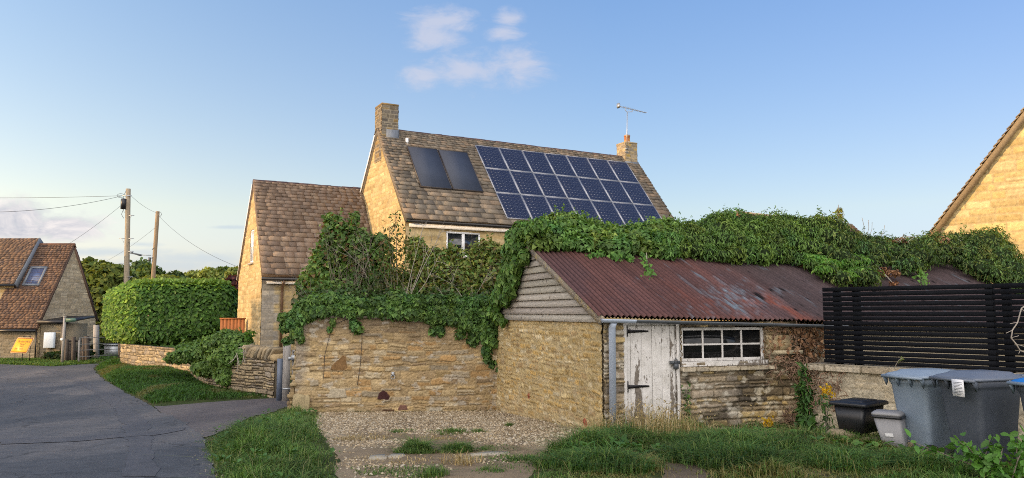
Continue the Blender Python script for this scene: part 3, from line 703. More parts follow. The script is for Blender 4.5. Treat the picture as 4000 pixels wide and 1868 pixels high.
# the taller block to its left
BYR, BZR, BYE, BZE, BX = 36.9, 5.19, 35.25, 2.93, -22.76
k = tiled(-31, BX, BYR, BZR, BYE, BZE, 65, (.14, .125), (.18, .22), [tuple(np.array(c) * A(1.05, 1.1, 1.1)) for c in CLAYPAL], .03)
k2 = tiled(-31, BX, BYR, BZR, 39.2, 2.2, 66, (.3, .3), (.4, .4), CLAYPAL); k.arr(np.vstack(k2.v), [np.array(k2.f[4])], np.vstack(k2.c))
broof = k.build('upper_roof', M['claytile'], cot, col=True)
v, n, L = slope(BYR, BZR, BYE, BZE); m = MB(Fr((BX, BYR, BZR), (1, 0, 0), v, n)); m.box((.0, -.02, -.30), (.05, L + .02, .06)); m.box((.05, .05, -.33), (.22, L + .25, -.28)); m.build('lead_verge', M['lead'], broof)
m = MB(); m.box((-31, BYE + .22, CG), (BX - .3, 38.9, BZE + .1), np.array(cpal[1])); m.prism([(-31, BYE + .25, BZE + .12), (-31, 38.8, BZE - .2), (-31, BYR, BZR - .15)], (31 + BX - .06, 0, 0), np.array(cpal[1]))
relief(m, Fr((-31, BYE + .2, CG), (1, 0, 0), (0, -1, 0), UP), stonework(8.1, 3.4, .05, 67, (.12, .2), (.25, .6), .018, .02, .012, .012, ASHPAL, (.36, .3, .2), .3, .2, .03, .01))
m.build('upper_wall', M['stone'], cot, col=True)
m = MB(); m.tube([(-31, BYE - .06, BZE - .02), (BX + .05, BYE - .06, BZE - .03)], .05, 8); m.build('upper_gutter', M['gutterblack'], cot)
# low lean-to against its gable
lt = thing('lean_to', 'small stone lean-to with black fascia and post against the cottage gable', 'lean-to', (-20.4, 35.2, CG))
m = MB(); relief(m, Fr((-21.05, 34.62, CG), (1, 0, 0), (0, -1, 0), UP), stonework(1.0, 1.62, .03, 68, (.09, .16), (.2, .45), .018, .022, .012, .012, [tuple(np.array(c) * .55) for c in cpal], (.24, .2, .15), .2, .2, .03, .01))
m.box((-21.05, 34.66, CG), (-20.06, 36.6, 1.15), np.array(cpal[0]) * .7); m.build('wall', M['stone'], lt, col=True)
m = MB(); m.prism([(-21.08, 34.4, 1.20), (-21.08, 36.7, 1.42), (-21.08, 36.7, 1.50), (-21.08, 34.4, 1.28)], (1.3, 0, 0)); m.build('roof', M['iron'], lt)
m = MB(); m.box((-21.1, 34.36, 1.17), (-19.72, 34.40, 1.31)); m.build('fascia', M['iron'], lt)
m = MB(); m.box((-20.04, 34.42, CG), (-19.90, 34.56, 1.17)); m.build('post', M['iron'], lt)
m = MB(); m.prism([(-20.72, 34.58, .10), (-20.36, 34.58, .10), (-20.26, 34.42, .10), (-20.30, 34.34, .10), (-20.72, 34.30, .10)], (0, 0, .68))
tag(bevel(m.build('meter_box', M['cabinet']), .015), 'pale grey utility meter box fixed on the lean-to wall beside the yellow sign', 'meter box')

# ================================================================= HOUSE ON THE RIGHT (gable only in view)
g0 = at_depth(3651, 905, 22.5); gd = A(.77, -.64, 0); gn = A(-.64, -.77, 0)
rg = thing('gable_house', 'large golden ashlar house gable rising behind the ivy at the right', 'house', g0 + gd * 4 - UP * (g0[2] + .4))
apex = on_plane(4000, 447, g0, gn); rise = apex - g0; run = rise @ gd; pit = rise[2] / run; gw = 11.0
W = gw; base = A(g0[0], g0[1], -.4) + gd * -.3; zt0 = g0[2] + .4
m = MB(); relief(m, Fr(base, gd, gn, UP), stonework(W, zt0 + pit * W / 2 + .3, .035, 71, (.16, .32), (.35, .85), .034, .034, .010, .014, [(.50, .36, .15), (.53, .39, .175), (.47, .33, .135), (.54, .41, .21), (.50, .37, .17)], (.42, .32, .165), .2, .2, .03, .010),
    keep=lambda x, z: z < zt0 - .12 + pit * np.minimum(x - .3, W - .3 - x))
bp = [(0, -.06, 0), (W, -.06, 0), (W, -.06, zt0 - .3), (W / 2, -.06, zt0 - .1 + pit * (W / 2 - .3) - .2), (0, -.06, zt0 - .3)]
k = MB(Fr(base, gd, gn, UP)); k.prism(bp, (0, -9, 0), np.array((.5, .37, .16)))
m.arr(np.vstack(k.v), [np.array(f) for f in k.f.values()], np.vstack(k.c)); m.build('wall', M['ashlar'], rg, col=True)
rs = -(gd + UP * pit); rs /= np.linalg.norm(rs); rn = np.cross(gn, rs); rn = rn if rn[2] > 0 else -rn
ap = Fr(base, gd, gn, UP)(W / 2, .18, zt0 + pit * (W / 2 - .3)); Ls = (W / 2 + .4) * math.hypot(1, pit)
V, Q, C = tiles(Fr(ap + rn * .03, -gn, rs, rn), 2.6, Ls, 73, (.22, .16), (.25, .4), .03, [(.24, .18, .11), (.29, .22, .13), (.2, .15, .1)], .02)
m = MB(); m.arr(V, [Q], C)
k = MB(Fr(ap, -gn, rs, rn)); k.box((.02, 0, -.12), (8.9, Ls - .03, .028), np.array((.24, .18, .11))); m.arr(k.v[0], [np.array(k.f[4])], k.c[0])
rs2 = gd - UP * pit; rs2 /= np.linalg.norm(rs2); rn2 = np.cross(gn, rs2); rn2 = rn2 if rn2[2] > 0 else -rn2
k = MB(Fr(ap, -gn, rs2, rn2)); k.box((.02, 0, -.12), (8.9, Ls, .03), np.array((.24, .18, .11))); m.arr(k.v[0], [np.array(k.f[4])], k.c[0])
m.build('roof', M['slate'], rg, col=True)

# ================================================================= ROOF OF A HOUSE BEYOND THE SHED
r0, r1 = at_depth(2870, 818, 40), at_depth(3325, 868, 46)
far = thing('neighbour_house', 'house beyond the ivy of which only the reddish roof ridge shows', 'house', ((r0[0] + r1[0]) / 2, 46, -.4))
dd = A(r1[0] - r0[0], r1[1] - r0[1], 0); FL = np.linalg.norm(dd); dd /= FL; fn = A(dd[1], -dd[0], 0); fz = (r0[2] + r1[2]) / 2 - .18
fs = fn * .72 - UP * .69; fr_ = fn * .69 + UP * .72
m = MB(); V, Q, C = tiles(Fr(A(r0[0], r0[1], fz) + fr_ * .02, dd, fs, fr_), FL, 6, 81, (.26, .2), (.3, .4), .04, [(.20, .12, .08), (.18, .115, .08), (.22, .12, .08)], .02); m.arr(V, [Q], C)
k = MB(Fr((r0[0], r0[1], fz), dd, fs, fr_)); k.box((0, 0, -.1), (FL, 5.98, .018), np.array((.26, .13, .08))); m.arr(k.v[0], [np.array(k.f[4])], k.c[0])
k = MB(Fr((r0[0], r0[1], fz), dd, -fn * .72 - UP * .69, -fn * .69 + UP * .72)); k.box((0, .003, -.1), (FL, 6, .018), np.array((.26, .13, .08))); m.arr(k.v[0], [np.array(k.f[4])], k.c[0])
m.build('roof', M['claytile'], far, col=True)
m = MB(Fr((r0[0], r0[1], fz), dd, fn, UP)); m.prism([(.1, 4.1, -4.1), (.1, 0, -.2), (.1, -4.1, -4.1), (.1, -4.1, -fz - .4), (.1, 4.1, -fz - .4)], (FL - .2, 0, 0), np.array(ASHPAL[0])); m.build('wall', M['ashlar'], far, col=True)
m = MB(Fr((r0[0], r0[1], fz), dd, fn, UP)); m.tube([(0, 0, -.02), (FL, 0, -.02)], .12, 8); m.build('ridge_tiles', M['claytile2'] if 'claytile2' in M else M['bargewood'], far)
# ================================================================= LOW STONE SHED
C0 = A(1.405, 12, 0); SR = A(.939, .344, 0); SN = A(.344, -.939, 0); SG = -SN
SF = Fr(C0, SR, SN, UP)
shed = thing('stone_shed', 'low stone shed with rusty corrugated roof, peeling white door and small-paned window', 'shed', C0 + SR * 2 - UP * .3)
EZ, RZ, RT, EO = 1.60, 3.07, 3.05, .15         # eave height, ridge height, ridge distance back, eave overhang
rk = (RZ - EZ) / (RT + EO)
SLEN = 10.6
def goldstain(X, Z, C, W, H):
    n = fbm(X * 1.3, Z * 1.3, 4, 3)[..., None]; C = C * (.85 + .35 * n)
    pale = sstep(.55, .75, fbm(X * 5, Z * 6, 4, 9))[..., None] * .35; C = C * (1 - pale) + np.array((.52, .44, .30)) * pale
    low = sstep(.75, .1, Z + .3 * fbm(X * 3, Z * 3, 3, 1))[..., None] * .35; C = C * (1 - low) + np.array((.40, .32, .21)) * low
    for x0, z0, r in ((.62, .45, .07), (3.1, .62, .05)):
        k = (np.hypot(X - x0, (Z - z0) * 1.2) < r + .02 * fbm(X * 20, Z * 20, 2))[..., None]; C = np.where(k, np.array((.33, .11, .06)) * (.7 + .6 * fbm(X * 40, Z * 40, 3)[..., None]), C)
    return C
def greystain(X, Z, C, W, H):
    k = sstep(.50, .62, fbm(X * 1.8 + .3, Z * 2.2, 4, 12))[..., None] * sstep(.4, 1.0, X)[..., None]
    C = C * (1 - .6 * k)
    w = sstep(.58, .68, fbm(X * 7, Z * 10, 4, 17))[..., None] * .7; C = C * (1 - w) + np.array((.50, .46, .38)) * w
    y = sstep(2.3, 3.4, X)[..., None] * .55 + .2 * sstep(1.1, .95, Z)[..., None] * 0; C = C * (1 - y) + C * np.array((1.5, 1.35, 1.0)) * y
    return C
m = MB()
relief(m, Fr(C0 - UP * .55, SG, -SR, UP), stonework(6, 2.06, .0125, 101, (.06, .13), (.12, .36), .028, .042, .034, .012, GOLDPAL + [(.36, .25, .12)], (.43, .33, .17), .45, .18, .028, .035, goldstain))
dr0, dr1, dz1 = .355, 1.37, 1.50
wr0, wr1, wz0, wz1 = 1.39, 3.03, .86, 1.42
relief(m, Fr(C0 - UP * .55, SR, SN, UP), stonework(3.69, 2.05, .0125, 103, (.06, .13), (.16, .42), .018, .058, .022, .010, GREYPAL, (.24, .195, .135), .05, .25, .02, .03, greystain),
       keep=lambda x, z: ~((x > dr0) & (x < dr1) & (z < dz1 + .55)) & ~((x > wr0) & (x < wr1) & (z > wz0 + .55) & (z < wz1 + .55)))
k = MB(SF); cg = np.array(GREYPAL[1]) * .8
k.box((.04, -.45, -.55), (dr0, -.002, 1.5), cg); k.box((dr1, -.45, -.55), (3.66, -.002, wz0), cg); k.box((wr1, -.45, wz0), (3.66, -.002, 1.5), cg)
k.box((.02, -5.9, -.55), (.40, -.46, 1.5), np.array(GOLDPAL[0])); k.box((3.2, -5.9, -.55), (SLEN - .2, -.46, 1.45), np.array((.40, .34, .24)))
k.box((.42, -2.2, -.55), (3.15, -2.0, 1.5), np.array((.02, .02, .02)))  # near-black board painted in for the shed's unlit interior
for f4 in [k.f[4]]: m.arr(np.vstack(k.v), [np.array(f4)], np.vstack(k.c))
k = MB(SF); g = np.random.RandomState(5)      # dressed block and ledge beside the window
k.box((3.06, -.02, 1.03), (3.52, .07, 1.27), np.array((.44, .345, .20))); k.box((3.04, -.02, .955), (3.72, .115, 1.02), np.array((.42, .35, .23)))
k.box((3.67, -.9, -.5), (4.9, -.28, 1.40), np.array((.36, .31, .22))); k.box((4.02, -.3, -.4), (4.35, -.12, 1.2), np.array((.42, .36, .26)))
m.arr(np.vstack(k.v), [np.array(k.f[4])], np.vstack(k.c))
m.build('wall', M['stone'], shed, col=True)
# weatherboards in the gable
g = np.random.RandomState(8)
GFr = Fr(C0, SG, -SR, UP)
m = MB(GFr); z = 1.50
for i in range(12):
    zt = z + .142; ta = (z + .06 - EZ) / rk - EO; tb = (zt - EZ) / rk - EO
    a0, a1 = max(ta, .05), max(tb, .05)
    if a1 > 2.95: break
    c = np.array((.43, .40, .36)) * g.uniform(.78, 1.15) * A(1, g.uniform(.97, 1.01), g.uniform(.94, 1.0)); d = g.uniform(-.004, .004)
    P = [(a0, .062, z + d), (6 - a0, .062, z - d), (6 - a1, .022, zt), (a1, .022, zt), (a0, .018, z + d), (6 - a0, .018, z - d), (6 - a1, .004, zt), (a1, .004, zt)]
    m.raw(P, [(0, 1, 2, 3), (4, 7, 6, 5), (0, 4, 5, 1), (0, 3, 7, 4), (1, 5, 6, 2), (3, 2, 6, 7)], c); z += .128
m.prism([(.0, .0, 1.47), (6, .0, 1.47), (3.0, .0, 3.0)], (0, -.06, 0), np.array((.05, .045, .04)))
m.build('weatherboards', M['weatherboard'], shed, col=True)
m = MB(GFr); q = A(1, 0, rk) / math.hypot(1, rk); nq = A(-rk, 0, 1) / math.hypot(1, rk)
a = A(-EO - .02, .062, EZ - .015); b = A(3.0, .062, EZ + (3.0 + EO) * rk - .015)
m.prism([a, b, b - nq * .17, a - nq * .15 + q * .03], (0, .028, 0)); m.build('barge_board', M['bargewood'], shed)
m = MB(GFr); a = A(6 + EO, .062, EZ - .015); b = A(3.02, .062, EZ + (3.0 + EO) * rk - .015); m.prism([a, b, b - A(rk, 0, 1) * .16, a - A(rk, 0, 1) * .14], (0, .028, 0)); m.build('barge_board', M['bargewood'], shed)
# corrugated iron
def iron_sheet(side):
    per, sub = .098, 8; r = np.arange(-.14, SLEN, per / sub); ns = 34; S = np.linspace(0, 1, ns)
    Rr, Ss = np.meshgrid(r, S); Lh = RT + EO
    g = np.random.RandomState(3); shn = np.floor((Rr + .14) / .66).astype(int); rnd = g.rand(60)
    z = RZ - Ss * Lh * rk - .022 * Rr * Ss - .012 * Rr * (1 - Ss) + 0.018 * np.cos((Rr) / per * 2 * math.pi) + .004 * (shn % 2) + .02 * (fbm(Rr * .8, Ss * 2, 3, 5) - .5)
    jag = (g.rand(60)[shn] - .5) * .03 + .012 * (vn(Rr * 9, Rr * 0 + 3, 2) - .5)
    t = RT - Ss * Lh * (1 + jag / Lh * (Ss > .99)) if side > 0 else 6.0 - (RT - Ss * Lh)
    P = C0 + Rr[..., None] * SR + t[..., None] * SG + z[..., None] * UP
    n1 = fbm(Rr * 5, Ss * 1.6, 5, 7); n2 = fbm(Rr * 1.2, Ss * 2.2, 4, 9); n3 = fbm(Rr * 9, Ss * 7, 5, 13); nb = fbm(Rr * 3.2 + 7, Ss * 6, 5, 23)
    c = np.array((.104, .050, .044)) * (.6 + .8 * n1[..., None]); c = c * (.82 + .3 * rnd[shn][..., None])
    k = sstep(.5, .7, n2)[..., None]; c = c * (1 - k * .6) + np.array((.085, .050, .052)) * k * .6
    right = sstep(3.0, 4.4, Rr + .8 * (n2 - .5))[..., None]; c = c * (1 - right) + np.array((.072, .052, .053)) * (.6 + .7 * n1[..., None]) * right
    red = (sstep(.55, .68, fbm(Rr * 1.6, Ss * 2.5, 4, 31)) * sstep(1.6, 2.6, Rr) * sstep(4.5, 3.4, Rr))[..., None] * .7; c = c * (1 - red) + np.array((.24, .065, .035)) * red
    bl = sstep(.62, .70, fbm(Rr * 16, Ss * 16, 5, 14)) * sstep(.50, .60, nb) + sstep(.50, .58, fbm(Rr * 30, Ss * 9, 4, 41)) * np.exp(-((Rr - 2.33 - .02 * np.sin(Ss * 8)) / .055) ** 2) * 1.0
    pat = sstep(.5, .62, fbm(Rr * 14, Ss * 34, 5, 51)) * np.exp(-((Rr - 2.75) / .38) ** 2 - ((Ss - .80) / .16) ** 2) + sstep(.5, .6, fbm(Rr * 14, Ss * 34, 5, 53)) * np.exp(-((Rr - 3.25) / .5) ** 2 - ((Ss - .72) / .12) ** 2) * .8
    bl = np.clip(.35 * bl * (Rr > 1.2) + pat * .8 + sstep(.50, .58, fbm(Rr * 30, Ss * 9, 4, 41)) * np.exp(-((Rr - 2.95 + .30 * Ss - .02 * np.sin(Ss * 8)) / .05) ** 2) * .8, 0, 1)[..., None] * .75
    c = c * (1 - bl) + np.array((.16, .235, .29)) * bl
    hol = (sstep(.74, .77, fbm(Rr * 9, Ss * 26, 3, 61)) * sstep(3.0, 3.5, Rr) * sstep(.25, .4, Ss))[..., None]; c = c * (1 - .9 * hol)
    val = sstep(-.3, -.9, np.cos(Rr / per * 2 * math.pi))[..., None]; c = c * (1 - .62 * val)   # valleys darkened in colour to strengthen the corrugation
    idx = np.arange(Rr.size).reshape(Rr.shape); q = np.stack([idx[:-1, :-1], idx[:-1, 1:], idx[1:, 1:], idx[1:, :-1]], -1).reshape(-1, 4)
    return P.reshape(-1, 3), q, c.reshape(-1, 3)
m = MB()
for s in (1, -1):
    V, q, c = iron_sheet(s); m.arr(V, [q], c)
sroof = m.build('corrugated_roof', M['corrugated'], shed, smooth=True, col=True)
sroof.modifiers.new('thickness', 'SOLIDIFY').thickness = .004
m = MB(); V = []; cols = []
for r in np.linspace(-.18, SLEN, 60):
    for a in np.linspace(-1, 1, 9): V.append(C0 + SR * r + SG * (RT + a * .19) + UP * (RZ + .075 - abs(a) ** 1.6 * .12 - .012 * r))
q = [(i * 9 + j, i * 9 + j + 1, (i + 1) * 9 + j + 1, (i + 1) * 9 + j) for i in range(59) for j in range(8)]
m.raw(V, q, np.array((.085, .045, .04)), world=True); m.build('ridge_cap', M['corrugated'], sroof, col=True).modifiers.new('thickness', 'SOLIDIFY').thickness = .006
# gutter, downpipe
def gutter(r0, r1, name, mt, rad=.055):
    m = MB(SF); V = []; n = 9; rs = np.linspace(r0, r1, 12)
    for r in rs:
        for rr in (rad, rad - .006):
            for a in np.linspace(math.pi, 2 * math.pi, n): V.append((r, .19 + rr * math.cos(a), 1.555 - .026 * r + rr * math.sin(a)))
    F = []
    for i in range(11):
        for l in (0, 1):
            for j in range(n - 1): b = (i * 2 + l) * n + j; F.append((b, b + 1, b + 2 * n + 1, b + 2 * n))
        for j in (0, n - 1): b = i * 2 * n + j; F.append((b, b + n, b + 3 * n, b + 2 * n))
    m.raw(V, F); m.prism([(r0 - .004, .19 + rad * math.cos(a), 1.555 - .026 * r0 + rad * math.sin(a)) for a in np.linspace(math.pi, 2 * math.pi, n)], (.006, 0, 0))
    for r in np.arange(r0 + .6, r1, 1.0): m.prism([(r, .19 + (rad + .004) * math.cos(a), 1.555 - .026 * r + (rad + .004) * math.sin(a)) for a in np.linspace(math.pi, 2 * math.pi, n)] , (.03, 0, 0))
    return m.build(name, mt, shed)
gutter(-.10, .46, 'gutter_outlet', M['greypvc'], .060); gutter(.44, 4.6, 'gutter', M['oldgutter'])
m = MB(SF); m.tube([(.10, .17, 1.50), (.10, .12, 1.42), (.10, .115, -.25)], .054, 16); m.build('downpipe', M['greypvc'], shed, True)
# peeling plank door
def peelgrid(m, fr, x0, x1, z0, z1, y, th, bias, nx=6, nz=60):
    X, Z = np.meshgrid(np.linspace(x0, x1, nx), np.linspace(z0, z1, nz)); b = bias(X, Z); c = np.stack([b, b, b], -1).reshape(-1, 3)
    e = np.minimum(X - x0, x1 - X) < 1e-6; Y = np.where(e, y - .006, y) 
    idx = np.arange(X.size).reshape(X.shape); q = np.stack([idx[:-1, :-1], idx[:-1, 1:], idx[1:, 1:], idx[1:, :-1]], -1).reshape(-1, 4)
    m.arr(fr(np.stack([X, Y, Z], -1).reshape(-1, 3)), [q], c)
    k = MB(fr); k.box((x0, y - th, z0), (x1, y - .0065, z1), np.array((.2, .2, .2))); m.arr(np.vstack(k.v), [np.array(k.f[4])], np.vstack(k.c))
def doorbias(X, Z):
    b = -.03 + .10 * sstep(.35, -.15, Z) + .05 * sstep(1.15, 1.3, X)
    b = b + .35 * np.exp(-((X - .615 - .02 * np.sin(Z * 9)) / .028) ** 2) * sstep(1.28, 1.1, Z) * (.35 + .65 * sstep(.95, .6, Z))
    b = b + .4 * np.exp(-((X - .64) / (.03 + .05 * sstep(.5, .0, Z))) ** 2) * sstep(.50, .42, Z)
    b = b + .25 * np.exp(-((X - 1.235) / .02) ** 2) * sstep(.9, .3, Z) + .25 * np.exp(-((X - 1.23) / .02) ** 2) * np.exp(-((Z - 1.1) / .12) ** 2)
    return b
m = MB(); ed = [.415, .50, .70, .885, 1.065, 1.215, 1.31]
for i in range(6):
    peelgrid(m, SF, ed[i] + .002, ed[i + 1] - .002, -.02 if i == 3 else -.16, 1.455, -.035 + (.003 if i % 2 else 0), .03, doorbias, 8, 80)
door = m.build('door', M['peel'], shed, col=True)
m = MB(); fb = lambda X, Z: .02 + .06 * sstep(.3, -.1, Z)
for x0, x1 in ((.357, .412), (1.313, 1.368)): peelgrid(m, SF, x0, x1, -.22, 1.47, .012, .10, fb, 4, 50)
peelgrid(m, SF, .357, 1.368, 1.462, 1.50, .010, .10, fb, 30, 4); m.build('door_frame', M['peelframe'], shed, col=True)
for z in (1.36, .50):
    m = MB(SF); m.box((.405, -.032, z - .085), (.445, -.016, z + .085)); m.prism([(.445, -.034, z - .03), (.445, -.034, z + .03), (.80, -.034, z + .012), (.83, -.034, z), (.80, -.034, z - .012)], (0, .018, 0)); m.tube([(.43, -.008, z - .085), (.43, -.008, z + .085)], .011, 8)
    m.build('hinge', M['iron'], door)
m = MB(SF); m.box((1.20, -.03, .835), (1.36, .022, .885)); m.box((1.25, .0, .76), (1.32, .045, .84)); m.tube([(1.26, .022, .84), (1.262, .022, .90), (1.285, .022, .92), (1.308, .022, .90), (1.31, .022, .84)], .008, 6); m.build('padlock', M['oldgutter'], door)
# window
m = MB(); wb = lambda X, Z: -.02 + .10 * sstep(.98, .88, Z) + .04 * sstep(2.7, 3.0, X)
for a in ((1.395, 1.455, .87, 1.41), (2.965, 3.025, .87, 1.41)): peelgrid(m, SF, *a, -.02, .06, wb, 4, 30)
for a in ((1.455, 2.965, .87, .915), (1.455, 2.965, 1.365, 1.41)): peelgrid(m, SF, *a, -.022, .06, wb, 60, 4)
swin = m.build('window', M['peelframe'], shed, col=True)
m = MB(); xs = [1.455 + (2.965 - 1.455) * i / 4 for i in range(5)]
for x in xs[1:-1]: peelgrid(m, SF, x - .017, x + .017, .915, 1.365, -.03, .035, wb, 4, 30)
for i in range(4): peelgrid(m, SF, xs[i] + (.017 if i else 0), xs[i + 1] - (.017 if i < 3 else 0), 1.122, 1.150, -.032, .03, wb, 20, 4)
m.build('glazing_bars', M['peelframe'], swin, col=True)
m = MB(SF); m.box((1.45, -.055, .91), (2.97, -.050, 1.37)); m.build('window_glass', M['darkglass'], swin)
m = MB(); peelgrid(m, SF, 1.38, 3.06, .79, .868, .045, .10, lambda X, Z: .0 + .18 * sstep(2.0, 2.8, X) + .12 * sstep(.83, .80, Z), 60, 5); m.build('window_sill', M['peelframe'], shed, col=True)
m = MB(); sw = stonework(1.82, .07, .012, 111, (.2, .3), (.4, .9), .02, .03, .02, .008, [(.42, .36, .26), (.38, .33, .25)], (.2, .16, .1), .1, 0, .015, .01)
relief(m, Fr(SF(1.36, .085, .715), SR, SN, UP), sw); k = MB(SF); k.box((1.36, -.02, .718), (3.18, .09, .782), np.array((.40, .34, .25))); m.arr(np.vstack(k.v), [np.array(k.f[4])], np.vstack(k.c)); m.build('stone_ledge', M['stone'], shed, col=True)

# ================================================================= TALL RUBBLE GARDEN WALL
W0, W1 = A(-4.54, 16.35, -.62), A(-.27, 16.70, -.62); WL = np.linalg.norm(W1 - W0); wd = (W1 - W0) / WL; wn = A(wd[1], -wd[0], 0)
WF = Fr(W0, wd, wn, UP)
gw_ = thing('garden_wall', 'tall rubble stone garden wall topped with ivy beside the gravel yard', 'wall', (W0 + W1) / 2 + UP * .15)
def wpt(u, v):
    p = on_plane(u, v, W0, wn) - W0; return (p @ wd, p[2])
SPEC = [([(1290, 1445), (1300, 1425), (1340, 1388), (1352, 1392), (1356, 1440), (1350, 1447)], (.20, .115, .05)), ([(1474, 1560), (1480, 1535), (1496, 1523), (1512, 1532), (1523, 1548), (1518, 1562)], (.055, .022, .022)),
        ([(1490, 1612), (1496, 1600), (1540, 1598), (1545, 1610)], (.10, .055, .03)), ([(1282, 1555), (1290, 1520), (1350, 1518), (1356, 1552)], (.42, .36, .26)), ([(1556, 1600), (1560, 1582), (1588, 1582), (1592, 1600)], (.19, .10, .075))]
SPEC = [([wpt(*p) for p in P], c) for P, c in SPEC]
def wallstain(X, Z, C, W, H):
    xw = X + .03 * (fbm(X * 12, Z * 12, 3, 71) - .5); zw = Z + .03 * (fbm(X * 12, Z * 12, 3, 72) - .5)
    n = fbm(X * .9, Z * 1.2, 4, 73)[..., None]; C = C * (.85 + .35 * n)
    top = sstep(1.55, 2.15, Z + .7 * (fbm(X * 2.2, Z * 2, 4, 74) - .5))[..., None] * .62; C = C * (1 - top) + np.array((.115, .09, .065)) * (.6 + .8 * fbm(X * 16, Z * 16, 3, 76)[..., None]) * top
    le = sstep(.30, .10, X)[..., None] * sstep(.5, .9, Z)[..., None] * .5; C = C * (1 - le) + np.array((.24, .22, .20)) * le
    w = sstep(.66, .74, fbm(X * 6, Z * 9, 4, 75))[..., None] * .6; C = C * (1 - w) + np.array((.45, .41, .34)) * w
    for P, c in SPEC:
        k = inpoly(xw, zw, P)[..., None]; C = np.where(k, np.array(c) * (.75 + .5 * fbm(X * 30, Z * 30, 3, 77)[..., None]), C)
    return C
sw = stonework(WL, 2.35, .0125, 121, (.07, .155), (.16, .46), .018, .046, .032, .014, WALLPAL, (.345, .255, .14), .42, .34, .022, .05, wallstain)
Xs, Zs, Ds, Cs = sw
for P, c in SPEC: Ds = np.where(inpoly(Xs, Zs, P), .034 + .012 * fbm(Xs * 14, Zs * 14, 3, 5), Ds)
wtop = lambda x: 2.20 - .032 * x + .03 * (vn(x * 3.1, x * 0, 3) - .5)
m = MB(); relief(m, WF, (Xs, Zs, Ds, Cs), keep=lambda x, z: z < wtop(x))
k = MB(WF); k.prism([(.0, 0, 0), (WL, 0, 0), (WL, 0, wtop(WL) - .03), (0, 0, wtop(0) - .03)], (0, -.45, 0), np.array(WALLPAL[0])); m.arr(np.vstack(k.v), [np.array(f) for f in k.f.values()], np.vstack(k.c))
m.build('wall_face', M['stone'], gw_, col=True)
def boulder(m, fr, c, r, seed, col, pw=.62, n=14):
    """Lumpy stone added to builder m."""
    th, ph = np.meshgrid(np.linspace(0, math.pi, n), np.linspace(0, 2 * math.pi, 2 * n + 1)[:-1], indexing='ij')
    d = np.stack([np.sin(th) * np.cos(ph), np.sin(th) * np.sin(ph), np.cos(th)], -1)
    s = np.sign(d) * np.abs(d) ** pw; s = s * (.78 + .5 * fbm(d[..., 0] * 2 + seed, d[..., 1] * 2 + d[..., 2] * 1.7 + seed, 3, seed))[..., None]
    P = fr((np.array(c) + s * np.array(r)).reshape(-1, 3)); w = 2 * n
    F = np.array([(i * w + j, i * w + (j + 1) % w, (i + 1) * w + (j + 1) % w, (i + 1) * w + j) for i in range(n - 1) for j in range(w)])
    cc = np.array(col) * (.7 + .6 * fbm(d[..., 0] * 5 + seed, d[..., 2] * 5 + d[..., 1] * 4, 3, seed).reshape(-1, 1)); m.arr(P, [F], cc)
m = MB(); g = np.random.RandomState(4); x = 0.02
while x < WL - .1:
    w = g.uniform(.18, .42); boulder(m, WF, (x + w / 2, -.18, wtop(x) + .012), (w * .50, .26, .042), g.randint(99), (.155, .13, .105)); x += w * .96
for i, (xx, h) in enumerate(((.50, .15), (.58, .18), (.66, .17), (.74, .13), (2.1, .12), (2.2, .1))): boulder(m, WF, (xx, -.05, wtop(xx) + .05 + h / 2), (.034, .12, h * .7), 20 + i, (.24, .19, .15))
m.build('coping', M['stone'], gw_, col=True)
m = MB(); g = np.random.RandomState(14)      # broken left end of the wall
for i in range(40):
    z = g.uniform(.1, 1.15); x = .02 - .22 * (1 - z / 1.25) * g.rand()
    boulder(m, WF, (x, -.16 + g.uniform(-.1, .1), z), (g.uniform(.05, .11), g.uniform(.08, .15), g.uniform(.025, .06)), g.randint(200), np.array(WALLPAL[g.randint(5)]) * .85, .4, n=9)
for i in range(13): boulder(m, WF, (.03, -.20, .9 + i * .105), (.075, .20, .055), 60 + i, [(.40, .31, .18), (.36, .28, .16)][i % 2], .35, n=9)
boulder(m, WF, (.14, .03, .30), (.17, .10, .26), 33, (.34, .275, .16), .5)
m.build('broken_end', M['stone'], gw_, col=True)
rg_ = on_plane(1535, 1467, W0 + wn * .05, wn); fr = Fr(rg_, wd, wn, UP)
m = MB(fr); m.lathe([(.001, 0), (.03, 0)], 8); m.box((-.03, -.06, -.01), (.03, .012, .075)); a = np.linspace(0, 2 * math.pi, 17); m.tube([(.042 * math.sin(t), .02, -.03 + .045 * math.cos(t)) for t in a], .008, 6)
tag(m.build('tether_ring', M['galv']), 'small grey metal tether ring fixed in the middle of the garden wall', 'tether ring')

# ================================================================= DRY STONE WALL
dsw = thing('dry_stone_wall', 'low dry stone wall with upright cope stones running behind the verge', 'wall', (-7, 20, -.42))
DP = [A(-5.78, 19.0), A(-8.15, 21.0), A(-10.4, 25.2), A(-15.0, 29.8)]
m = MB(); gz_ = -.62
for i in range(3):
    a, b = DP[i], DP[i + 1]; L = np.linalg.norm(b - a); d = A(*(b - a) / L, 0); n = A(-d[1], d[0], 0); n = n if n[1] < 0 else -n
    h = (1.12, 1.05, 1.08)[i]
    relief(m, Fr((a[0], a[1], gz_), d, n, UP), stonework(L, h, (.0125, .022, .03)[i], 131 + i, (.05, .15), (.16, .42), .016, .045, .026, .010, [tuple(np.array(c) * 1.0) for c in [(.33, .26, .165), (.38, .295, .18), (.29, .235, .165), (.42, .33, .20), (.27, .23, .18)]], (.07, .056, .038), .0, .25, .02, .04))
    k = MB(Fr((a[0], a[1], gz_), d, n, UP)); k.box((.0, -.4, 0), (L, -.004, h - .02), np.array((.12, .10, .07))); m.arr(np.vstack(k.v), [np.array(k.f[4])], np.vstack(k.c))
    if i == 0: d0, n0, L0 = d, n, L
m.build('wall_face', M['stone'], dsw, col=True)
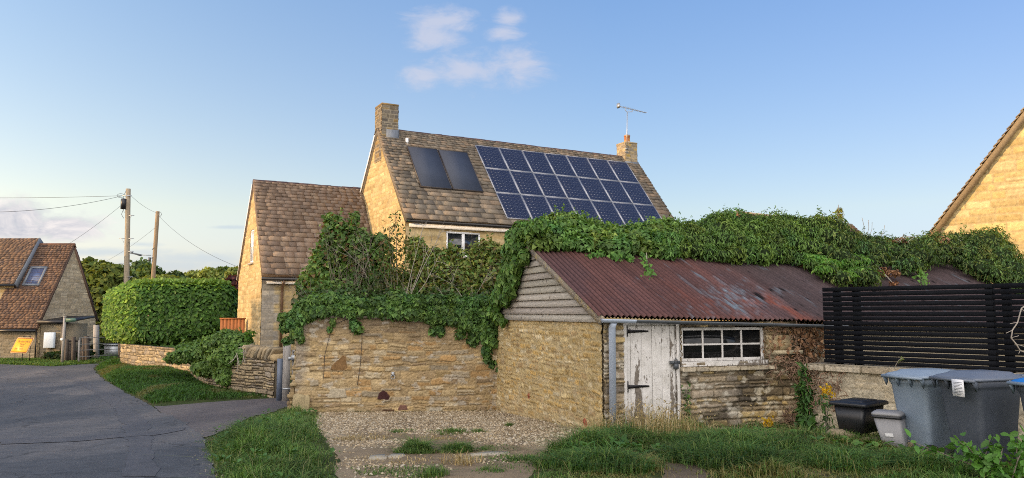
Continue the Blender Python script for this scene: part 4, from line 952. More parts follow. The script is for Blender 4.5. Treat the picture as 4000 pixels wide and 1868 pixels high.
m = MB(); f0 = Fr((*DP[0], gz_), d0, n0, UP); g = np.random.RandomState(44)
for i in range(12):
    x = .22 + i * .165; k = MB(); an = math.radians(g.uniform(24, 42)); c = f0(x, -.18, 1.12 + .13)
    loc = Fr(c, d0 * math.cos(an) + UP * math.sin(an), n0, -d0 * math.sin(an) + UP * math.cos(an)); boulder(m, loc, (0, 0, 0), (.050 * g.uniform(.7, 1.3), .19, .17 * g.uniform(.8, 1.15)), 70 + i, [(.36, .28, .175), (.29, .24, .165), (.40, .31, .19)][i % 3], .38, n=10)
boulder(m, f0, (.05, -.15, 1.17), (.15, .2, .09), 88, (.42, .31, .17), n=11)
m.build('cope_stones', M['stone'], dsw, col=True)

# ================================================================= SLATTED FENCE ON ITS LOW WALL
F0 = A(5.0, 12.4, 0); fd = A(.661, -.750, 0); fN = A(-.750, -.661, 0); FF = Fr(F0, fd, fN, UP)
fence = thing('slatted_fence', 'black stained fence of narrow horizontal slats above the low stone wall', 'fence', F0 + fd * 2 + UP * .9)
m = MB(FF); g = np.random.RandomState(6)
for i in range(15):
    z = .925 + i * .0755
    for a, b in ((0, 2.42), (2.425, 4.8)):
        s = g.normal(0, .002, 2); m.raw([(a, 0, z + s[0]), (b, 0, z + s[1]), (b, .02, z + s[1]), (a, .02, z + s[0]), (a, 0, z + .065 + s[0]), (b, 0, z + .065 + s[1]), (b, .02, z + .065 + s[1]), (a, .02, z + .065 + s[0])], [(0, 3, 2, 1), (4, 5, 6, 7), (0, 1, 5, 4), (1, 2, 6, 5), (2, 3, 7, 6), (3, 0, 4, 7)])
m.build('slats', M['paintblack'], fence)
for x in (.16, .47, 2.32, 2.52, 4.6): m = MB(FF); m.box((x, -.085, .80), (x + .10, -.002, 2.03)); m.build('post', M['paintblack'], fence)
m = MB(FF); m.box((.0, -.03, .865), (4.8, .05, .918)); m.build('gravel_board', M['paintblack'], fence)
low = thing('low_wall', 'low pale stone wall with flat coping under the black fence', 'wall', F0 + fd * 1.5 - UP * .25)
m = MB(); relief(m, Fr(FF(-.12, .24, -.5), fd, fN, UP), stonework(4.9, 1.27, .0125, 141, (.11, .2), (.25, .6), .018, .02, .012, .012, [(.47, .41, .30), (.44, .37, .255), (.50, .44, .33)], (.42, .36, .26), .45, .2, .03, .02))
k = MB(FF); k.box((-.12, -.25, -.5), (4.8, .235, .75), np.array((.42, .36, .26))); m.arr(np.vstack(k.v), [np.array(k.f[4])], np.vstack(k.c)); m.build('wall_face', M['stone'], low, col=True)
m = MB(); relief(m, Fr(FF(-.18, .315, .755), fd, fN, UP), stonework(4.95, .095, .0125, 142, (.2, .3), (.5, 1.0), .02, .03, .02, .01, [(.40, .33, .23), (.44, .35, .22), (.36, .31, .23)], (.12, .1, .07), .0, 0, .02, .01))
k = MB(FF); k.box((-.18, -.2, .752), (4.8, .317, .848), np.array((.38, .32, .22))); m.arr(np.vstack(k.v), [np.array(k.f[4])], np.vstack(k.c)); m.build('coping', M['stone'], low, col=True)
# ================================================================= BINS
def rrect(hx, y0, y1, r, n=5):
    P = []
    for cx, cy, a0 in ((hx - r, y1 - r, 0), (-hx + r, y1 - r, 90), (-hx + r, y0 + r, 180), (hx - r, y0 + r, 270)):
        for k in range(n): a = math.radians(a0 + 90 * k / (n - 1)); P.append((cx + r * math.cos(a), cy + r * math.sin(a)))
    return P
def loft(m, rings, caps=True):
    V = []; n = len(rings[0][0])
    for P, z in rings: V += [(x, y, z if np.isscalar(z) else z(x, y)) for x, y in P]
    F = [(i * n + k, i * n + (k + 1) % n, (i + 1) * n + (k + 1) % n, (i + 1) * n + k) for i in range(len(rings) - 1) for k in range(n)]
    if caps: F += [tuple(range(n))[::-1], tuple((len(rings) - 1) * n + k for k in range(n))]
    m.raw(V, F)
def wheelie(pos, yv, label, mbody, mlid, mrim=None, group='wheelie bins lined up in front of the fence', tagged=False):
    y = A(*yv, 0); y /= np.linalg.norm(y); x = A(y[1], -y[0], 0); fr = Fr(pos, x, y, UP)
    t = thing('wheelie_bin', label, 'bin', pos, group)
    m = MB(fr); loft(m, [(rrect(.195, -.235, .235, .05), .02), (rrect(.205, -.25, .25, .055), .05), (rrect(.235, -.305, .285, .06), .50), (rrect(.262, -.355, .318, .065), .86), (rrect(.268, -.365, .325, .065), .885), (rrect(.282, -.378, .338, .07), .905), (rrect(.285, -.382, .342, .07), .97)])
    for s in (-1, 1): m.prism([(s * .205, -.15, .06), (s * .255, -.20, .55), (s * .225, -.13, .55), (s * .19, -.1, .06)], (0, .012, 0)) if False else None
    bevel(m.build('body', mbody, t, True), .004, 1)
    m = MB(fr)
    for xx in (-.27, -.09, .09, .262): m.prism([(xx, -.38, .90), (xx, -.38, .985), (xx, -.445, 1.0), (xx, -.455, .965), (xx, -.40, .86)], (.014, 0, 0))
    m.tube([(-.285, -.445, .975), (.29, -.445, .975)], .019, 12); m.build('handle', mrim or mlid, t)
    dome = lambda h: (lambda X, Y: h + .0 * X)
    m = MB(fr); loft(m, [(rrect(.292, -.41, .36, .08), .966), (rrect(.305, -.43, .375, .085), .975), (rrect(.305, -.43, .375, .085), .995), (rrect(.285, -.40, .355, .09), 1.012), (rrect(.235, -.31, .30, .10), 1.035), (rrect(.215, -.28, .28, .10), 1.055), (rrect(.10, -.15, .15, .08), 1.066)])
    lid = m.build('lid', mlid, t, True)
    for s in (-1, 1):
        m = MB(fr); m.tube([(s * .16 - .05, .36, 1.0), (s * .16 - .05, .42, 1.015), (s * .16 + .05, .42, 1.015), (s * .16 + .05, .36, 1.0)], .012, 8); m.build('lid_grip', mlid, lid)
    for s in (-1, 1):
        m = MB(Fr(fr(s * .225, -.27, .10), y, UP, x)); m.lathe([(.05, -.03), (.098, -.028), (.10, -.01), (.10, .01), (.098, .028), (.05, .03)], 20); m.build('wheel', M['rubber'], t)
    return t, fr
yv = (.943, .333)
bA, frA = wheelie((5.11, 9.57, -.10), (.93, .37), 'grey-blue wheelie bin with pale lid, leaning beside the small caddy', M['binlight'], M['binlid'])
bB, frB = wheelie((5.34, 8.88, -.07), yv, 'dark grey wheelie bin with a white paper tag on its handle', M['bindark'], M['binlid2'])
bC, frC = wheelie((5.74, 8.10, -.06), yv, 'wheelie bin with bright blue lid cut off by the right edge', M['bindark'], M['blueplastic'], M['binlid'])
m = MB(frB); m.raw([(.02, -.466, .985), (.17, -.466, .985), (.19, -.478, .80), (.04, -.478, .80), (.02, -.463, .985), (.17, -.463, .985), (.19, -.475, .80), (.04, -.475, .80)], [(0, 1, 2, 3), (4, 7, 6, 5), (0, 4, 5, 1), (1, 5, 6, 2), (2, 6, 7, 3), (3, 7, 4, 0)])
tg = tag(m.build('paper_tag', M['paper']), 'white printed paper tag hanging from the dark bin handle', 'tag')
m = MB(frB)
for i in range(9): z = .955 - i * .016; o = (.985 - z) / .185; m.raw([(.045 + .02 * o, -.4672 - .012 * o, z), (.15 + .02 * o - (.03 if i % 3 == 2 else 0), -.4672 - .012 * o, z), (.15 + .02 * o - (.03 if i % 3 == 2 else 0), -.4676 - .012 * o, z - .005), (.045 + .02 * o, -.4676 - .012 * o, z - .005)], [(0, 1, 2, 3)])
m.build('print_lines', M['oldgutter'], tg)
# food caddy
t = thing('food_caddy', 'small grey food waste caddy with dark rimmed lid and white sticker', 'caddy', (4.70, 9.60, -.06))
a = math.radians(-38); ti = math.radians(7); xx = A(math.cos(a), math.sin(a), 0); yy = A(-math.sin(a), math.cos(a), 0)
fr = Fr((4.70, 9.58, -.05), xx * math.cos(ti) - UP * math.sin(ti) * 0 + UP * math.sin(-ti) * 0, yy, UP + A(-.20, 0, 0))
m = MB(fr); loft(m, [(rrect(.115, -.10, .10, .03), .0), (rrect(.125, -.11, .11, .035), .03), (rrect(.158, -.145, .145, .04), .43)]); m.build('body', M['caddygrey'], t, True)
m = MB(fr); loft(m, [(rrect(.165, -.155, .155, .045), .425), (rrect(.172, -.162, .162, .045), .43), (rrect(.172, -.162, .162, .045), .455)]); m.build('rim', M['blackplastic'], t, True)
m = MB(fr); loft(m, [(rrect(.168, -.158, .158, .045), .456), (rrect(.17, -.16, .16, .045), .48), (rrect(.14, -.13, .13, .05), .505), (rrect(.08, -.07, .07, .04), .51)]); m.build('lid', M['caddygrey'], t, True)
m = MB(fr); m.raw([(-.06, -.136, .21), (.03, -.136, .21), (.03, -.140, .25), (-.06, -.140, .25)], [(0, 1, 2, 3)]); st = m.build('sticker', M['paper'], t)
# black recycling box with lid
L_, S_ = A(.77, .64, 0), A(.64, -.77, 0); bp = A(4.50, 10.14, .13); fr = Fr(bp, L_, S_, UP)
t = thing('recycling_box', 'black plastic recycling box with clip-on lid resting on the broken stone trough', 'box', bp)
m = MB(fr); loft(m, [(rrect(.25, -.165, .165, .04), .0), (rrect(.29, -.20, .20, .04), .33)]); m.build('body', M['blackplastic'], t, True)
m = MB(fr); loft(m, [(rrect(.32, -.23, .23, .04), .335), (rrect(.335, -.245, .245, .045), .34), (rrect(.335, -.245, .245, .045), .372), (rrect(.315, -.225, .225, .04), .385), (rrect(.22, -.15, .15, .03), .386), (rrect(.215, -.145, .145, .03), .40)]); bevel(m.build('lid', M['blackplastic'], t), .004, 1)
# broken stone trough
m = MB(); g = np.random.RandomState(2)
boulder(m, Fr((4.62, 9.82, -.02), A(.93, -.37, 0), A(.37, .93, 0), UP), (0, 0, -.04), (.40, .22, .14), 7, (.29, .235, .15), .45, n=22)
boulder(m, Fr((4.20, 10.06, .02), A(.6, -.8, 0), A(.8, .6, 0), UP), (0, 0, -.06), (.22, .13, .18), 11, (.28, .225, .145), .45, n=18)
tag(m.build('stone_trough', M['stone'], col=True), 'broken lichened stone trough under the black recycling box', 'trough')

# ================================================================= GATE BESIDE THE GARDEN WALL
px = at_depth(1116, 1560, 18.4); gp = A(px[0], px[1], -.45)
t = thing('garden_gate', 'weathered wooden gate sagging from a tall grey post beside the dry stone wall', 'gate', gp)
fr = Fr(gp, A(.93, .37, 0), A(.37, -.93, 0), UP)
m = MB(fr); m.box((-.085, -.08, -.15), (.075, .08, 1.40)); m.prism([(-.085, -.08, 1.40), (.075, -.08, 1.40), (-.005, -.08, 1.43)], (0, .16, 0)); m.build('gate_post', M['greywood'], t)
m = MB(fr)
m.bar((.16, .02, .12), (.13, .02, 1.22), .05, .045, (0, 1, 0)); m.bar((.46, .03, .95), (.42, .03, .05), .03, .05, (0, 1, 0)); m.bar((.16, .05, .38), (.36, .09, .24), .02, .08); m.bar((.16, .05, .66), (.34, .09, .58), .02, .09)
m.bar((.13, .05, 1.20), (.30, .05, 1.20), .04, .05); m.bar((.42, .02, 1.02), (.16, .02, .15), .02, .045, (0, 1, 0))
m.build('gate_leaf', M['greywood'], t)
m = MB(fr); m.box((.09, .055, .98), (.30, .10, 1.10)); m.box((-.088, .05, .30), (.14, .088, .34)); m.box((.02, .082, .99), (.12, .095, 1.06)); m.build('latch', M['galv'], t)
m = MB(fr); m.box((-.21, -.06, .02), (-.09, -.02, 1.02)); tag(m.build('metal_panel', mat('blue_grey_metal', (.13, .16, .22), .5, .25, 5)), 'blue-grey metal panel standing between the dry stone wall and the gate post', 'panel')
# orange boards between hedge and house wing
p = at_depth(862, 1246, 27.2); fr = Fr((p[0], p[1], -.5), A(1, -.05, 0), A(0, -1, 0), UP)
t = thing('panel_fence', 'orange stained close-boarded fence panel between the hedge and the house', 'fence', (p[0] + .4, p[1], -.45))
m = MB(fr)
for i in range(7): m.box((i * .125, 0, 0), (i * .125 + .12, .02 + .006 * (i % 2), 1.93))
m.build('boards', M['orangewood'], t); m = MB(fr); m.box((-.02, -.02, 1.93), (.90, .05, 1.97)); m.build('capping', M['orangewood'], t)

# ================================================================= POLES, LAMP, WIRES
def pole(u0, u1, vt, Y, r, name, label, mt):
    a = at_depth(u0, 1106, Y); b = at_depth(u1, vt, Y); d = (b - a) / (b[2] - a[2]); a = a + d * (-.5 - a[2])
    t = thing('utility_pole', label, 'pole', a); m = MB(); n = 12; P = [a + (b - a) * i / n for i in range(n + 1)]
    m.tube(P, [r * (1.12 - .22 * i / n) for i in range(n + 1)], 16); m.build('pole', mt, t, True); return t, a, b
t1, a1, b1 = pole(494, 501, 738, 38, .125, 'p', 'taller grey utility pole with step irons and black canister at its top', M['polegrey'])
m = MB(); cpos = b1 + A(-.13, -.15, -.78); m.fr = Fr(cpos, (1, 0, 0), (0, 1, 0), UP); m.lathe([(.08, -.26), (.125, -.25), (.125, .24), (.10, .26), (.05, .27)], 16); m.build('canister', M['blackplastic'], t1, True)
S = b1 - a1
for h, s_ in ((1.0, -1), (1.35, 1), (2.5, -1), (2.5, 1), (3.15, 1), (3.75, -1), (4.4, 1)):
    p = b1 - S / S[2] * h; m = MB(); m.tube([p + A(s_ * .08, -.08, 0), p + A(s_ * .36, -.08, 0)], .017, 6); m.tube([p + A(s_ * .12, -.08, -.2), p + A(s_ * .24, -.08, 0)], .010, 5); m.build('step_iron', M['galv'], t1)
m = MB(); m.tube([b1 + A(-.22, -.1, -.36), b1 + A(.22, -.1, -.36)], .03, 6); m.build('cross_bar', M['galv'], t1)
a = np.linspace(.3, 6.4, 18); m = MB(); m.tube([b1 + A(-.30 + .18 * math.cos(t), -.12, -.36 + .10 * math.sin(t)) for t in a], .009, 5); m.tube([b1 + A(-.02, -.14, -.1), b1 + A(-.10, -.16, -.3), b1 + A(-.14, -.16, -.55)], .01, 5); m.tube([b1 + A(-.1, -.15, -1.02), b1 + A(-.2, -.15, -1.3), b1 + A(-.08, -.15, -1.5)], .011, 5); m.build('cable_loops', M['wire'], t1)
t2, a2, b2 = pole(597, 616, 826, 43, .115, 'p', 'shorter brown utility pole leaning slightly, carrying a street lamp arm', M['postwood'])
m = MB(); m.tube([b2 + A(.06, -.1, -.05), b2 + A(.22, -.1, -.06), b2 + A(.28, -.1, -.2), b2 + A(.18, -.1, -.32)], .012, 5)
for h in (2.05, 2.55): m.tube([b2 + A(.1 * math.cos(x), .12 * math.sin(x), -h - .1 * math.sin(x * .5)) - A(.055 * h / 1.0, 0, 0) for x in np.linspace(0, 6.28, 12)], .012, 5)
m.build('cable_loops', M['wire'], t2)
lp = on_plane(590, 998, b2, A(0, 1, 0)); 
m = MB(); m.tube([lp + A(.05, -.1, 0), lp + A(-.62, -.1, .02)], .022, 8); m.box((0, 0, 0), (.001, .001, .001)) if False else None
lamp = thing('street_lamp', 'small street lamp on a horizontal arm bracketed to the shorter pole', 'street lamp', lp)
m.build('lamp_arm', M['galv'], lamp)
fr = Fr(lp + A(-.62, -.1, .02), A(-.97, 0, .22), A(0, 1, 0), A(.22, 0, .97)); m = MB(fr); loft(m, [(rrect(.02, -.02, .02, .01), 0)] and [([(x + .3, y) for x, y in rrect(.26, -.08, .08, .05)], -.03), ([(x + .3, y) for x, y in rrect(.30, -.10, .10, .06)], .0), ([(x + .3, y) for x, y in rrect(.27, -.07, .07, .05)], .05)]); m.build('lamp_head', M['oldgutter'], lamp)
m = MB(fr); m.lathe([(.04, .05), (.05, .07), (.045, .11), (.02, .13)], 10, (.42, 0, 0)); m.build('photocell', M['galv'], lamp)
m = MB(fr); m.box((-.12, -.06, -.05), (.06, .06, .055)); m.fr = Fr(lp, A(1, 0, 0), A(0, 1, 0), UP); m.box((-.08, -.15, -.34), (.03, -.05, -.12)); m.build('bracket', M['oldgutter'], lamp)
def wire(a, b, sag, label, r=.0065):
    P = [a + (b - a) * t - UP * sag * 4 * t * (1 - t) for t in np.linspace(0, 1, 28)]; m = MB(); m.tube(P, r, 5)
    tag(m.build('overhead_wire', M['wire']), label, 'wire', 'overhead wires strung from the poles')
w0 = b1 + A(-.2, -.1, -.36)
wire(w0, at_depth(-420, 765, 46), .12, 'upper overhead wire running level from the taller pole to the left edge', .009)
wire(w0, at_depth(-420, 812, 30), .45, 'lower drooping overhead wire from the taller pole to the left edge', .009)
wire(b1 + A(-.1, -.1, -.7), at_depth(72, 1062, 35.4), .25, 'overhead wire slanting from the taller pole down onto the cottage roof')
wire(b1 + A(.2, -.1, -.36), b2 + A(.0, -.12, -.1), .10, 'short overhead wire between the two utility poles')
wire(b2 + A(.1, -.1, -.25), at_depth(935, 1045, 27.6), .30, 'overhead wire from the shorter pole down to the house wing gable')
wire(b2 + A(-.06, -.12, -.95), at_depth(395, 1030, 52), .15, 'overhead wire passing behind the taller pole down towards the trees')

# ================================================================= SIGNS AND GATES BY THE COTTAGE
sc = at_depth(86, 1349, 32.4); back = A(.5, .866, 0); ex = A(.88, -.475, 0); tl = math.radians(24); ez = UP * math.cos(tl) + A(.475, .88, 0) * math.sin(tl); en = np.cross(ex, ez); en = en if en[1] < 0 else -en
fr = Fr(sc, ex, ez, en); t = thing('road_sign', 'yellow temporary road closure sign with red border on a metal stand', 'sign', A(sc[0], sc[1], -.42))
def plate(m, hw, hh, r, z0, z1):
    P = [(x, y) for x, y in rrect(hw, -hh, hh, r, 6)]; n = len(P); m.raw([(x, y, z0) for x, y in P] + [(x, y, z1) for x, y in P], [tuple(range(n))[::-1], tuple(range(n, 2 * n))] + [(i, (i + 1) % n, n + (i + 1) % n, n + i) for i in range(n)])
m = MB(fr); plate(m, .60, .345, .06, -.012, .0); m.build('sign_board', M['signedge'], t)
m = MB(fr); plate(m, .575, .32, .05, .0, .004); m.build('red_border', M['signred'], t)
m = MB(fr); plate(m, .55, .295, .04, .004, .008); m.build('yellow_face', M['signyellow'], t)
def text(s, size, x, y, parent, fr, mt, shear=.0, off=.011):
    cu = bpy.data.curves.new('lettering', 'FONT'); cu.body = s; cu.size = size; cu.align_x = 'CENTER'; cu.shear = shear; cu.extrude = .001
    ob = bpy.data.objects.new('tmp', cu); COL.objects.link(ob); dg = bpy.context.evaluated_depsgraph_get(); me = bpy.data.meshes.new_from_object(ob.evaluated_get(dg))
    V = np.zeros(len(me.vertices) * 3); me.vertices.foreach_get('co', V); V = V.reshape(-1, 3); F = {}
    for p in me.polygons: F.setdefault(len(p.vertices), []).append(tuple(p.vertices))
    bpy.data.objects.remove(ob); bpy.data.curves.remove(cu)
    return mk('lettering', fr(V + A(x, y, off)), [np.array(f) for f in F.values()], mt, parent)
ink = mat('dark_brown_lettering', (.16, .06, .01), .6, .1, 9)
text('This Road Will Be', .125, .03, .12, t, fr, ink, .3); text('"Closed"', .12, .0, .01, t, fr, ink, .3); text('8/9/25', .105, .03, -.09, t, fr, ink, .25); text('FOR    DAYS', .11, -.10, -.20, t, fr, ink, .25)
m = MB(fr)
for x in (-.25, .28): m.tube([(x, .40, -.02), (x, -.34, -.02), (x, -.36, -.02)], .014, 6)
m.tube([(-.25, .40, -.02), (.28, .40, -.02)], .014, 6)
m.fr = WORLD
for x in (-.25, .28):
    p = fr(x, -.35, -.02); q = A(p[0], p[1], -.42); m.tube([p, q], .014, 6); m.tube([q + A(-.0, -.3, .01), q + A(.0, .35, .01)], .014, 6); m.tube([fr(x, .38, -.03), q + A(.1, .34, .02)], .012, 6)
m.build('sign_stand', M['iron'], t)
p = at_depth(243, 1405, 31.6); q = at_depth(253, 1240, 31.6)
t = thing('finger_post', 'slender wooden finger post with a green pointed arm', 'signpost', A(p[0], p[1], -.42))
m = MB(); m.tube([A(p[0], p[1], -.45), q], .055, 10); m.tube([q, q + UP * .05], .062, 10); m.build('post', M['greywood'], t)
m = MB(Fr(q - UP * .16, A(1, -.08, 0), A(0, -1, 0), UP)); m.prism([(.04, .0, -.03), (.46, .0, -.02), (.52, .0, .05), (.46, .0, .13), (.04, .0, .12)], (0, .03, 0)); m.build('finger_arm', M['signgreen'], t)
m = MB(); pp = at_depth(241, 1326, 31.5); m.fr = Fr(pp, A(1, 0, 0), UP, A(0, -1, 0)); m.lathe([(.001, 0), (.055, 0), (.055, .012), (.001, .014)], 16); m.build('waymark_disc', M['white'], t)
# old timber paling fence and metal field gate
t = thing('paling_fence', 'dark old timber paling fence in front of the cottage gable', 'fence', (-18.6, 32.2, -.42)); m = MB(); g = np.random.RandomState(3)
def post_at(u, vt, vb, Y, w, mt, parent, name='post'):
    b = at_depth(u, vb, Y); tp = at_depth(u, vt, Y); m = MB(); m.bar((b[0], b[1], -.6), (tp[0] + g.normal(0, .02), tp[1], tp[2]), w, w * .8, (0, 1, 0)); return m.build(name, mt, parent)
for u, vt, w in ((258, 1326, .13), (287, 1316, .12), (327, 1318, .09), (343, 1313, .15)): post_at(u, vt, 1410, 32.3, w, M['darkwood'], t)
a, b = at_depth(250, 1336, 32.4), at_depth(356, 1327, 32.4)
m = MB(); m.bar(a, b, .05, .09); m.bar(a - UP * .42, b - UP * .42, .05, .09); m.bar(a + A(.1, 0, -.05), a + A(.5, 0, -.45), .04, .08)
for i in range(9): p = a + (b - a) * (i / 8.5); h = g.uniform(.55, .95); m.bar((p[0], p[1] - .06, -.5), (p[0] + g.normal(0, .03), p[1] - .06, -.42 + h), .09, .02, (0, 1, 0))
m.build('rails_and_pales', M['darkwood'], t)
t = thing('field_gate', 'tubular metal field gate with five bars between wooden posts', 'gate', (-16.8, 32.0, -.42)); m = MB()
a, b = at_depth(312, 1328, 31.8), at_depth(474, 1328, 33.0)
for z in (1.32 - .28, .78, .54, .28, .06):
    m.tube([A(a[0], a[1], z - .5 + .08), A(b[0], b[1], z - .5 + .08)], .018, 6)
for s in (0.0, 1.0): p = a + (b - a) * s; m.tube([A(p[0], p[1], -.40), A(p[0], p[1], .64)], .024, 6)
m.build('gate_bars', M['galv'] if False else mat('grey_rusty_tube', (.17, .165, .16), .6, .3, 9), t)
post_at(308, 1330, 1405, 31.8, .06, M['greywood'], t, 'gate_post'); post_at(377, 1270, 1405, 34, .19, M['greywood'], t, 'gate_post'); post_at(474, 1340, 1408, 33.2, .17, M['darkwood'], t, 'gate_post')
p = at_depth(445, 1338, 36); m = MB(Fr((p[0], p[1], -.45), A(1, 0, 0), A(0, -1, 0), UP)); m.box((-.35, -.2, 0), (.35, .2, .62), top=(.96, .9)); m.box((-.38, -.23, .62), (.38, .23, .66)); t = tag(m.build('water_tank', M['galv']), 'grey metal water tank standing beyond the field gate', 'tank')
# stone slabs lying in the yard
slabmat = mat('slab_stone', (.36, .32, .25), .9, .3, 9, .4, 50)
def slab(us, label, name='stone_slab', cat='slab', group='flat stone slabs set in the gravel', mt=None):
    P = [on_ground(u, v) for u, v in us]; m = MB(); m.prism([p - UP * .03 for p in P], (0, 0, .050)); tag(m.build(name, mt or slabmat), label, cat, group)
slab([(1440, 1795), (1448, 1785), (1505, 1780), (1515, 1786), (1508, 1797), (1445, 1800)], 'larger pale stone slab set flush in the left of the gravel')
slab([(1515, 1788), (1530, 1779), (1575, 1777), (1584, 1784), (1560, 1793), (1520, 1794)], 'smaller pale stone slab touching the right end of the larger one')
slab([(1838, 1778), (1900, 1770), (1985, 1770), (1990, 1776), (1930, 1781), (1840, 1786)], 'long narrow pale stone slab right of the grassy tufts')
slab([(664, 1500), (700, 1481), (706, 1484), (672, 1503)], 'pale broken plank lying on the grass verge below the wall', 'plank', 'plank', None, M['greywood'])
# ================================================================= GROUND, LANE, YARD
def gp2(u, v): p = on_ground(u, v); return (p[0], p[1])
ROAD = [gp2(*p) for p in ((850, 1868), (800, 1725), (776, 1695), (700, 1640), (590, 1584), (530, 1556), (466, 1522), (420, 1495), (385, 1465), (368, 1445), (372, 1431), (392, 1423))]
ROAD = [(-1.6, -14), (-2.1, 3), (-2.5, 5.5)] + ROAD + [(-21, 31.4), (-34, 31.9), (-60, 33), (-60, 25), (-34, 22), (-21, 14), (-13, 5), (-9, -14)]
DRIVE = [gp2(*p) for p in ((780, 1718), (860, 1690), (1000, 1625), (1110, 1592), (1200, 1585), (1150, 1540), (1090, 1556), (900, 1566), (760, 1578), (640, 1588), (596, 1588))]
YARD = [(-1.62, 2), (-1.66, 7.5), (-2.05, 9.2), (-2.75, 11.5), (-3.6, 14.2), (-4.0, 16.2), (-.3, 16.6), (1.3, 12.1), (.95, 10.9), (.45, 9.8), (.25, 8.4), (.12, 7.2), (.0, 2)]
PATH = [(1.35, 7.2), (1.85, 9.4), (2.15, 9.7), (2.1, 9.0), (2.0, 7.2)]
def mound(x, y):
    h = .20 * np.exp(-(((x + 3.15) / .85) ** 2 + ((y - 10.6) / 2.9) ** 2)) + .10 * np.exp(-(((x - 1.0) / .7) ** 2 + ((y - 9.6) / 1.2) ** 2)) + .10 * np.exp(-(((x - 3.4) / 1.2) ** 2 + ((y - 9.4) / 1.0) ** 2))
    h = h + .16 * np.exp(-(((x + 8.6) / 1.4) ** 2 + ((y - 19.6) / 2.2) ** 2)) + .22 * np.exp(-(((x + 12.0) / 2.2) ** 2 + ((y - 26.0) / 3.2) ** 2)) + .2 * np.exp(-(((x + 15.5) / 1.5) ** 2 + ((y - 31) / 2.2) ** 2))
    h = h + .05 * (fbm(x * .9, y * .9, 3, 3) - .3)
    d = np.full(np.shape(x), 9.0)
    for P in (ROAD, DRIVE, YARD, PATH): d = np.where(inpoly(x, y, P), 0, np.minimum(d, polydist(x, y, P)))
    return h * sstep(.0, .5, d)
def hills(x, y):
    r = np.hypot(x, y); return sstep(60, 260, r) * 7.0 * (.4 + .9 * fbm(x * .006 + 3, y * .006, 3, 5)) - .0 * r
def terrain(x, y): return flat(x, y) + mound(x, y) + hills(x, y)
xs = np.concatenate([-np.geomspace(700, 26, 26), np.arange(-25, 14.01, .2), np.geomspace(15, 700, 26)])
ys = np.concatenate([-np.geomspace(500, 4, 18), np.arange(-2, 40.01, .2), np.geomspace(41, 900, 30)])
Xg, Yg = np.meshgrid(xs, ys); Zg = terrain(Xg, Yg)
idx = np.arange(Xg.size).reshape(Xg.shape)
mk('ground', np.stack([Xg, Yg, Zg], -1).reshape(-1, 3), np.stack([idx[:-1, :-1], idx[:-1, 1:], idx[1:, 1:], idx[1:, :-1]], -1).reshape(-1, 4), M['ground'], smooth=True, loc=(0, 0, 0))['kind'] = 'structure'
import bmesh
def sheet(name, poly, off, mt, label=None):
    P = []                                                        # ragged outline
    n = len(poly)
    for i in range(n):
        a, b = A(*poly[i]), A(*poly[(i + 1) % n]); L = np.linalg.norm(b - a); k = max(1, int(min(L, 30) / .18)); nr = A(-(b - a)[1], (b - a)[0]) / max(L, 1e-6)
        for j in range(k):
            q = a + (b - a) * j / k; P.append(q + nr * (.10 * (vn(q[0] * 2.1, q[1] * 2.1, 4) - .5) + .07 * (vn(q[0] * 7, q[1] * 7, 8) - .5)) * (L < 30))
    bm = bmesh.new(); vs = [bm.verts.new((p[0], p[1], 0)) for p in P]; bm.faces.new(vs)
    for yy in (8.0, 16.4):
        bmesh.ops.bisect_plane(bm, geom=bm.verts[:] + bm.edges[:] + bm.faces[:], plane_co=(0, yy, 0), plane_no=(0, 1, 0))
    bmesh.ops.triangulate(bm, faces=bm.faces[:])
    for v in bm.verts: v.co.z = float(flat(v.co.x, v.co.y)) + off
    me = bpy.data.meshes.new(name); bm.to_mesh(me); bm.free(); me.materials.append(mt); o = bpy.data.objects.new(name, me); COL.objects.link(o); o['kind'] = 'structure'; ORG[o] = A(0, 0, 0); return o
sheet('road', ROAD, .016, M['road'])
PATCH = [gp2(*p) for p in ((478, 1868), (610, 1868), (592, 1720), (578, 1650), (488, 1580), (436, 1543), (300, 1482), (205, 1447), (178, 1450), (285, 1490), (392, 1552), (452, 1602), (488, 1680), (500, 1740))]
PATCH2 = [gp2(*p) for p in ((0, 1722), (300, 1712), (600, 1690), (720, 1672), (722, 1684), (600, 1705), (300, 1730), (0, 1742))]
sheet('road_patch', PATCH, .020, M['patch']); sheet('road_patch', PATCH2, .023, M['patch']); sheet('driveway', DRIVE, .011, M['drive']); sheet('yard', YARD, .006, M['yard']); sheet('path', PATH, .006, M['soil'])
# loose gravel stones
def pebbles(pts, s, g, pal):
    n = len(pts); T = A((1, 0, 0), (0, 1, 0), (-1, 0, 0), (0, -1, 0), (0, 0, 1)); T = np.vstack([T])
    a = g.rand(n) * 6.28; R = np.stack([np.stack([np.cos(a), -np.sin(a), 0 * a], 1), np.stack([np.sin(a), np.cos(a), 0 * a], 1), np.stack([0 * a, 0 * a, 1 + 0 * a], 1)], 1)
    sc = s * g.uniform(.4, 1.4, (n, 1, 1)) * np.stack([g.uniform(.7, 1.3, n), g.uniform(.5, 1, n), g.uniform(.4, .9, n)], 1)[:, None, :]
    V = (T[None] * sc) @ R.transpose(0, 2, 1) + g.normal(0, .12, (n, 5, 3)) * s + pts[:, None]
    b = np.arange(n)[:, None] * 5; F = [b + np.array(t) for t in ((0, 1, 4), (1, 2, 4), (2, 3, 4), (3, 0, 4))]
    c = np.array(pal)[g.randint(0, len(pal), n)] * g.uniform(.7, 1.25, (n, 1)); return V.reshape(-1, 3), F, np.repeat(c, 5, 0)
g = np.random.RandomState(15)
N = 26000; x = g.uniform(-4.1, 1.4, N); y = 7.2 + 9.5 * g.rand(N) ** .9
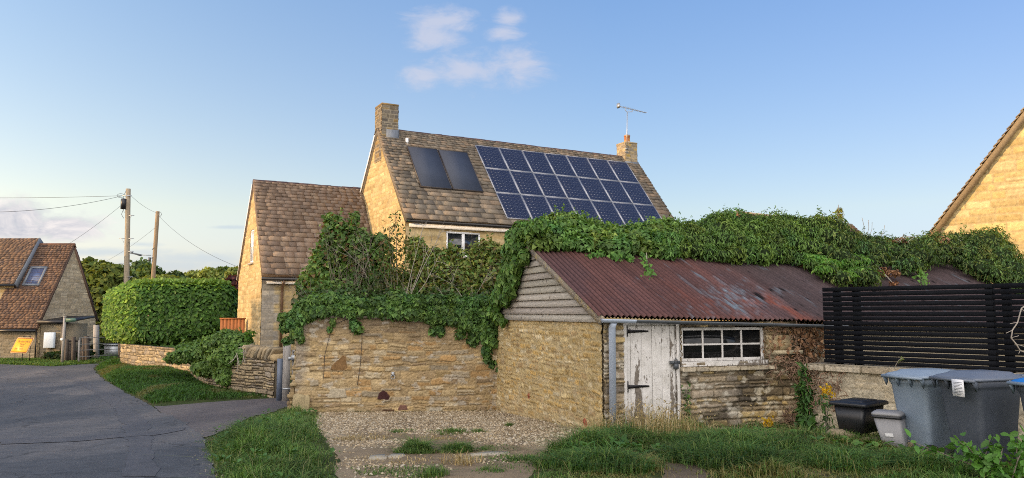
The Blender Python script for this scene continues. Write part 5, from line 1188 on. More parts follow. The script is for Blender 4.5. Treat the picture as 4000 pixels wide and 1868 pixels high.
ok = inpoly(x, y, YARD) & (fbm(x * 1.1, y * 1.1, 4, 6) + .30 * sstep(10.5, 13.5, y) + .2 * g.rand(N) > .60); x, y = x[ok], y[ok]
V, F, C = pebbles(np.stack([x, y, flat(x, y) + .008], 1), .021, g, [(.46, .375, .255), (.38, .295, .19), (.52, .445, .33), (.28, .21, .13), (.42, .325, .205)])
o = mk('gravel', V, F, M['gravel'], col=C); tag(o, 'pale limestone gravel scattered over the yard', 'gravel', kind='stuff')
N = 2600; x = g.uniform(-5, -1.4, N); y = g.uniform(7, 14, N); d = polydist(x, y, ROAD[:9]); ok = (d < .28 * g.rand(N)) ; x, y = x[ok], y[ok]
V, F, C = pebbles(np.stack([x, y, flat(x, y) + .016], 1), .012, g, [(.20, .175, .14), (.15, .13, .11), (.26, .23, .18)])
o = mk('roadside_grit', V, F, M['gravel'], col=C); tag(o, 'loose grit along the edge of the lane', 'grit', kind='stuff')
# ================================================================= PLANTS
G1 = [(.068, .142, .03), (.092, .178, .038), (.125, .21, .05), (.05, .112, .025), (.155, .20, .06)]
DRY = [(.36, .27, .13), (.42, .33, .17), (.30, .21, .09), (.46, .38, .22)]
def stuff(o, label, cat): return tag(o, label, cat, kind='stuff')
def sdist(x, y, poly): return np.where(inpoly(x, y, poly), 1, -1) * polydist(x, y, poly)
def soft(poly, w=.3, amp=.5): return lambda x, y: sstep(-w * .3, w, sdist(x, y, poly) + amp * (fbm(x * 2.3, y * 2.3, 3, 91) - .5))
def scatter(poly, n, g, dens=None):
    P = np.array(poly); lo, hi = P.min(0), P.max(0); x = g.uniform(lo[0], hi[0], n); y = g.uniform(lo[1], hi[1], n); ok = inpoly(x, y, poly)
    if dens is not None: ok &= g.rand(n) < dens(x, y)
    x, y = x[ok], y[ok]; return np.stack([x, y, terrain(x, y) - .01], 1)
g = np.random.RandomState(30)
# near verge between lane and yard
VERGE = [(-2.3, 6.5), (-1.7, 6.5), (-1.72, 7.6), (-2.1, 9.2), (-2.75, 11.3), (-3.3, 13.2), (-3.7, 15.2), (-4.35, 16.0), (-4.75, 15.6), (-4.5, 13.6), (-4.35, 11.2), (-3.7, 9.5), (-3.0, 7.9)]
VB = [(-2.4, 6.4), (-1.2, 6.4), (-1.2, 8), (-1.6, 9.4), (-2.2, 11.6), (-2.7, 13.6), (-3.0, 15.4), (-4.2, 16.3), (-5.0, 15.8), (-4.75, 13.6), (-4.5, 11.2), (-3.9, 9.4), (-3.1, 7.8)]
P = scatter(VB, 90000, g, soft(VERGE, .3, .55)); e = sstep(-.15, .4, sdist(P[:, 0], P[:, 1], VERGE))
h = (.04 + .26 * e * fbm(P[:, 0] * 1.9, P[:, 1] * 1.9, 3, 5) ** 1.5) * g.uniform(.5, 1.4, len(P))
V, F, C = blades(P, h, .011, g, G1, .65, .8); C = C * np.repeat(.5 + 1.0 * fbm(P[:, 0] * 1.5 + 4, P[:, 1] * 1.5, 4, 37), 5)[:, None]; stuff(mk('verge_grass', V, F, M['grass'], col=C), 'thick green grass mound between the lane and the gravel yard', 'grass')
# far verge below the dry stone wall
FV = [gp2(*p) for p in ((600, 1582), (470, 1520), (424, 1492), (392, 1465), (375, 1440), (400, 1424), (480, 1417), (640, 1424), (760, 1440), (850, 1490), (880, 1530), (1085, 1553), (900, 1562), (760, 1572))]
P = scatter(FV, 90000, g); dn = fbm(P[:, 0] * .7, P[:, 1] * .7, 3, 8); h = (.03 + .09 * dn) * g.uniform(.6, 1.4, len(P)); far_ = P[:, 1] > 25
pal = np.array([(.05, .12, .022), (.065, .145, .028), (.045, .10, .02)]); V, F, C = blades(P, h * 1.3, .022, g, pal, .7, .8)
br = np.repeat(sstep(.58, .70, fbm(P[:, 0] * 1.1 + 3, P[:, 1] * .7, 4, 18)), 5)[:, None]; br = br * .55; C = C * (1 - br) + np.array((.20, .16, .07)) * br
stuff(mk('bank_grass', V, F, M['grass'], col=C), 'mown green grass bank below the dry stone wall', 'grass')
LV = [(-30, 31.9), (-21, 31.4), (-17.6, 29.9), (-16.9, 31.9), (-17.5, 34.3), (-30, 34.4)]
P = scatter(LV, 30000, g); V, F, C = blades(P, .13, .035, g, G1, .6, .7); stuff(mk('lane_grass', V, F, M['grass'], col=C), 'rough grass strip between the lane and the cottage', 'grass')
FG = [(-18, 33), (-15, 35), (-14, 60), (-30, 60), (-20, 40)]
P = scatter(FG, 24000, g); V, F, C = blades(P, .22, .05, g, [(.07, .15, .03), (.09, .17, .04)], .5, .6); stuff(mk('field_grass', V, F, M['grass'], col=C), 'field grass seen beyond the metal gate', 'grass')
# right hand lawn in front of the shed and bins
RG = [(.12, 6.5), (.25, 8.4), (.55, 9.9), (1.0, 10.9), (1.35, 11.9), (3.2, 12.55), (4.8, 13.0), (5.3, 11.6), (5.9, 9.6), (8.5, 9), (8.5, 6.5)]
def dR(x, y):
    k = .03 + .97 * sstep(-.12, .22, -sdist(x, y, PATH) + .5 * (fbm(x * 2.6, y * 2.6, 3, 95) - .5)); bare = sstep(.56, .64, fbm(x * .9 + 5, y * .9, 3, 44)) * sstep(2.2, 3, x) * sstep(9.6, 9.0, y) + sstep(.4, .2, np.hypot((x - 4.1) / 1.2, (y - 10.6) / .8)) * .9; return np.clip(k * (1 - .85 * bare) * soft(RG, .35, .6)(x, y), 0, 1)
RB = [(-.35, 6.5), (-.25, 8.4), (.1, 9.9), (.6, 11.2), (1.2, 12.1)] + RG[5:]
P = scatter(RB, 135000, g, dR); clump = fbm(P[:, 0] * 1.5, P[:, 1] * 1.5, 3, 12)
h = (.025 + .34 * clump ** 2.2 * (.6 + .9 * sstep(9.0, 11.5, P[:, 1] + .2 * P[:, 0]))) * g.uniform(.5, 1.3, len(P)) * (1 + .5 * np.exp(-((P[:, 0] - 2.7) / .5) ** 2 - ((P[:, 1] - 9.0) / .5) ** 2))
V, F, C = blades(P, h, .011, g, G1, .6, .9); tn = np.repeat(.5 + 1.0 * fbm(P[:, 0] * 1.3 + 9, P[:, 1] * 1.3, 4, 33), 5)[:, None]; C = C * tn
st = np.repeat(sstep(.54, .66, fbm(P[:, 0] * .8 + 2, P[:, 1] * 1.0, 4, 35)) * (g.rand(len(P)) < .75), 5)[:, None]; C = C * (1 - st) + np.array((.20, .155, .075)) * (C / C.mean(1, keepdims=True) * .25 + .75) * st
o = stuff(mk('lawn_grass', V, F, M['grass'], col=C), 'long tufted green grass in front of the shed and bins', 'grass')
P = scatter(RG, 4600, g, lambda x, y: .25 + .75 * sstep(.45, .6, fbm(x * .8, y * .8, 3, 71))); V, F, C = blades(P, .24 * g.uniform(.4, 1.3, len(P)), .0045, g, [(.20, .17, .07), (.16, .18, .06), (.26, .21, .10)], .8, 1.3)
stuff(mk('pale_grass_stalks', V, F, M['dryleaf'], col=C), 'thin pale seeding grass stalks standing through the green grass', 'grass')
P = scatter(VERGE, 900, g); V, F, C = blades(P, .27 * g.uniform(.5, 1.2, len(P)), .0045, g, [(.18, .22, .08), (.22, .22, .10)], .8, 1.2)
stuff(mk('verge_stalks', V, F, M['dryleaf'], col=C), 'thin pale grass stalks standing above the green verge', 'grass')
TU = []
for u, v, r, hh, n in ((2280, 1770, .38, .30, 1500), (2440, 1745, .40, .34, 1700), (2380, 1840, .40, .28, 1500), (2760, 1800, .45, .32, 2200), (2900, 1830, .40, .30, 1800), (2850, 1770, .35, .30, 1300), (3060, 1790, .3, .24, 900), (3300, 1840, .35, .26, 1100), (3500, 1830, .30, .24, 900), (2200, 1820, .3, .2, 900), (3640, 1850, .3, .28, 900), (2560, 1730, .25, .28, 700)):
    c = on_ground(u, v); a = g.rand(n) * 6.28; rr = r * np.sqrt(g.rand(n)); P = np.stack([c[0] + rr * np.cos(a) * 1.2, c[1] + rr * np.sin(a), 0 * a], 1); P[:, 2] = terrain(P[:, 0], P[:, 1]); TU.append(blades(P, hh * (1.1 - .6 * rr / r) * g.uniform(.5, 1.25, n), .009, g, G1 + [(.06, .15, .05)], .75, 1.0))
V, F, C, b = [], [[], []], [], 0
for v_, f_, c_ in TU: c_ = c_ * (.55 + .9 * fbm(v_[:, 0] * 1.8, v_[:, 1] * 1.8, 4, 39))[:, None]; V.append(v_); F[0].append(f_[0] + b); F[1].append(f_[1] + b); C.append(c_); b += len(v_)
stuff(mk('tussock_grass', np.vstack(V), [np.vstack(F[0]), np.vstack(F[1])], M['grass'], col=np.vstack(C)), 'lush arching tussocks of long green grass before the shed', 'grass')
# tall dry grass along the shed
DG = [(1.0, 11.3), (1.35, 11.95), (1.7, 12.05), (3.3, 12.65), (4.9, 13.1), (4.9, 12.5), (3.9, 11.9), (3.0, 11.3), (2.3, 10.4), (1.8, 10.2), (1.1, 10.9)]
P = scatter(DG, 7500, g, lambda x, y: (.2 + .8 * np.exp(-((x - 2.1) / .9) ** 2)) * (.25 + 1.1 * sstep(.4, .62, fbm(x * 2.2, y * 2.2, 3, 19)))); h = (.14 + .34 * np.exp(-((P[:, 0] - 1.9) / .75) ** 2) + .12 * g.rand(len(P))) * g.uniform(.4, 1.35, len(P))
V, F, C = blades(P, h, .0065, g, DRY + [(.24, .23, .09)], .42, .9)
sd = P[g.rand(len(P)) < .16]; hs = .42 * g.uniform(.7, 1.3, len(sd)); q = sd + np.stack([g.normal(0, .06, len(sd)), g.normal(0, .06, len(sd)), hs], 1)
V2, F2, C2 = leaves(q, g.normal(0, 1, (len(q), 3)), .055, 'long', g, DRY, .2); b = len(V); V = np.vstack([V, V2]); F = F + [F2 + b]; C = np.vstack([C, C2])
stuff(mk('dry_grass', V, F, M['dryleaf'], col=C), 'tall pale dry grass stalks along the foot of the shed', 'dry grass')
# yard tufts
acc = {0: [], 1: []}
for i, (u, v, r, h, pal, n) in enumerate(((1640, 1765, .24, .17, 0, 1400), (1790, 1765, .22, .16, 0, 1200), (1615, 1752, .10, .22, 0, 300), (1765, 1690, .25, .08, 0, 700), (1905, 1760, .3, .05, 0, 500), (1555, 1690, .2, .05, 0, 400), (1400, 1720, .4, .06, 1, 700), (1870, 1690, .12, .08, 0, 250), (1990, 1665, .1, .09, 0, 160), (1680, 1860, .3, .12, 0, 500), (1800, 1815, .20, .20, 1, 130), (1560, 1815, .5, .04, 1, 600), (1920, 1840, .3, .05, 0, 400), (2060, 1800, .3, .07, 0, 800), (1960, 1800, .4, .04, 0, 500), (1700, 1720, .6, .03, 1, 700), (1900, 1720, .6, .03, 1, 500), (1740, 1700, .15, .05, 0, 150), (1480, 1850, .3, .05, 0, 500))):
    c = on_ground(u, v); a = g.rand(n) * 6.28; rr = r * g.rand(n) ** .6 * (.35 + 1.2 * vn(a * 1.3, a * 0 + i, 3)); P = np.stack([c[0] + rr * np.cos(a) * 1.1, c[1] + rr * np.sin(a) * 1.2, np.full(n, c[2])], 1)
    acc[pal].append(blades(P, h * (.95 - .45 * np.minimum(rr / r, 1)) * g.uniform(.25, 1.35, n), .008, g, (G1, DRY)[pal], .9, .9))
for k, nm, lab, mt_ in ((0, 'yard_grass', 'green grass tufts growing through the gravel yard', 'grass'), (1, 'yard_straw', 'straw coloured withered grass lying on the gravel yard', 'dryleaf')):
    V, F, C, b = [], [[], []], [], 0
    for v, f, c in acc[k]: V.append(v); F[0].append(f[0] + b); F[1].append(f[1] + b); C.append(c); b += len(v)
    stuff(mk(nm, np.vstack(V), [np.vstack(F[0]), np.vstack(F[1])], M[mt_], col=np.vstack(C)), lab, 'grass')
N_ = 9000; x = g.uniform(-4, 1.4, N_); y = g.uniform(7, 16.4, N_); ok = inpoly(x, y, YARD) & (fbm(x * .9 + 4, y * .9, 3, 66) + .1 * g.rand(N_) > .5); P = np.stack([x[ok], y[ok], flat(x[ok], y[ok]) + .012], 1)
V, F, C = blades(P, np.full(len(P), .012), .006, g, [(.26, .19, .10), (.17, .11, .06), (.32, .25, .14), (.11, .075, .045)], 5.0, .8); stuff(mk('yard_litter', V, F, M['dryleaf'], col=C), 'brown straw and leaf litter scattered over the gravel yard', 'litter')
# broad leaved weeds
def rosette(P, n, size, pal, up=.5, shape='oval'):
    pts = np.repeat(P, n, 0); a = g.rand(len(pts)) * 6.28; N = np.stack([-np.cos(a) * up, -np.sin(a) * up, np.ones(len(a))], 1); pts = pts + np.stack([np.cos(a), np.sin(a), 0 * a], 1) * size * .15 + np.stack([0 * a, 0 * a, g.uniform(.0, size * .8, len(a))], 1)
    D = np.stack([np.cos(a), np.sin(a), .7 * g.rand(len(a))], 1); N /= np.linalg.norm(N, axis=1)[:, None]; D -= N * (D * N).sum(1)[:, None]; D /= np.linalg.norm(D, axis=1)[:, None]; S = np.cross(N, D); s = size * g.uniform(.5, 1.2, len(a))[:, None, None]; T = SHAPES[shape]
    V = pts[:, None] + s * (T[None, :, 0:1] * D[:, None] + T[None, :, 1:2] * S[:, None] + T[None, :, 2:3] * N[:, None]); b = np.arange(len(a))[:, None] * 6; c = np.array(pal)[g.randint(0, len(pal), len(a))] * g.uniform(.7, 1.3, (len(a), 1))
    return V.reshape(-1, 3), np.concatenate([b + np.array([0, 1, 2, 3]), b + np.array([0, 3, 4, 5])]), np.repeat(c, 6, 0)
WP = [(2.6, 11.0), (3.6, 11.6), (4.6, 11.2), (4.9, 10.2), (4.6, 9.0), (3.6, 9.6), (3.0, 10.4)]
WP2 = [(4.2, 9.9), (4.9, 9.3), (5.2, 8.6), (6.2, 7.6), (6.2, 7.2), (4.4, 8.6), (3.9, 9.4)]
P = np.vstack([scatter(WP, 260, g, lambda x, y: sstep(.4, .6, fbm(x * 1.6, y * 1.6, 3, 81))), scatter(WP2, 150, g, lambda x, y: sstep(.42, .6, fbm(x * 1.9, y * 1.9, 3, 84)))]); V, F, C = rosette(P, 9, .125, [(.09, .20, .04), (.12, .24, .05), (.065, .15, .032)], .4, 'oval'); stuff(mk('weeds', V, F, M['leaf'], col=C), 'broad leaved green weeds mixed with the grass before the bins', 'weeds')
P = scatter([(.6, 9.2), (1.1, 10.6), (1.9, 10.8), (2.0, 9.6), (1.2, 8.6)], 60, g); V, F, C = rosette(P, 7, .12, [(.07, .16, .03), (.06, .14, .03)]); stuff(mk('dock_leaves', V, F, M['leaf'], col=C), 'scattered dock leaves in the grass by the shed corner', 'weeds')
P = scatter(VERGE, 90, g); V, F, C = rosette(P + A(0, 0, .08), 6, .09, [(.08, .17, .05), (.07, .15, .03)]); stuff(mk('verge_weeds', V, F, M['leaf'], col=C), 'small broad leaves among the verge grass', 'weeds')

def pblob(u, v, Y, ru, rv, rd=None):
    c = at_depth(u, v, Y); k = Y / FPX; return (*c, ru * k, (rd if rd else ru * k), rv * k)
# ---- ivy over the shed roof
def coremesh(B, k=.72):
    """Woody interior of an ivy mass, darkened for shaded gaps: lumpy balls at the heart of each clump."""
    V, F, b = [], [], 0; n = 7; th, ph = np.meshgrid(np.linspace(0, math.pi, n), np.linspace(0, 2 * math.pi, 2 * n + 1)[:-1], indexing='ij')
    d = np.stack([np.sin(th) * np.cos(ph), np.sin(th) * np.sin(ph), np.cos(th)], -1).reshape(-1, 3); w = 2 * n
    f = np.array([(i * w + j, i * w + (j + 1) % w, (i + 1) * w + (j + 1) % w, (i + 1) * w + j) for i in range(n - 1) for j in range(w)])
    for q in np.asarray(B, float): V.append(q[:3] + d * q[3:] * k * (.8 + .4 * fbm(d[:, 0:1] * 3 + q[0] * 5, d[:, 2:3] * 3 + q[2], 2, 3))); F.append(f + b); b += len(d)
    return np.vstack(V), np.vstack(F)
def ivy(name, label, blobs, n, size, g, pal, shape='ivy', droop=.7, mt='leaf', inner=.22, lump=.25, cat='ivy', extra=None, jit=.5, group=None, core=.70, sprigs=0, bvar=.8):
    B = np.array(blobs, float); P, N = blob_pts(B, n, g, inner, lump); N = N + A(.0, -.15, .25)
    k = ((P[:, None, :] - B[None, :, :3]) ** 2).sum(2).argmin(1) if len(B) < 400 else np.zeros(len(P), int)
    bt = g.uniform(1 - .26 * bvar, 1 + .30 * bvar, len(B))[k]; warm = g.normal(0, .10 * bvar, len(B))[k]
    tone = (.72 + .56 * fbm(P[:, 0] * 2.3, P[:, 2] * 2.3 + P[:, 1], 3, 7)) * bt
    h = len(P) * 2 // 3
    V, F, C = leaves(P[:h], N[:h], size * .85, shape, g, pal, droop, jit, tone[:h]); V2, F2, C2 = leaves(P[h:], N[h:], size * 1.25, shape, g, pal, droop, jit, tone[h:])
    F = np.vstack([F, F2 + len(V)]); V = np.vstack([V, V2]); C = np.vstack([C, C2]); wv_ = np.concatenate([np.repeat(warm[:h], 6), np.repeat(warm[h:], 6)])[:, None]; C = C * (1 + wv_ * A(1.6, .3, -.6))
    if sprigs:
        top = P[(N[:, 2] > .6) & (g.rand(len(P)) < .5)]; top = top[g.choice(len(top), min(sprigs, len(top)), replace=False)]
        q = np.repeat(top, 7, 0) + np.tile(np.linspace(.02, 1, 7), len(top))[:, None] * np.repeat(np.stack([g.normal(0, .05, len(top)), g.normal(0, .04, len(top)), g.uniform(.06, .2, len(top))], 1), 7, 0)
        V2, F2, C2 = leaves(q, g.normal(0, .8, q.shape) + UP * .3, size * .8, shape, g, pal, .2, .5, np.full(len(q), 1.2)); F = np.vstack([F, F2 + len(V)]); V = np.vstack([V, V2]); C = np.vstack([C, C2])
    if extra is not None: V2, F2, C2 = extra; F = np.vstack([F, F2 + len(V)]); V = np.vstack([V, V2]); C = np.vstack([C, C2])
    nl = len(F)
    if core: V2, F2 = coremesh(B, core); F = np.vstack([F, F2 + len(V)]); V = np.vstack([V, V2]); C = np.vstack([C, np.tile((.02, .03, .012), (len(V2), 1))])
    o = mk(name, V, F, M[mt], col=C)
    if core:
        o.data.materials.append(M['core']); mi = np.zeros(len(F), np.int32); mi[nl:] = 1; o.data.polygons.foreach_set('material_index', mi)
    tag(o, label, cat, group); return o
RP = C0 + SG * RT
rn_ = SN * rk + UP; rn_ /= np.linalg.norm(rn_); rp0 = C0 - SN * -EO + UP * EZ
def roofpt(u, v): return on_plane(u, v, C0 + SN * EO + UP * EZ, rn_)
def ridgept(u, v): return on_plane(u, v, RP, SN)
def ivyband(us, top, bot, g, step=50, fill=3, depth=.27):
    B = []
    for u in np.arange(us[0], us[1], step):
        vt, vb = np.interp(u, *zip(*top)), np.interp(u, *zip(*bot)); a = ridgept(u, vt); b = roofpt(u, vb); b = b + UP * .05
        mid = A((a + b) / 2); mid = a * .5 + b * .5 + SN * .10 + UP * .06
        for k in range(fill + 1):
            t = k / fill; c = (1 - t) ** 2 * a + 2 * t * (1 - t) * mid + t * t * b; r = depth * g.uniform(.6, 1.35) * (1 - .35 * t)
            c = c - UP * (r * .8 * (1 - t)) + UP * (.10 * t) + SG * (.12 * (1 - t)); B.append((*c, r * 1.15, r * .9, r * .85))
    return B
TOP = [(2000, 905), (2060, 868), (2100, 860), (2150, 848), (2190, 826), (2240, 830), (2280, 852), (2345, 850), (2372, 892), (2430, 888), (2520, 872), (2600, 856), (2690, 872), (2720, 858), (2790, 850), (2835, 806), (2870, 822), (2960, 836), (3010, 832), (3040, 826), (3110, 838), (3180, 846), (3240, 834), (3290, 858), (3330, 890), (3400, 912), (3500, 922), (3600, 916), (3660, 905), (3780, 902), (3850, 896), (3905, 884), (3935, 930), (3975, 980), (4010, 1040), (4100, 1060)]
BOT = [(2060, 975), (2140, 985), (2240, 985), (2340, 975), (2390, 1010), (2450, 990), (2520, 1000), (2620, 1012), (2680, 1000), (2740, 1010), (2830, 1028), (2900, 1018), (2960, 1025), (3050, 1018), (3110, 1030), (3200, 1070), (3290, 1115), (3395, 1110), (3420, 1040), (3480, 1035), (3560, 1072), (3620, 1060), (3650, 1025), (3740, 1042), (3800, 1070), (3900, 1098), (4050, 1110)]
gi = np.random.RandomState(61); cut = [2115, 2640, 3260, 4080]
SHI = [(.095, .175, .036), (.12, .215, .046), (.072, .142, .03), (.16, .26, .058)]
def strands(L, g, n, size, pal, shape='ivy'):
    V, F, C = [], [], []; b = 0
    for pts, w in L:
        pts = np.array(pts); t = np.sort(g.rand(n)) * (len(pts) - 1.001); i = t.astype(int); P = pts[i] + (pts[i + 1] - pts[i]) * (t - i)[:, None] + g.normal(0, w, (n, 3)); v, f, c = leaves(P, np.tile(SN + UP * .4, (n, 1)), size, shape, g, pal, .8, .35); V.append(v); F.append(f + b); C.append(c); b += len(v)
    return np.vstack(V), np.vstack(F), np.vstack(C)
off = rn_ * .05
ex = strands([([roofpt(2500, 920) + off, roofpt(2515, 1020) + off, roofpt(2535, 1085) + off], .045), ([roofpt(2360, 985) + off, roofpt(2340, 1000) + off, roofpt(2296, 1008) + off], .03), ([roofpt(2400, 980) + off, roofpt(2395, 1020) + off], .06), ([roofpt(2425, 990) + off, roofpt(2465, 1022) + off], .03)], gi, 90, .075, IVYLIT[:3])
B = ivyband((cut[0], cut[1]), TOP, BOT, gi); ivy('ivy', 'bright leafy ivy over the left end of the shed ridge, below the blue panels', B, 17000, .075, gi, SHI, 'ivy', .8, extra=ex, sprigs=120, lump=.4)
B = ivyband((cut[1] - 20, cut[2]), TOP, BOT, gi, depth=.30); ivy('ivy', 'tallest dense bushy ivy heaped on the middle of the shed ridge', B, 20000, .085, gi, SHI, 'long', 1.0, sprigs=160, lump=.45)
ex = strands([([roofpt(3585, 1060) + off, roofpt(3600, 1090) + off, roofpt(3612, 1112) + off], .05)], gi, 70, .07, IVYLIT[:2])
B = ivyband((cut[2] - 20, cut[3]), TOP, BOT, gi, depth=.30); B += [pblob(*p) for p in ((3790, 985, 18.2, 70, 50), (3850, 960, 18.2, 80, 60), (3900, 1010, 18, 80, 60), (3830, 1040, 17.6, 70, 45), (3950, 1060, 17.5, 80, 55), (3900, 1080, 17.2, 70, 40), (4020, 1090, 17.5, 90, 60), (3990, 1120, 17, 80, 45), (3760, 1020, 18, 50, 35))]
ivy('ivy', 'dark drooping ivy over the right end of the shed, in front of the golden gable', B, 21000, .085, gi, [(.075, .14, .034), (.095, .17, .04), (.125, .20, .048), (.055, .105, .027), (.16, .20, .055)], 'long', 1.0, extra=ex, sprigs=140, lump=.45)
# lime green lower tongue and rusty dead patches
B = [(*(roofpt(u, v) + UP * .16 + SN * .05), r, r, r * .5) for u, v, r in ((3150, 1035, .16), (3210, 1085, .16), (3180, 1045, .20), (3230, 1065, .22), (3290, 1060, .24), (3340, 1050, .26), (3350, 1095, .22), (3300, 1108, .18), (3390, 1098, .14), (3160, 1050, .12))]
ivy('ivy', 'lime green tongue of ivy spilling down the rusty roof above the fence', B, 5600, .09, gi, [tuple(np.array(c) * 1.25) for c in IVYLIT], 'long', 1.0, core=.5, bvar=.4)
for us, lab in (((3470, 1075, .22, .06), (3450, 1060, .1, .05), (3492, 1112, .07, .04)), 'fan of withered orange ivy leaves lying on the rusty roof'), (((3660, 1000, .20, .12), (3645, 960, .14, .12), (3690, 1010, .12, .08)), 'hanging withered brown ivy patch left of the golden gable'), (((3480, 955, .13, .07), (3450, 962, .10, .07)), 'small withered brown ivy patch on top of the shed ridge'), (((3215, 1045, .15, .07), (3150, 1040, .1, .06)), 'rusty dead ivy leaves above the lime green tongue'):
    B = [(*((roofpt(u, v) if 'roof' in lab or 'tongue' in lab else ridgept(u, v) + SN * .25) + UP * (rz * .8)), r, r, rz) for u, v, r, rz in us]; ivy('dead_ivy', lab, B, 300, .07, gi, [(.24, .11, .055), (.17, .08, .045), (.30, .15, .07)], 'oval', .6, 'dryleaf', cat='dead ivy', core=0)
m = MB()
for i in range(26):
    u = gi.choice([3190, 3230, 3450, 3480, 3690, 3650]) + gi.normal(0, 30); p = ridgept(u, gi.uniform(930, 1010)) + SN * .3; q = [p]
    for k in range(4): q.append(q[-1] + A(gi.normal(0, .09), -.05, gi.normal(-.03, .07)))
    m.tube(q, .007, 4, cap=False)
for u, v in ((3375, 850), (3385, 860), (3440, 880), (3395, 868)):
    p = ridgept(u, 925); q = ridgept(u + gi.normal(0, 8), v); m.tube([p, (p + q) / 2 + A(.03, 0, 0), q], .006, 4, cap=False)
m.tube([roofpt(3390, 1010) + off, roofpt(3430, 1055) + off, roofpt(3480, 1110) + off], .010, 5); m.tube([ridgept(2500, 925) + SN * .5, roofpt(2520, 985) + off * 2, roofpt(2525, 1030) + off], .010, 5)
tag(m.build('dead_creeper', M['palebark']), 'bare pale twigs poking out of the roof ivy', 'creeper')
# ---- ivy spilling down the shed's gable boards
def gablept(u, v, o=.14): return on_plane(u, v, C0 - SR * o, -SR)
B = []
for u, v, r in ((2110, 880, .16), (2075, 895, .14), (2030, 905, .2), (2045, 900, .18), (2030, 955, .2), (2010, 940, .25), (2000, 990, .25), (2050, 1000, .16), (2020, 1030, .2), (1990, 1050, .25), (1975, 1095, .25), (2010, 1085, .17), (1960, 1140, .25), (1995, 1130, .18), (1940, 1170, .22), (1975, 1165, .15), (1930, 1215, .16), (1945, 1240, .12), (1965, 1255, .08)): B.append((*gablept(u, v), r * .7, r * 1.3, r))
ivy('ivy', 'glossy hanging curtain of ivy down the left of the weatherboarded gable', B, 8500, .085, gi, SHI + [(.09, .2, .035)], 'ivy', 1.3, 'gloss', .3, .3, jit=.3, core=.5, bvar=.25)
# ---- ivy on the garden wall top
def wallpt(u, v, o=.0): return on_plane(u, v, W0 + wn * o, wn)
WT = [(1130, 1235), (1165, 1195), (1220, 1155), (1300, 1145), (1390, 1165), (1450, 1175), (1530, 1140), (1600, 1160), (1700, 1155), (1800, 1160), (1900, 1165), (1960, 1150)]
WB = [(1130, 1260), (1170, 1262), (1230, 1238), (1330, 1225), (1400, 1240), (1480, 1236), (1600, 1244), (1700, 1262), (1800, 1268), (1870, 1310), (1930, 1360)]
B = []
for u in np.arange(1140, 1950, 30):
    a, b = np.interp(u, *zip(*WT)), np.interp(u, *zip(*WB)); k = max(2, int((b - a) / 32))
    for j in range(k): v = a + (b - a) * (j + .5) / k; r = max((b - a) / k, 34) / FPX * 16.4 * .62 * gi.uniform(.85, 1.2); B.append((*wallpt(u + gi.normal(0, 6), v, -.12 + .16 * j / k + .05), r * 1.25, r * 1.3, r))
for u, v, r in ((1165, 1290, .10), (1150, 1300, .08), (1175, 1320, .07), (1135, 1260, .10), (1385, 1270, .09), (1400, 1285, .07), (1300, 1255, .05), (1290, 1285, .045), (1720, 1290, .09), (1690, 1290, .07), (1800, 1300, .1), (1850, 1320, .12), (1900, 1370, .09), (1905, 1400, .07), (1920, 1420, .06), (1945, 1440, .04)): B.append((*wallpt(u, v, .06), r, r * .7, r * 1.3))
for u, v, r in ((1120, 1275, .12), (1110, 1240, .10), (1145, 1330, .06), (1120, 1330, .07)): B.append((*wallpt(u, v, -.2), r * 1.2, r * 1.2, r))
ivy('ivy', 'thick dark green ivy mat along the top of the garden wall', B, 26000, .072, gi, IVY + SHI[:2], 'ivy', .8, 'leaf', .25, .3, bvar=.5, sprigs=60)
m = MB()
for us in (((1395, 1230), (1300, 1270), (1283, 1330), (1268, 1390), (1264, 1480)), ((1412, 1260), (1414, 1330), (1408, 1420), (1396, 1505))): m.tube([wallpt(u, v, .045) for u, v in us], .006, 4, cap=False)
tag(m.build('dead_creeper', M['darkwood']), 'thin dead creeper hanging in lines down the face of the garden wall', 'creeper')

# ---- garden shrubs behind the wall
def shrub(name, label, blobs, n, size, pal, shape, base, r, kids=4, droop=.3, inner=.45, lump=.45, mt='leaf', cat='shrub', depth=3, L=1.0, spread=.6, stems=4, bark='bark', group=None):
    t = thing(name, label, cat, base, group)
    P, N = blob_pts(blobs, n, gi, inner, lump, .35); tone = .8 + .4 * fbm(P[:, 0] * 2, P[:, 2] * 2, 3, 9); V, F, C = leaves(P, N + A(0, -.1, .4), size, shape, gi, pal, droop, .7, tone); 
    top = P[(N[:, 2] > .1) & (N[:, 1] < .4)]; top = top[gi.choice(len(top), min(110, len(top)), replace=False)]; nq = 9
    dv = np.stack([gi.normal(0, .10, len(top)), gi.normal(-.03, .06, len(top)), gi.uniform(.06, .34, len(top))], 1); q = np.repeat(top, nq, 0) + np.tile(np.linspace(0, 1, nq), len(top))[:, None] * np.repeat(dv, nq, 0)
    V2, F2, C2 = leaves(q, gi.normal(0, .7, q.shape) + UP * .5, size * .85, shape, gi, pal, .2, .6, np.repeat(gi.uniform(.8, 1.5, len(top)), nq)); F = np.vstack([F, F2 + len(V)]); V = np.vstack([V, V2]); C = np.vstack([C, C2])
    mk('foliage', V, F, M[mt], t, col=C)
    m = MB()
    for i in range(stems): branchy(m, A(*base) + A(gi.normal(0, .12), gi.normal(0, .12), 0), A(gi.normal(0, .35), gi.normal(0, .2), 1), L, r, gi, depth, spread, .25, 4, kids)
    m.build('branches', M[bark], t); return t
MAPLE = [(.085, .165, .035), (.115, .205, .044), (.062, .128, .028), (.15, .22, .05)]
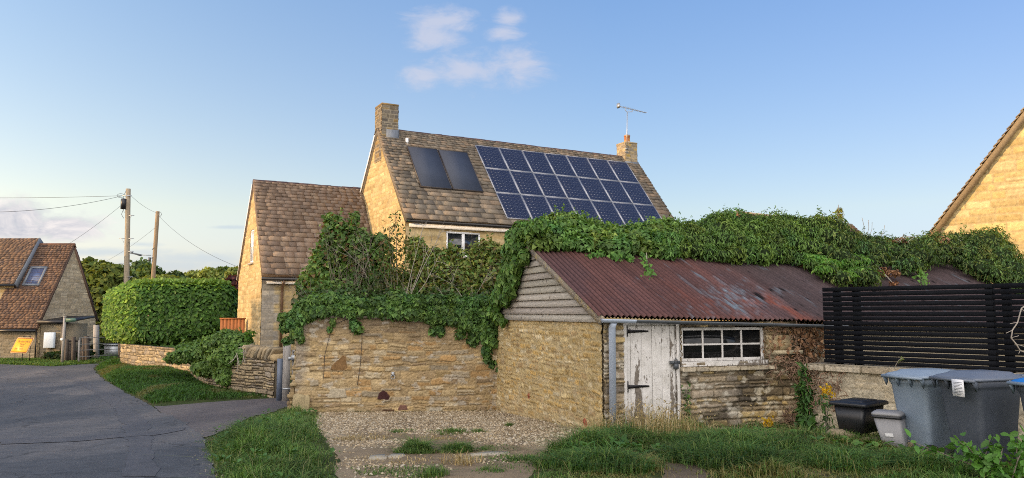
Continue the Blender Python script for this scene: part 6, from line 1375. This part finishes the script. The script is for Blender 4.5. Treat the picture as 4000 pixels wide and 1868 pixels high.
shrub('shrub', 'tall dark green shrub with red tips in front of the wing roof', [pblob(*p) for p in ((1310, 880, 20, 45, 40), (1330, 940, 20, 85, 60), (1400, 960, 20, 75, 60), (1290, 1000, 20, 60, 50), (1360, 1030, 20.2, 95, 60), (1420, 1060, 20, 80, 60), (1260, 1020, 20, 45, 40), (1240, 1060, 19.8, 50, 40), (1280, 1090, 20, 90, 50), (1350, 1120, 20, 120, 50), (1440, 1130, 20, 100, 60), (1225, 1100, 19.8, 55, 35), (1200, 1130, 19.8, 45, 30), (1500, 1010, 20, 50, 60), (1480, 940, 20, 40, 30), (1385, 860, 20, 22, 35), (1290, 850, 20, 24, 22), (1430, 1010, 19.8, 70, 50), (1500, 1090, 19.6, 70, 50), (1560, 1120, 19.4, 60, 45), (1260, 1130, 19.5, 80, 35), (1190, 1110, 19.6, 30, 30))], 14500, .105, MAPLE * 2 + [(.15, .09, .035)], 'ivy', A(-4.2, 20, -.4), .05, L=2.0)
SH2 = [(.16, .20, .04), (.20, .235, .05), (.12, .165, .034), (.25, .26, .055), (.12, .165, .035), (.10, .145, .03), (.16, .12, .04)]
shrub('shrub', 'wide yellow-green shrub with reddish leaves under the house window', [pblob(*p) for p in ((1900, 985, 19.5, 60, 45), (1810, 1030, 19.5, 80, 50), (1910, 1040, 19.4, 65, 50), (1730, 1020, 19.5, 60, 45), (1770, 975, 19.5, 22, 18), (1700, 1060, 19.5, 80, 60), (1800, 1090, 19.4, 110, 60), (1890, 1100, 19.3, 90, 60), (1640, 1090, 19.5, 85, 55), (1600, 1140, 19.4, 90, 50), (1720, 1140, 19.4, 110, 50), (1850, 1150, 19.2, 120, 45), (1950, 1130, 19.2, 60, 60), (1960, 1010, 19.4, 30, 30), (1570, 1170, 19.4, 60, 30), (1650, 1010, 19.6, 60, 50), (1620, 960, 19.7, 40, 40), (1690, 1000, 19.7, 40, 35), (1920, 985, 19.3, 40, 35), (1980, 1070, 19.2, 30, 60))], 17500, .105, SH2 + MAPLE[:2], 'oval', A(-.9, 19.6, -.4), .03, L=1.8, droop=.0, stems=6)
shrub('shrub', 'low dark tangled shrub just behind the ivy on the garden wall', [pblob(*p) for p in ((1300, 1170, 19, 120, 40), (1450, 1175, 19, 130, 45), (1600, 1190, 19, 130, 45), (1750, 1180, 19, 130, 50), (1880, 1190, 18.8, 90, 60), (1500, 1120, 19.3, 60, 40), (1660, 1150, 19.3, 60, 40))], 11000, .10, [(.04, .08, .022), (.055, .105, .026), (.08, .09, .04), (.065, .12, .03)], 'ivy', A(-2.6, 19.2, -.4), .03, L=1.5, stems=6, bark='palebark')
# sapling and bare grey branches
base = at_depth(1560, 1290, 18.8); t = thing('sapling', 'slender leggy sapling with sparse leaves in front of the lit gable', 'sapling', A(base[0], base[1], -.4)); m = MB(); tips = []
tb = A(base[0], base[1], -.4)
for u, v, r in ((1545, 835, .022), (1520, 880, .016), (1575, 900, .014), (1490, 960, .012), (1530, 930, .013)):
    q = at_depth(u, v, 18.8); mid = tb * .45 + q * .55 + A(gi.normal(0, .04), 0, 0); m.tube([tb, mid, q], [r, r * .7, .004], 6, cap=False); tips += [mid * (1 - s) + q * s for s in np.linspace(.15, 1, 14)]
m.build('stem', M['bark'], t); T = np.array(tips); P = np.repeat(T, 9, 0) + gi.normal(0, .10, (len(T) * 9, 3)); V, F, C = leaves(P, gi.normal(0, 1, P.shape), .085, 'oval', gi, [(.10, .12, .03), (.07, .12, .025), (.13, .10, .03)], .4, .5); mk('leaves', V, F, M['leaf'], t, col=C)
def bare(u0, v0, ends, Y, label, r=.015):
    b = at_depth(u0, v0, Y); t = thing('bare_shrub', label, 'bare shrub', b, 'bare grey twiggy shrubs behind the garden wall'); m = MB()
    for u, v in ends:
        q = at_depth(u, v, Y + gi.normal(0, .25)); mid = b * .5 + q * .5 + A(gi.normal(0, .06), 0, gi.normal(.06, .06)); m.tube([b, mid, q], [r * .8, r * .5, r * .2], 6, cap=False)
        for k in range(5):
            s = gi.uniform(.35, .98); p = (b * (1 - s) + mid * s) if s < .5 else (mid * (2 - 2 * s) + q * (2 * s - 1)); branchy(m, p, (q - b) / np.linalg.norm(q - b) + gi.normal(0, .55, 3), gi.uniform(.25, .6), .0055, gi, 1, .6, .1, 4, 2)
    m.build('branches', M['palebark'], t)
bare(1570, 1230, ((1740, 880), (1690, 930), (1650, 900), (1720, 990)), 18.5, 'bare pale branching shrub spreading up towards the house window')
bare(1480, 1170, ((1330, 960), (1425, 940)), 19.4, 'bare grey twigs spreading left before the dark shrub')
bare(1830, 1200, ((1700, 1150), (1760, 1100), (1900, 1080)), 18.4, 'bare twigs low on the right before the yellow-green shrub', .014)

# ---- dead ivy stems on the shed wall, and living weeds at its foot
m = MB(); gd_ = np.random.RandomState(77)
def SFp(r, o, z): return SF(r, o, z)
for i in range(620):
    k = gd_.rand()
    if k < .55: r, z = gd_.uniform(3.0, 4.55), gd_.uniform(.55, 1.42)
    elif k < .8: r, z = gd_.uniform(3.62, 4.2), gd_.uniform(-.1, .9)
    else: r, z = gd_.uniform(3.2, 3.8), gd_.uniform(-.35, .0)
    if 3.05 < r < 3.5 and .9 < z < 1.3: continue
    d = .06 if r < 3.7 else -.12; d = .12 if z < .02 else d
    p = SFp(r, d + gd_.uniform(0, .10), z); q = [p]; v = gd_.normal(0, 1, 3)
    for s in range(4): v = v + gd_.normal(0, .9, 3); v /= np.linalg.norm(v); q.append(q[-1] + v * .055 * A(1, .45, 1))
    m.tube(q, gd_.uniform(.004, .010), 4, cap=False)
for pts in (((3.75, .1, -.3), (3.62, .1, -.05), (3.45, .14, -.18), (3.2, .12, -.22)), ((3.80, .1, .9), (3.78, .1, .4), (3.72, .12, -.2))): m.tube([SFp(*p) for p in pts], .016, 6)
tag(m.build('dead_ivy', M['deadivy']), 'matted brown dead ivy stems clinging to the shed wall beside the fence', 'dead ivy')
P = np.array([SFp(gd_.uniform(3.0, 4.5), .12 if gd_.rand() < .4 else -.02, gd_.uniform(.9, 1.42)) for _ in range(420)]); V, F, C = leaves(P, np.tile(SN, (len(P), 1)), .06, 'clump', gd_, [(.24, .13, .07), (.18, .10, .06), (.30, .18, .10)], .3, .8); tag(mk('dead_ivy', V, F, M['dryleaf'], col=C), 'crisp brown dead ivy leaves under the shed eaves right of the window', 'dead ivy')
m = MB()
for i in range(150):
    u = gd_.uniform(0, .75); z = gd_.uniform(.25, .78); p = FF(u - .35, .29 + gd_.uniform(0, .05), z - u * .1); q = [p]; v = gd_.normal(0, 1, 3)
    for s in range(4): v = v + gd_.normal(0, .9, 3); v /= np.linalg.norm(v); q.append(q[-1] + v * .05)
    m.tube(q, .006, 4, cap=False)
tag(m.build('dead_ivy', M['deadivy']), 'brown dead ivy stems hanging over the pale low wall below its coping', 'dead ivy')
def herb(label, base, H, n, size, pal, shape='long', flower=None, name='tall_weed', cat='weed', w=.09, stems=5):
    t = thing(name, label, cat, base); m = MB(); P = []
    for i in range(stems):
        top = A(*base) + A(gi.normal(0, w), gi.normal(0, w * .6), H * gi.uniform(.7, 1.05)); b = A(*base) + A(gi.normal(0, w * .6), gi.normal(0, w * .4), 0); m.tube([b, (b + top) / 2 + A(gi.normal(0, .02), 0, 0), top], [.007, .006, .003], 5, cap=False); P += [b + (top - b) * s for s in gi.uniform(.02, 1, n // stems)]
    m.build('stem', M['bark'], t); P = np.array(P) + gi.normal(0, .03, (len(P), 3)); V, F, C = leaves(P, gi.normal(0, .6, P.shape) + A(0, -.3, .6), size, shape, gi, pal, .3, .5); mk('leaves', V, F, M['leaf'], t, col=C)
    if flower:
        P = A(*base) + A(0, 0, H) + gi.normal(0, 1, (90, 3)) * A(.045, .03, .04); V, F, C = leaves(P, gi.normal(0, 1, P.shape), .03, 'clump', gi, [(.55, .36, .01), (.48, .28, .01)], .2, .8); mk('flowers', V, F, M['leaf'], t, col=C)
WD = [(.05, .12, .025), (.07, .155, .03), (.06, .13, .04)]
herb('leafy willowherb climbing up the corner between shed and low wall', A(4.62, 12.3, -.3), 1.08, 800, .11, WD, 'long', None, 'tall_weed', 'weed', .08, 7)
herb('yellow goldenrod plant leaning beside the black recycling box', A(4.32, 10.75, -.15), .72, 90, .09, WD, 'long', True, 'goldenrod', 'flower', .05, 4)
herb('small yellow goldenrod plant in the dry grass before the shed wall', on_ground(3000, 1700) + A(0, 0, -.02), .22, 40, .07, WD, 'long', True, 'goldenrod', 'flower', .06, 4)
herb('dark leafy nettles at the foot of the shed corner', A(4.62, 12.2, -.26), .30, 260, .10, [(.04, .10, .022), (.05, .125, .026)], 'ivy', None, 'nettle', 'weed', .20, 9)
herb('thin ivy shoot climbing the shed wall right of the door', SF(1.47, .03, -.25), .98, 120, .05, IVY, 'ivy', None, 'ivy_shoot', 'ivy', .02, 3)
herb('bright green leafy nettle in front of the bins at the right corner', on_ground(3890, 1868) + A(.05, -.15, 0), .44, 330, .095, [(.07, .18, .03), (.09, .215, .035)], 'oval', None, 'nettle', 'weed', .24, 7)
m = MB(); q = at_depth(3990, 1250, 10.0)
pts = [at_depth(u, v, 9.7) for u, v in ((4040, 1170), (3990, 1205), (3975, 1260), (3955, 1290), (3950, 1320), (3970, 1345), (3985, 1370), (4030, 1385))]; m.tube(pts, .008, 5, cap=False)
for i, (du, dv) in ((2, (-30, 5)), (3, (-25, 12)), (5, (35, 10)), (4, (30, -8)), (1, (20, 20)), (6, (-6, 12))):
    u, v = ((4040, 1170), (3990, 1205), (3975, 1260), (3955, 1290), (3950, 1320), (3970, 1345), (3985, 1370))[i]; m.tube([pts[i], at_depth(u + du, v + dv, 9.68)], .004, 4, cap=False)
tag(m.build('bare_twig', M['palebark']), 'bare pale twig dangling in front of the black fence at the right edge', 'twig')
m = MB(); pts = [at_depth(u, v, 10.9) for u, v in ((3493, 1440), (3500, 1425), (3510, 1408), (3528, 1398))]; m.tube(pts, .006, 4, cap=False)
t = tag(m.build('bindweed', M['bark']), 'thin bindweed shoot rising behind the pale bin lid', 'weed'); P = np.array(pts[1:]); V, F, C = leaves(P, gi.normal(0, 1, P.shape), .06, 'ivy', gi, [(.13, .17, .04)], .2, .5); mk('leaves', V, F, M['leaf'], t, col=C)

# ---- laurel hedge
hb = A(-13.2, 30.6, .4); t = thing('laurel_hedge', 'clipped glossy laurel hedge with a sunlit left end above the dry stone wall', 'hedge', hb)
g = np.random.RandomState(90); n = 34000
hx, hy0, hz0, hz1 = 2.05, 1.2, .42, 2.88; hd = A(.966, .26, 0); hn = A(.26, -.966, 0); hc = A(-13.55, 32.0, 0)
def superell(n, g):
    d = g.normal(0, 1, (n, 3)) * A(1.6, .8, 1); d /= np.abs(d).max(1)[:, None]
    p = 5.5; q = (np.abs(d) ** p).sum(1) ** (1 / p); d = d / q[:, None]; N = np.sign(d) * np.abs(d) ** (p - 1); N /= np.linalg.norm(N, axis=1)[:, None]; return d, N
d, N = superell(n, g); s = 1 - .10 * g.rand(n) ** 1.4 + .05 * (fbm(d[:, 0] * 5, d[:, 2] * 3 + d[:, 1], 3, 4) - .5)
lift = .30 * sstep(-.2, 1, d[:, 0])                      # underside rises towards the right
P = hc + hd * (d[:, 0] * s * hx)[:, None] + hn * (d[:, 1] * s * hy0)[:, None]; zc = d[:, 2] * s; P[:, 2] = (hz0 + hz1) / 2 + zc * (hz1 - hz0) / 2 + np.where(zc < 0, lift * -zc * 2.2, 0) + .06 * (fbm(d[:, 0] * 4, d[:, 1] * 3, 3, 8) - .5)
P = P - hd * ((d[:, 0] < 0) * np.abs(d[:, 0]) ** 2 * .73 * (1 - d[:, 1]))[:, None]; N = np.where((N[:, 0:1] < -.5), N * A(1, 1, 1) + A(0, .9, 0), N)   # the left end is cut askew
Nw = hd * (N[:, 0:1] / hx) + hn * (N[:, 1:2] / hy0) + UP * (N[:, 2:3] / 1.25); Nw /= np.linalg.norm(Nw, axis=1)[:, None]
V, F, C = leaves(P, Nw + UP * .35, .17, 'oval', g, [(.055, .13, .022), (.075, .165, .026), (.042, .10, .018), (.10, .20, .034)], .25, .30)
sun_tint = np.repeat((g.rand(len(P)) < np.clip(1.6 * sstep(-.72, -.95, d[:, 0]) + .8 * sstep(.75, .98, zc), 0, .85)), 6)[:, None]; C = np.where(sun_tint, C * A(2.3, 1.75, 1.3), C)   # sunlight put into the leaf colour on the left end and top
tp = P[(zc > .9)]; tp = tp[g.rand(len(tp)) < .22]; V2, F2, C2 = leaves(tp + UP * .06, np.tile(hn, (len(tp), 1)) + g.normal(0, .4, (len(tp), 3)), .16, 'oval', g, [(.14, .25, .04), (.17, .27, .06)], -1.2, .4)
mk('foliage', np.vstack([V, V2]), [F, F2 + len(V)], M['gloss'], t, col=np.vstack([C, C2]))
m = MB()
for i in range(9): b = hc + hd * g.uniform(-2.1, 2.1) + hn * g.uniform(-.5, .5) - UP * .45; branchy(m, b, A(0, 0, 1), 1.6, .05, g, 2, .5, .2, 4, 3)
m.build('branches', M['bark'], t)
# ivy mound on the dry stone wall
B = [pblob(*p) for p in ((960, 1340, 20.6, 25, 40), (880, 1340, 21, 70, 45), (820, 1370, 21.5, 80, 45), (900, 1390, 20.6, 85, 50), (760, 1385, 22.5, 70, 35), (840, 1430, 21.2, 80, 40), (890, 1445, 20.5, 50, 45), (880, 1480, 20.3, 28, 25), (700, 1395, 24, 50, 22), (950, 1380, 20.2, 45, 40), (730, 1360, 23, 40, 25))]
ivy('ivy', 'rounded dark green ivy bush smothering the dry stone wall by the gate', B + [pblob(900, 1335, 20.8, 60, 42), pblob(945, 1350, 20.4, 40, 45), pblob(850, 1345, 21, 60, 40)], 21000, .085, g, SHI, 'ivy', .6, 'leaf', .25, .3, bvar=.35, sprigs=80)
P = at_depth(975, 1310, 20.3) + g.normal(0, .06, (80, 3)); V, F, C = leaves(P, g.normal(0, 1, P.shape), .08, 'ivy', g, IVYLIT, .3, .6); m = MB(); m.tube([at_depth(968, 1345, 20.3), at_depth(975, 1290, 20.3)], .006, 4); t = tag(m.build('creeper_shoot', M['bark']), 'upright creeper shoot above the ivy bush', 'creeper'); mk('leaves', V, F, M['leaf'], t, col=C)
m = MB()
for i in range(6): branchy(m, at_depth(g.uniform(925, 950), g.uniform(1360, 1400), 19.6), A(g.normal(0, .6), -.3, g.normal(0, .6)), .35, .012, g, 1, .7, .0, 4, 2)
tag(m.build('dead_creeper', M['palebark']), 'tangle of bare grey creeper at the right edge of the ivy bush', 'creeper')

# ---- trees
def tree(name, label, blobs, n, size, pal, base, trunk=.22, shape='clump', group=None, cat='tree', mt='farleaf', lump=.5, inner=.5, hid=.55):
    t = thing(name, label, cat, base, group); g = gi
    P, N = blob_pts(blobs, n, g, inner, lump, hid); tone = .7 + .6 * fbm(P[:, 0] / size * .12, P[:, 2] / size * .12 + P[:, 1] * .05, 3, 6)
    V, F, C = leaves(P, N + UP * .3, size, shape, g, pal, .3, .6, tone); mk('crown', V, F, M[mt], t, col=C)
    m = MB(); B = np.array(blobs); c = B[:, :3].mean(0); b = A(*base); m.tube([b - UP * .3, b * .5 + c * .5, c], [trunk, trunk * .7, trunk * .3], 8)
    for k in range(min(8, len(B))): m.tube([b * .5 + c * .5, (c + B[k, :3]) / 2 + A(0, 0, .1), B[k, :3]], [trunk * .4, trunk * .25, trunk * .08], 6, cap=False)
    m.build('trunk', M['bark'], t); return t
TG = [(.11, .17, .042), (.085, .14, .035), (.10, .155, .04), (.07, .115, .03), (.125, .16, .042)]; TD = [(.12, .17, .065), (.08, .13, .05), (.10, .15, .06), (.07, .11, .045)]; TY = [(.27, .30, .07), (.21, .25, .06), (.18, .225, .055), (.15, .20, .05)]
b = at_depth(400, 1390, 47)
tree('tree', 'broad bushy yellow-green tree between the cottage and the hedge', [pblob(*p) for p in ((370, 1060, 47, 45, 40), (410, 1080, 47, 60, 50), (440, 1110, 47, 60, 60), (390, 1140, 47, 65, 60), (430, 1180, 46.5, 75, 60), (390, 1220, 46.5, 65, 60), (440, 1260, 46.5, 70, 60), (410, 1310, 46.5, 80, 50), (350, 1100, 47.5, 30, 50), (480, 1180, 47, 60, 60), (345, 1030, 47, 18, 20), (470, 1075, 47.5, 35, 30))], 17000, .27, [(.14, .175, .035), (.11, .15, .035), (.075, .115, .028), (.18, .20, .04)], A(b[0], b[1], -.4), .3)
specs = (  # px, crown top, bottom, width, depth, palette, kind
    (430, 1035, 1130, 40, 95, TD, 'dark rounded tree on the skyline left of the poles'), (478, 1030, 1140, 42, 100, TD, 'dark leaning tree on the skyline behind the taller pole'), (535, 1022, 1140, 48, 100, TD, 'tall dark feathery tree on the skyline just right of the taller pole'),
    (585, 1035, 1140, 42, 90, TG, 'mid green tree on the skyline left of the shorter pole'), (650, 1048, 1150, 62, 85, TY, 'broad golden-green tree on the skyline right of the shorter pole'), (700, 1062, 1150, 50, 105, TD, 'flat topped dark cedar on the skyline above the hedge middle'),
    (760, 1056, 1140, 60, 130, TY, 'pale yellow-green distant tree above the hedge'), (825, 1050, 1140, 60, 125, TY, 'second pale yellow-green distant tree, right of the first above the hedge'), (870, 1048, 1140, 45, 110, TG, 'mid green tree on the skyline above the hedge right end'), (915, 1040, 1150, 55, 80, TY, 'golden lit tree on the skyline beside the house wing'),
    (530, 1085, 1180, 60, 70, TG, 'low green bush behind the poles'), (600, 1095, 1180, 70, 66, TY, 'low yellow-green bush behind the hedge left end'), (760, 1098, 1180, 80, 72, TG, 'low green bush behind the hedge middle'))
for u, vt, vb, w, Y, pal, lab in specs:
    B = []; H = vb - vt
    for k in range(11): t_ = gi.rand(); ww = w * (.45 + .55 * math.sin(math.pi * min(1, .25 + .75 * t_))); B.append(pblob(u + gi.normal(0, .35) * ww, vt + H * (.16 + .75 * t_), Y + gi.normal(0, 1), ww * gi.uniform(.35, .6), H * gi.uniform(.14, .26), 2.2))
    b = at_depth(u, vb, Y); hz = float(terrain(b[0], b[1])); tree('tree', lab, B, 3600, .011 * Y ** .92 * .48, pal, A(b[0], b[1], hz), .25, group='trees on the skyline beyond the hedge')
B = [pblob(*p) for p in ((915, 1110, 60, 26, 30), (925, 1130, 60, 26, 26), (905, 1140, 60, 24, 22))]; b = at_depth(915, 1180, 60); tree('tree', 'dark purple-red copper tree beside the house wing', B, 1500, .35, [(.07, .025, .03), (.09, .03, .03), (.05, .022, .025)], A(b[0], b[1], -.4), .15)
B = [pblob(*p) for p in ((900, 1190, 34, 45, 35), (925, 1220, 34, 40, 40), (890, 1240, 34, 40, 40))]; b = at_depth(905, 1300, 34); tree('bush', 'green bush between the hedge and the house wing', B, 2200, .2, TG, A(b[0], b[1], -.4), .06, cat='bush')
B = [pblob(*p) for p in ((400, 1360, 36.5, 40, 22), (330, 1380, 33.0, 30, 14), (215, 1390, 33.8, 35, 14), (250, 1388, 33.6, 30, 14), (280, 1385, 33.4, 20, 14))]; b = at_depth(330, 1400, 33.5); tree('bramble', 'dark low brambles around the old paling fence', B, 2400, .12, [(.025, .05, .015), (.035, .07, .02), (.05, .05, .025)], A(b[0], b[1], -.42), .02, cat='bramble')
# yellow conifer tip behind the shed
b = at_depth(3275, 1100, 26); t = thing('conifer', 'sunlit yellow-green conifer tip showing above the shed ivy', 'conifer', A(b[0], b[1], -.4)); tp = at_depth(3275, 800, 26)
m = MB(); m.tube([A(b[0], b[1], -.4), tp], [.09, .008], 6); m.build('trunk', M['bark'], t); P = []; 
for k in range(150):
    s = gi.rand() ** .8; c = tp + (A(b[0], b[1], -.4) - tp) * s * .75; an = gi.rand() * 6.28; L = .10 + 1.0 * s * gi.uniform(.5, 1.1)
    for q in np.linspace(.1, 1, 22): P.append(c + A(math.cos(an) * L * q, math.sin(an) * L * q, L * q * .25 - .12 * q * q))
P = np.array(P) + gi.normal(0, .02, (len(P), 3)); V, F, C = leaves(P, gi.normal(0, .4, P.shape) + UP, .085, 'long', gi, [(.30, .30, .04), (.22, .25, .04), (.36, .34, .06)], .2, .6); mk('foliage', V, F, M['leaf'], t, col=C)
# ---- tall trees and a house across the lane, out of frame, whose shade lies over the foreground
SAZ, SEL = math.radians(19.0), math.radians(10.0)          # the sun stands on the left, slightly behind the camera
SUN = A(-math.cos(SAZ) * math.cos(SEL), -math.sin(SAZ) * math.cos(SEL), math.sin(SEL))
sh = A(-math.cos(SAZ), -math.sin(SAZ), 0); pq = A(-math.sin(SAZ), math.cos(SAZ), 0)     # towards the sun, and across it
def shade_tree(R, q, top, w, label):
    c = sh * R + pq * q; B = []
    for k in range(16): s = gi.rand(); B.append((c[0] + gi.normal(0, w * .32), c[1] + gi.normal(0, w * .32), top * (.28 + .62 * s), w * gi.uniform(.3, .45), w * gi.uniform(.3, .45), top * .14))
    tree('tree', label, B, 5200, .55, TG, A(c[0], c[1], float(flat(0, c[1]))), .35, group='trees across the lane')
for R, q, top, w, lab in SHADE: shade_tree(R, q, top, w, lab)
nb = sh * 34 + pq * 8; fr = Fr(A(nb[0], nb[1], 0), pq, sh, UP)
t = thing('lane_house', 'stone house across the lane beyond the left edge', 'house', nb)
m = MB(fr); m.prism([(-9, 0, -1), (-9, 7, -1), (-9, 7, SHH), (-9, 3.5, SHH + 3.8), (-9, 0, SHH)], (24, 0, 0), np.array(ASHPAL[1])); m.build('wall', M['ashlar'], t, col=True)
m = MB(fr)
for y0, y1 in ((-.3, 3.5), (7.3, 3.5)): m.prism([(-9.3, y0, SHH - .25), (-9.3, y1, SHH + 3.9), (-9.3, y1, SHH + 4.1), (-9.3, y0, SHH - .05)], (24.6, 0, 0), np.array(SLATEPAL[1]))
m.build('roof', M['slate'], t, col=True)
for x in np.arange(-7, 14, 4): m = MB(fr); m.box((x, -.03, 3.4), (x + 1.2, .06, 4.6)); w_ = m.build('window', M['upvc'], t); m = MB(fr); m.box((x + .08, -.05, 3.48), (x + 1.12, -.032, 4.52)); m.build('window_glass', M['glass'], w_)

# ================================================================= SKY, SUN, CAMERA
sc = bpy.context.scene
w = bpy.data.worlds.new('World'); sc.world = w; w.use_nodes = True; nt = w.node_tree; bg = nt.nodes['Background']
sk = nd(nt, 'ShaderNodeTexSky', sky_type='NISHITA'); sk.sun_disc = False; sk.sun_elevation = SEL; sk.sun_rotation = math.atan2(SUN[0], SUN[1]); sk.altitude = 100; sk.air_density = AIR; sk.dust_density = DUST; sk.ozone_density = OZONE
tc = nd(nt, 'ShaderNodeTexCoord'); sx = nd(nt, 'ShaderNodeSeparateXYZ'); lk(nt, tc.outputs['Generated'], sx.inputs[0])
X_, Y_, Z_ = sx.outputs
front = mathn(nt, 'GREATER_THAN', Y_, .05); ys_ = mathn(nt, 'MAXIMUM', Y_, .05); u_ = mathn(nt, 'DIVIDE', X_, ys_); v_ = mathn(nt, 'DIVIDE', Z_, ys_)
cb_ = nd(nt, 'ShaderNodeCombineXYZ'); lk(nt, u_, cb_.inputs[0]); lk(nt, mathn(nt, 'MULTIPLY', v_, 2.0), cb_.inputs[1])
n1 = noise(nt, cb_.outputs[0], 13, 9, .66, .7); n2 = noise(nt, cb_.outputs[0], 38, 6, .65, .6); nn = mathn(nt, 'ADD', mathn(nt, 'MULTIPLY', n1, .7), mathn(nt, 'MULTIPLY', n2, .3))
def ell(px, py, ax, ay):
    r = ray(px, py); r2 = ray(px + ax, py); r3 = ray(px, py - ay); u0, v0 = r[0] / r[1], r[2] / r[1]; a = abs(r2[0] / r2[1] - u0); b_ = abs(r3[2] / r3[1] - v0)
    du = mathn(nt, 'MULTIPLY', mathn(nt, 'SUBTRACT', u_, u0), 1 / a); dv = mathn(nt, 'MULTIPLY', mathn(nt, 'SUBTRACT', v_, v0), 1 / b_)
    return mathn(nt, 'SUBTRACT', 1.0, mathn(nt, 'SQRT', mathn(nt, 'ADD', mathn(nt, 'MULTIPLY', du, du), mathn(nt, 'MULTIPLY', dv, dv))))
def cover(E, k=1.5, lo=.30, hi=1.0):
    acc = None
    for e_ in E: x = ell(*e_); acc = x if acc is None else mathn(nt, 'MAXIMUM', acc, x)
    acc = mathn(nt, 'MAXIMUM', acc, -1.0); d = mathn(nt, 'ADD', acc, mathn(nt, 'MULTIPLY', mathn(nt, 'SUBTRACT', nn, .5), k * 1.8))
    mr = nd(nt, 'ShaderNodeMapRange', interpolation_type='SMOOTHSTEP'); lk(nt, d, mr.inputs[0]); mr.inputs[1].default_value = lo; mr.inputs[2].default_value = hi
    return mathn(nt, 'MULTIPLY', mr.outputs[0], front)
cA = cover([(1720, 80, 150, 55), (1690, 150, 110, 55), (1965, 125, 75, 36), (1985, 75, 60, 40), (1850, 275, 240, 72), (2030, 240, 110, 62), (1660, 300, 90, 50)], 2.1, -.35, 1.1)
cB = cover([(40, 850, 190, 75), (240, 890, 170, 60), (60, 900, 330, 45)], 1.5, -.4, .55)
cC = cover([(400, 985, 420, 22), (750, 1010, 320, 36), (560, 955, 90, 14), (900, 888, 110, 9), (640, 1040, 500, 40)], 1.2, -.2, .9)
skc = sk.outputs[0]
gr = nd(nt, 'ShaderNodeMapRange'); lk(nt, Z_, gr.inputs[0]); gr.inputs[1].default_value = 0; gr.inputs[2].default_value = .42
tint = ramp(nt, gr.outputs[0], SKYTINT); c = mixc(nt, 1.0, skc, tint, 'MULTIPLY')
shv = mathn(nt, 'MULTIPLY', X_, -1.0); sidem = nd(nt, 'ShaderNodeMapRange'); lk(nt, X_, sidem.inputs[0]); sidem.inputs[1].default_value = -.6; sidem.inputs[2].default_value = .6
c = mixc(nt, 1.0, c, ramp(nt, sidem.outputs[0], SIDETINT), 'MULTIPLY')
def cmix(c, f, col, amt): return mixc(nt, mathn(nt, 'MULTIPLY', f, amt), c, col)
c = cmix(c, cA, CLA, .72); 
shade = ramp(nt, n1, [(.35, CLB0), (.62, CLB1)]); f = mathn(nt, 'MULTIPLY', cB, .95); c = mixc(nt, f, c, shade); c = cmix(c, cC, CLC, .6)
# unseen bright cloud bank added behind the camera to lift the ambient light
back_ = nd(nt, 'ShaderNodeMapRange', interpolation_type='SMOOTHSTEP'); lk(nt, Y_, back_.inputs[0]); back_.inputs[1].default_value = .10; back_.inputs[2].default_value = -.55
nb_ = noise(nt, tc.outputs['Generated'], 2.2, 6, .6); k = mathn(nt, 'MULTIPLY', back_.outputs[0], ramp(nt, nb_, [(.38, (.45,) * 3), (.6, (1,) * 3)])); c = mixc(nt, k, c, CLFILL)
lk(nt, c, bg.inputs[0]); bg.inputs[1].default_value = SKYSTR
L = bpy.data.lights.new('sun', 'SUN'); L.energy = SUNE; L.angle = math.radians(.6); L.color = SUNCOL; lo = bpy.data.objects.new('sun', L); COL.objects.link(lo); lo.rotation_euler = Vector(SUN).to_track_quat('Z', 'Y').to_euler()
lo.location = SUN * 60
cam = bpy.data.cameras.new('camera'); co = bpy.data.objects.new('camera', cam); COL.objects.link(co); co.location = EYE; co.rotation_euler = (math.pi / 2 + PITCH, 0, 0)
cam.sensor_fit = 'HORIZONTAL'; cam.sensor_width = 36; cam.lens = 36 * FPX / 4000; cam.clip_start = .1; cam.clip_end = 3000; sc.camera = co
sc.view_settings.view_transform = 'Standard'; sc.view_settings.look = 'None'; sc.view_settings.exposure = EXPO; sc.view_settings.gamma = 1
sc.cycles.max_bounces = 6; sc.cycles.diffuse_bounces = 3; sc.cycles.glossy_bounces = 3; sc.cycles.transmission_bounces = 4; sc.cycles.use_denoising = False; sc.cycles.filter_width = 1.0
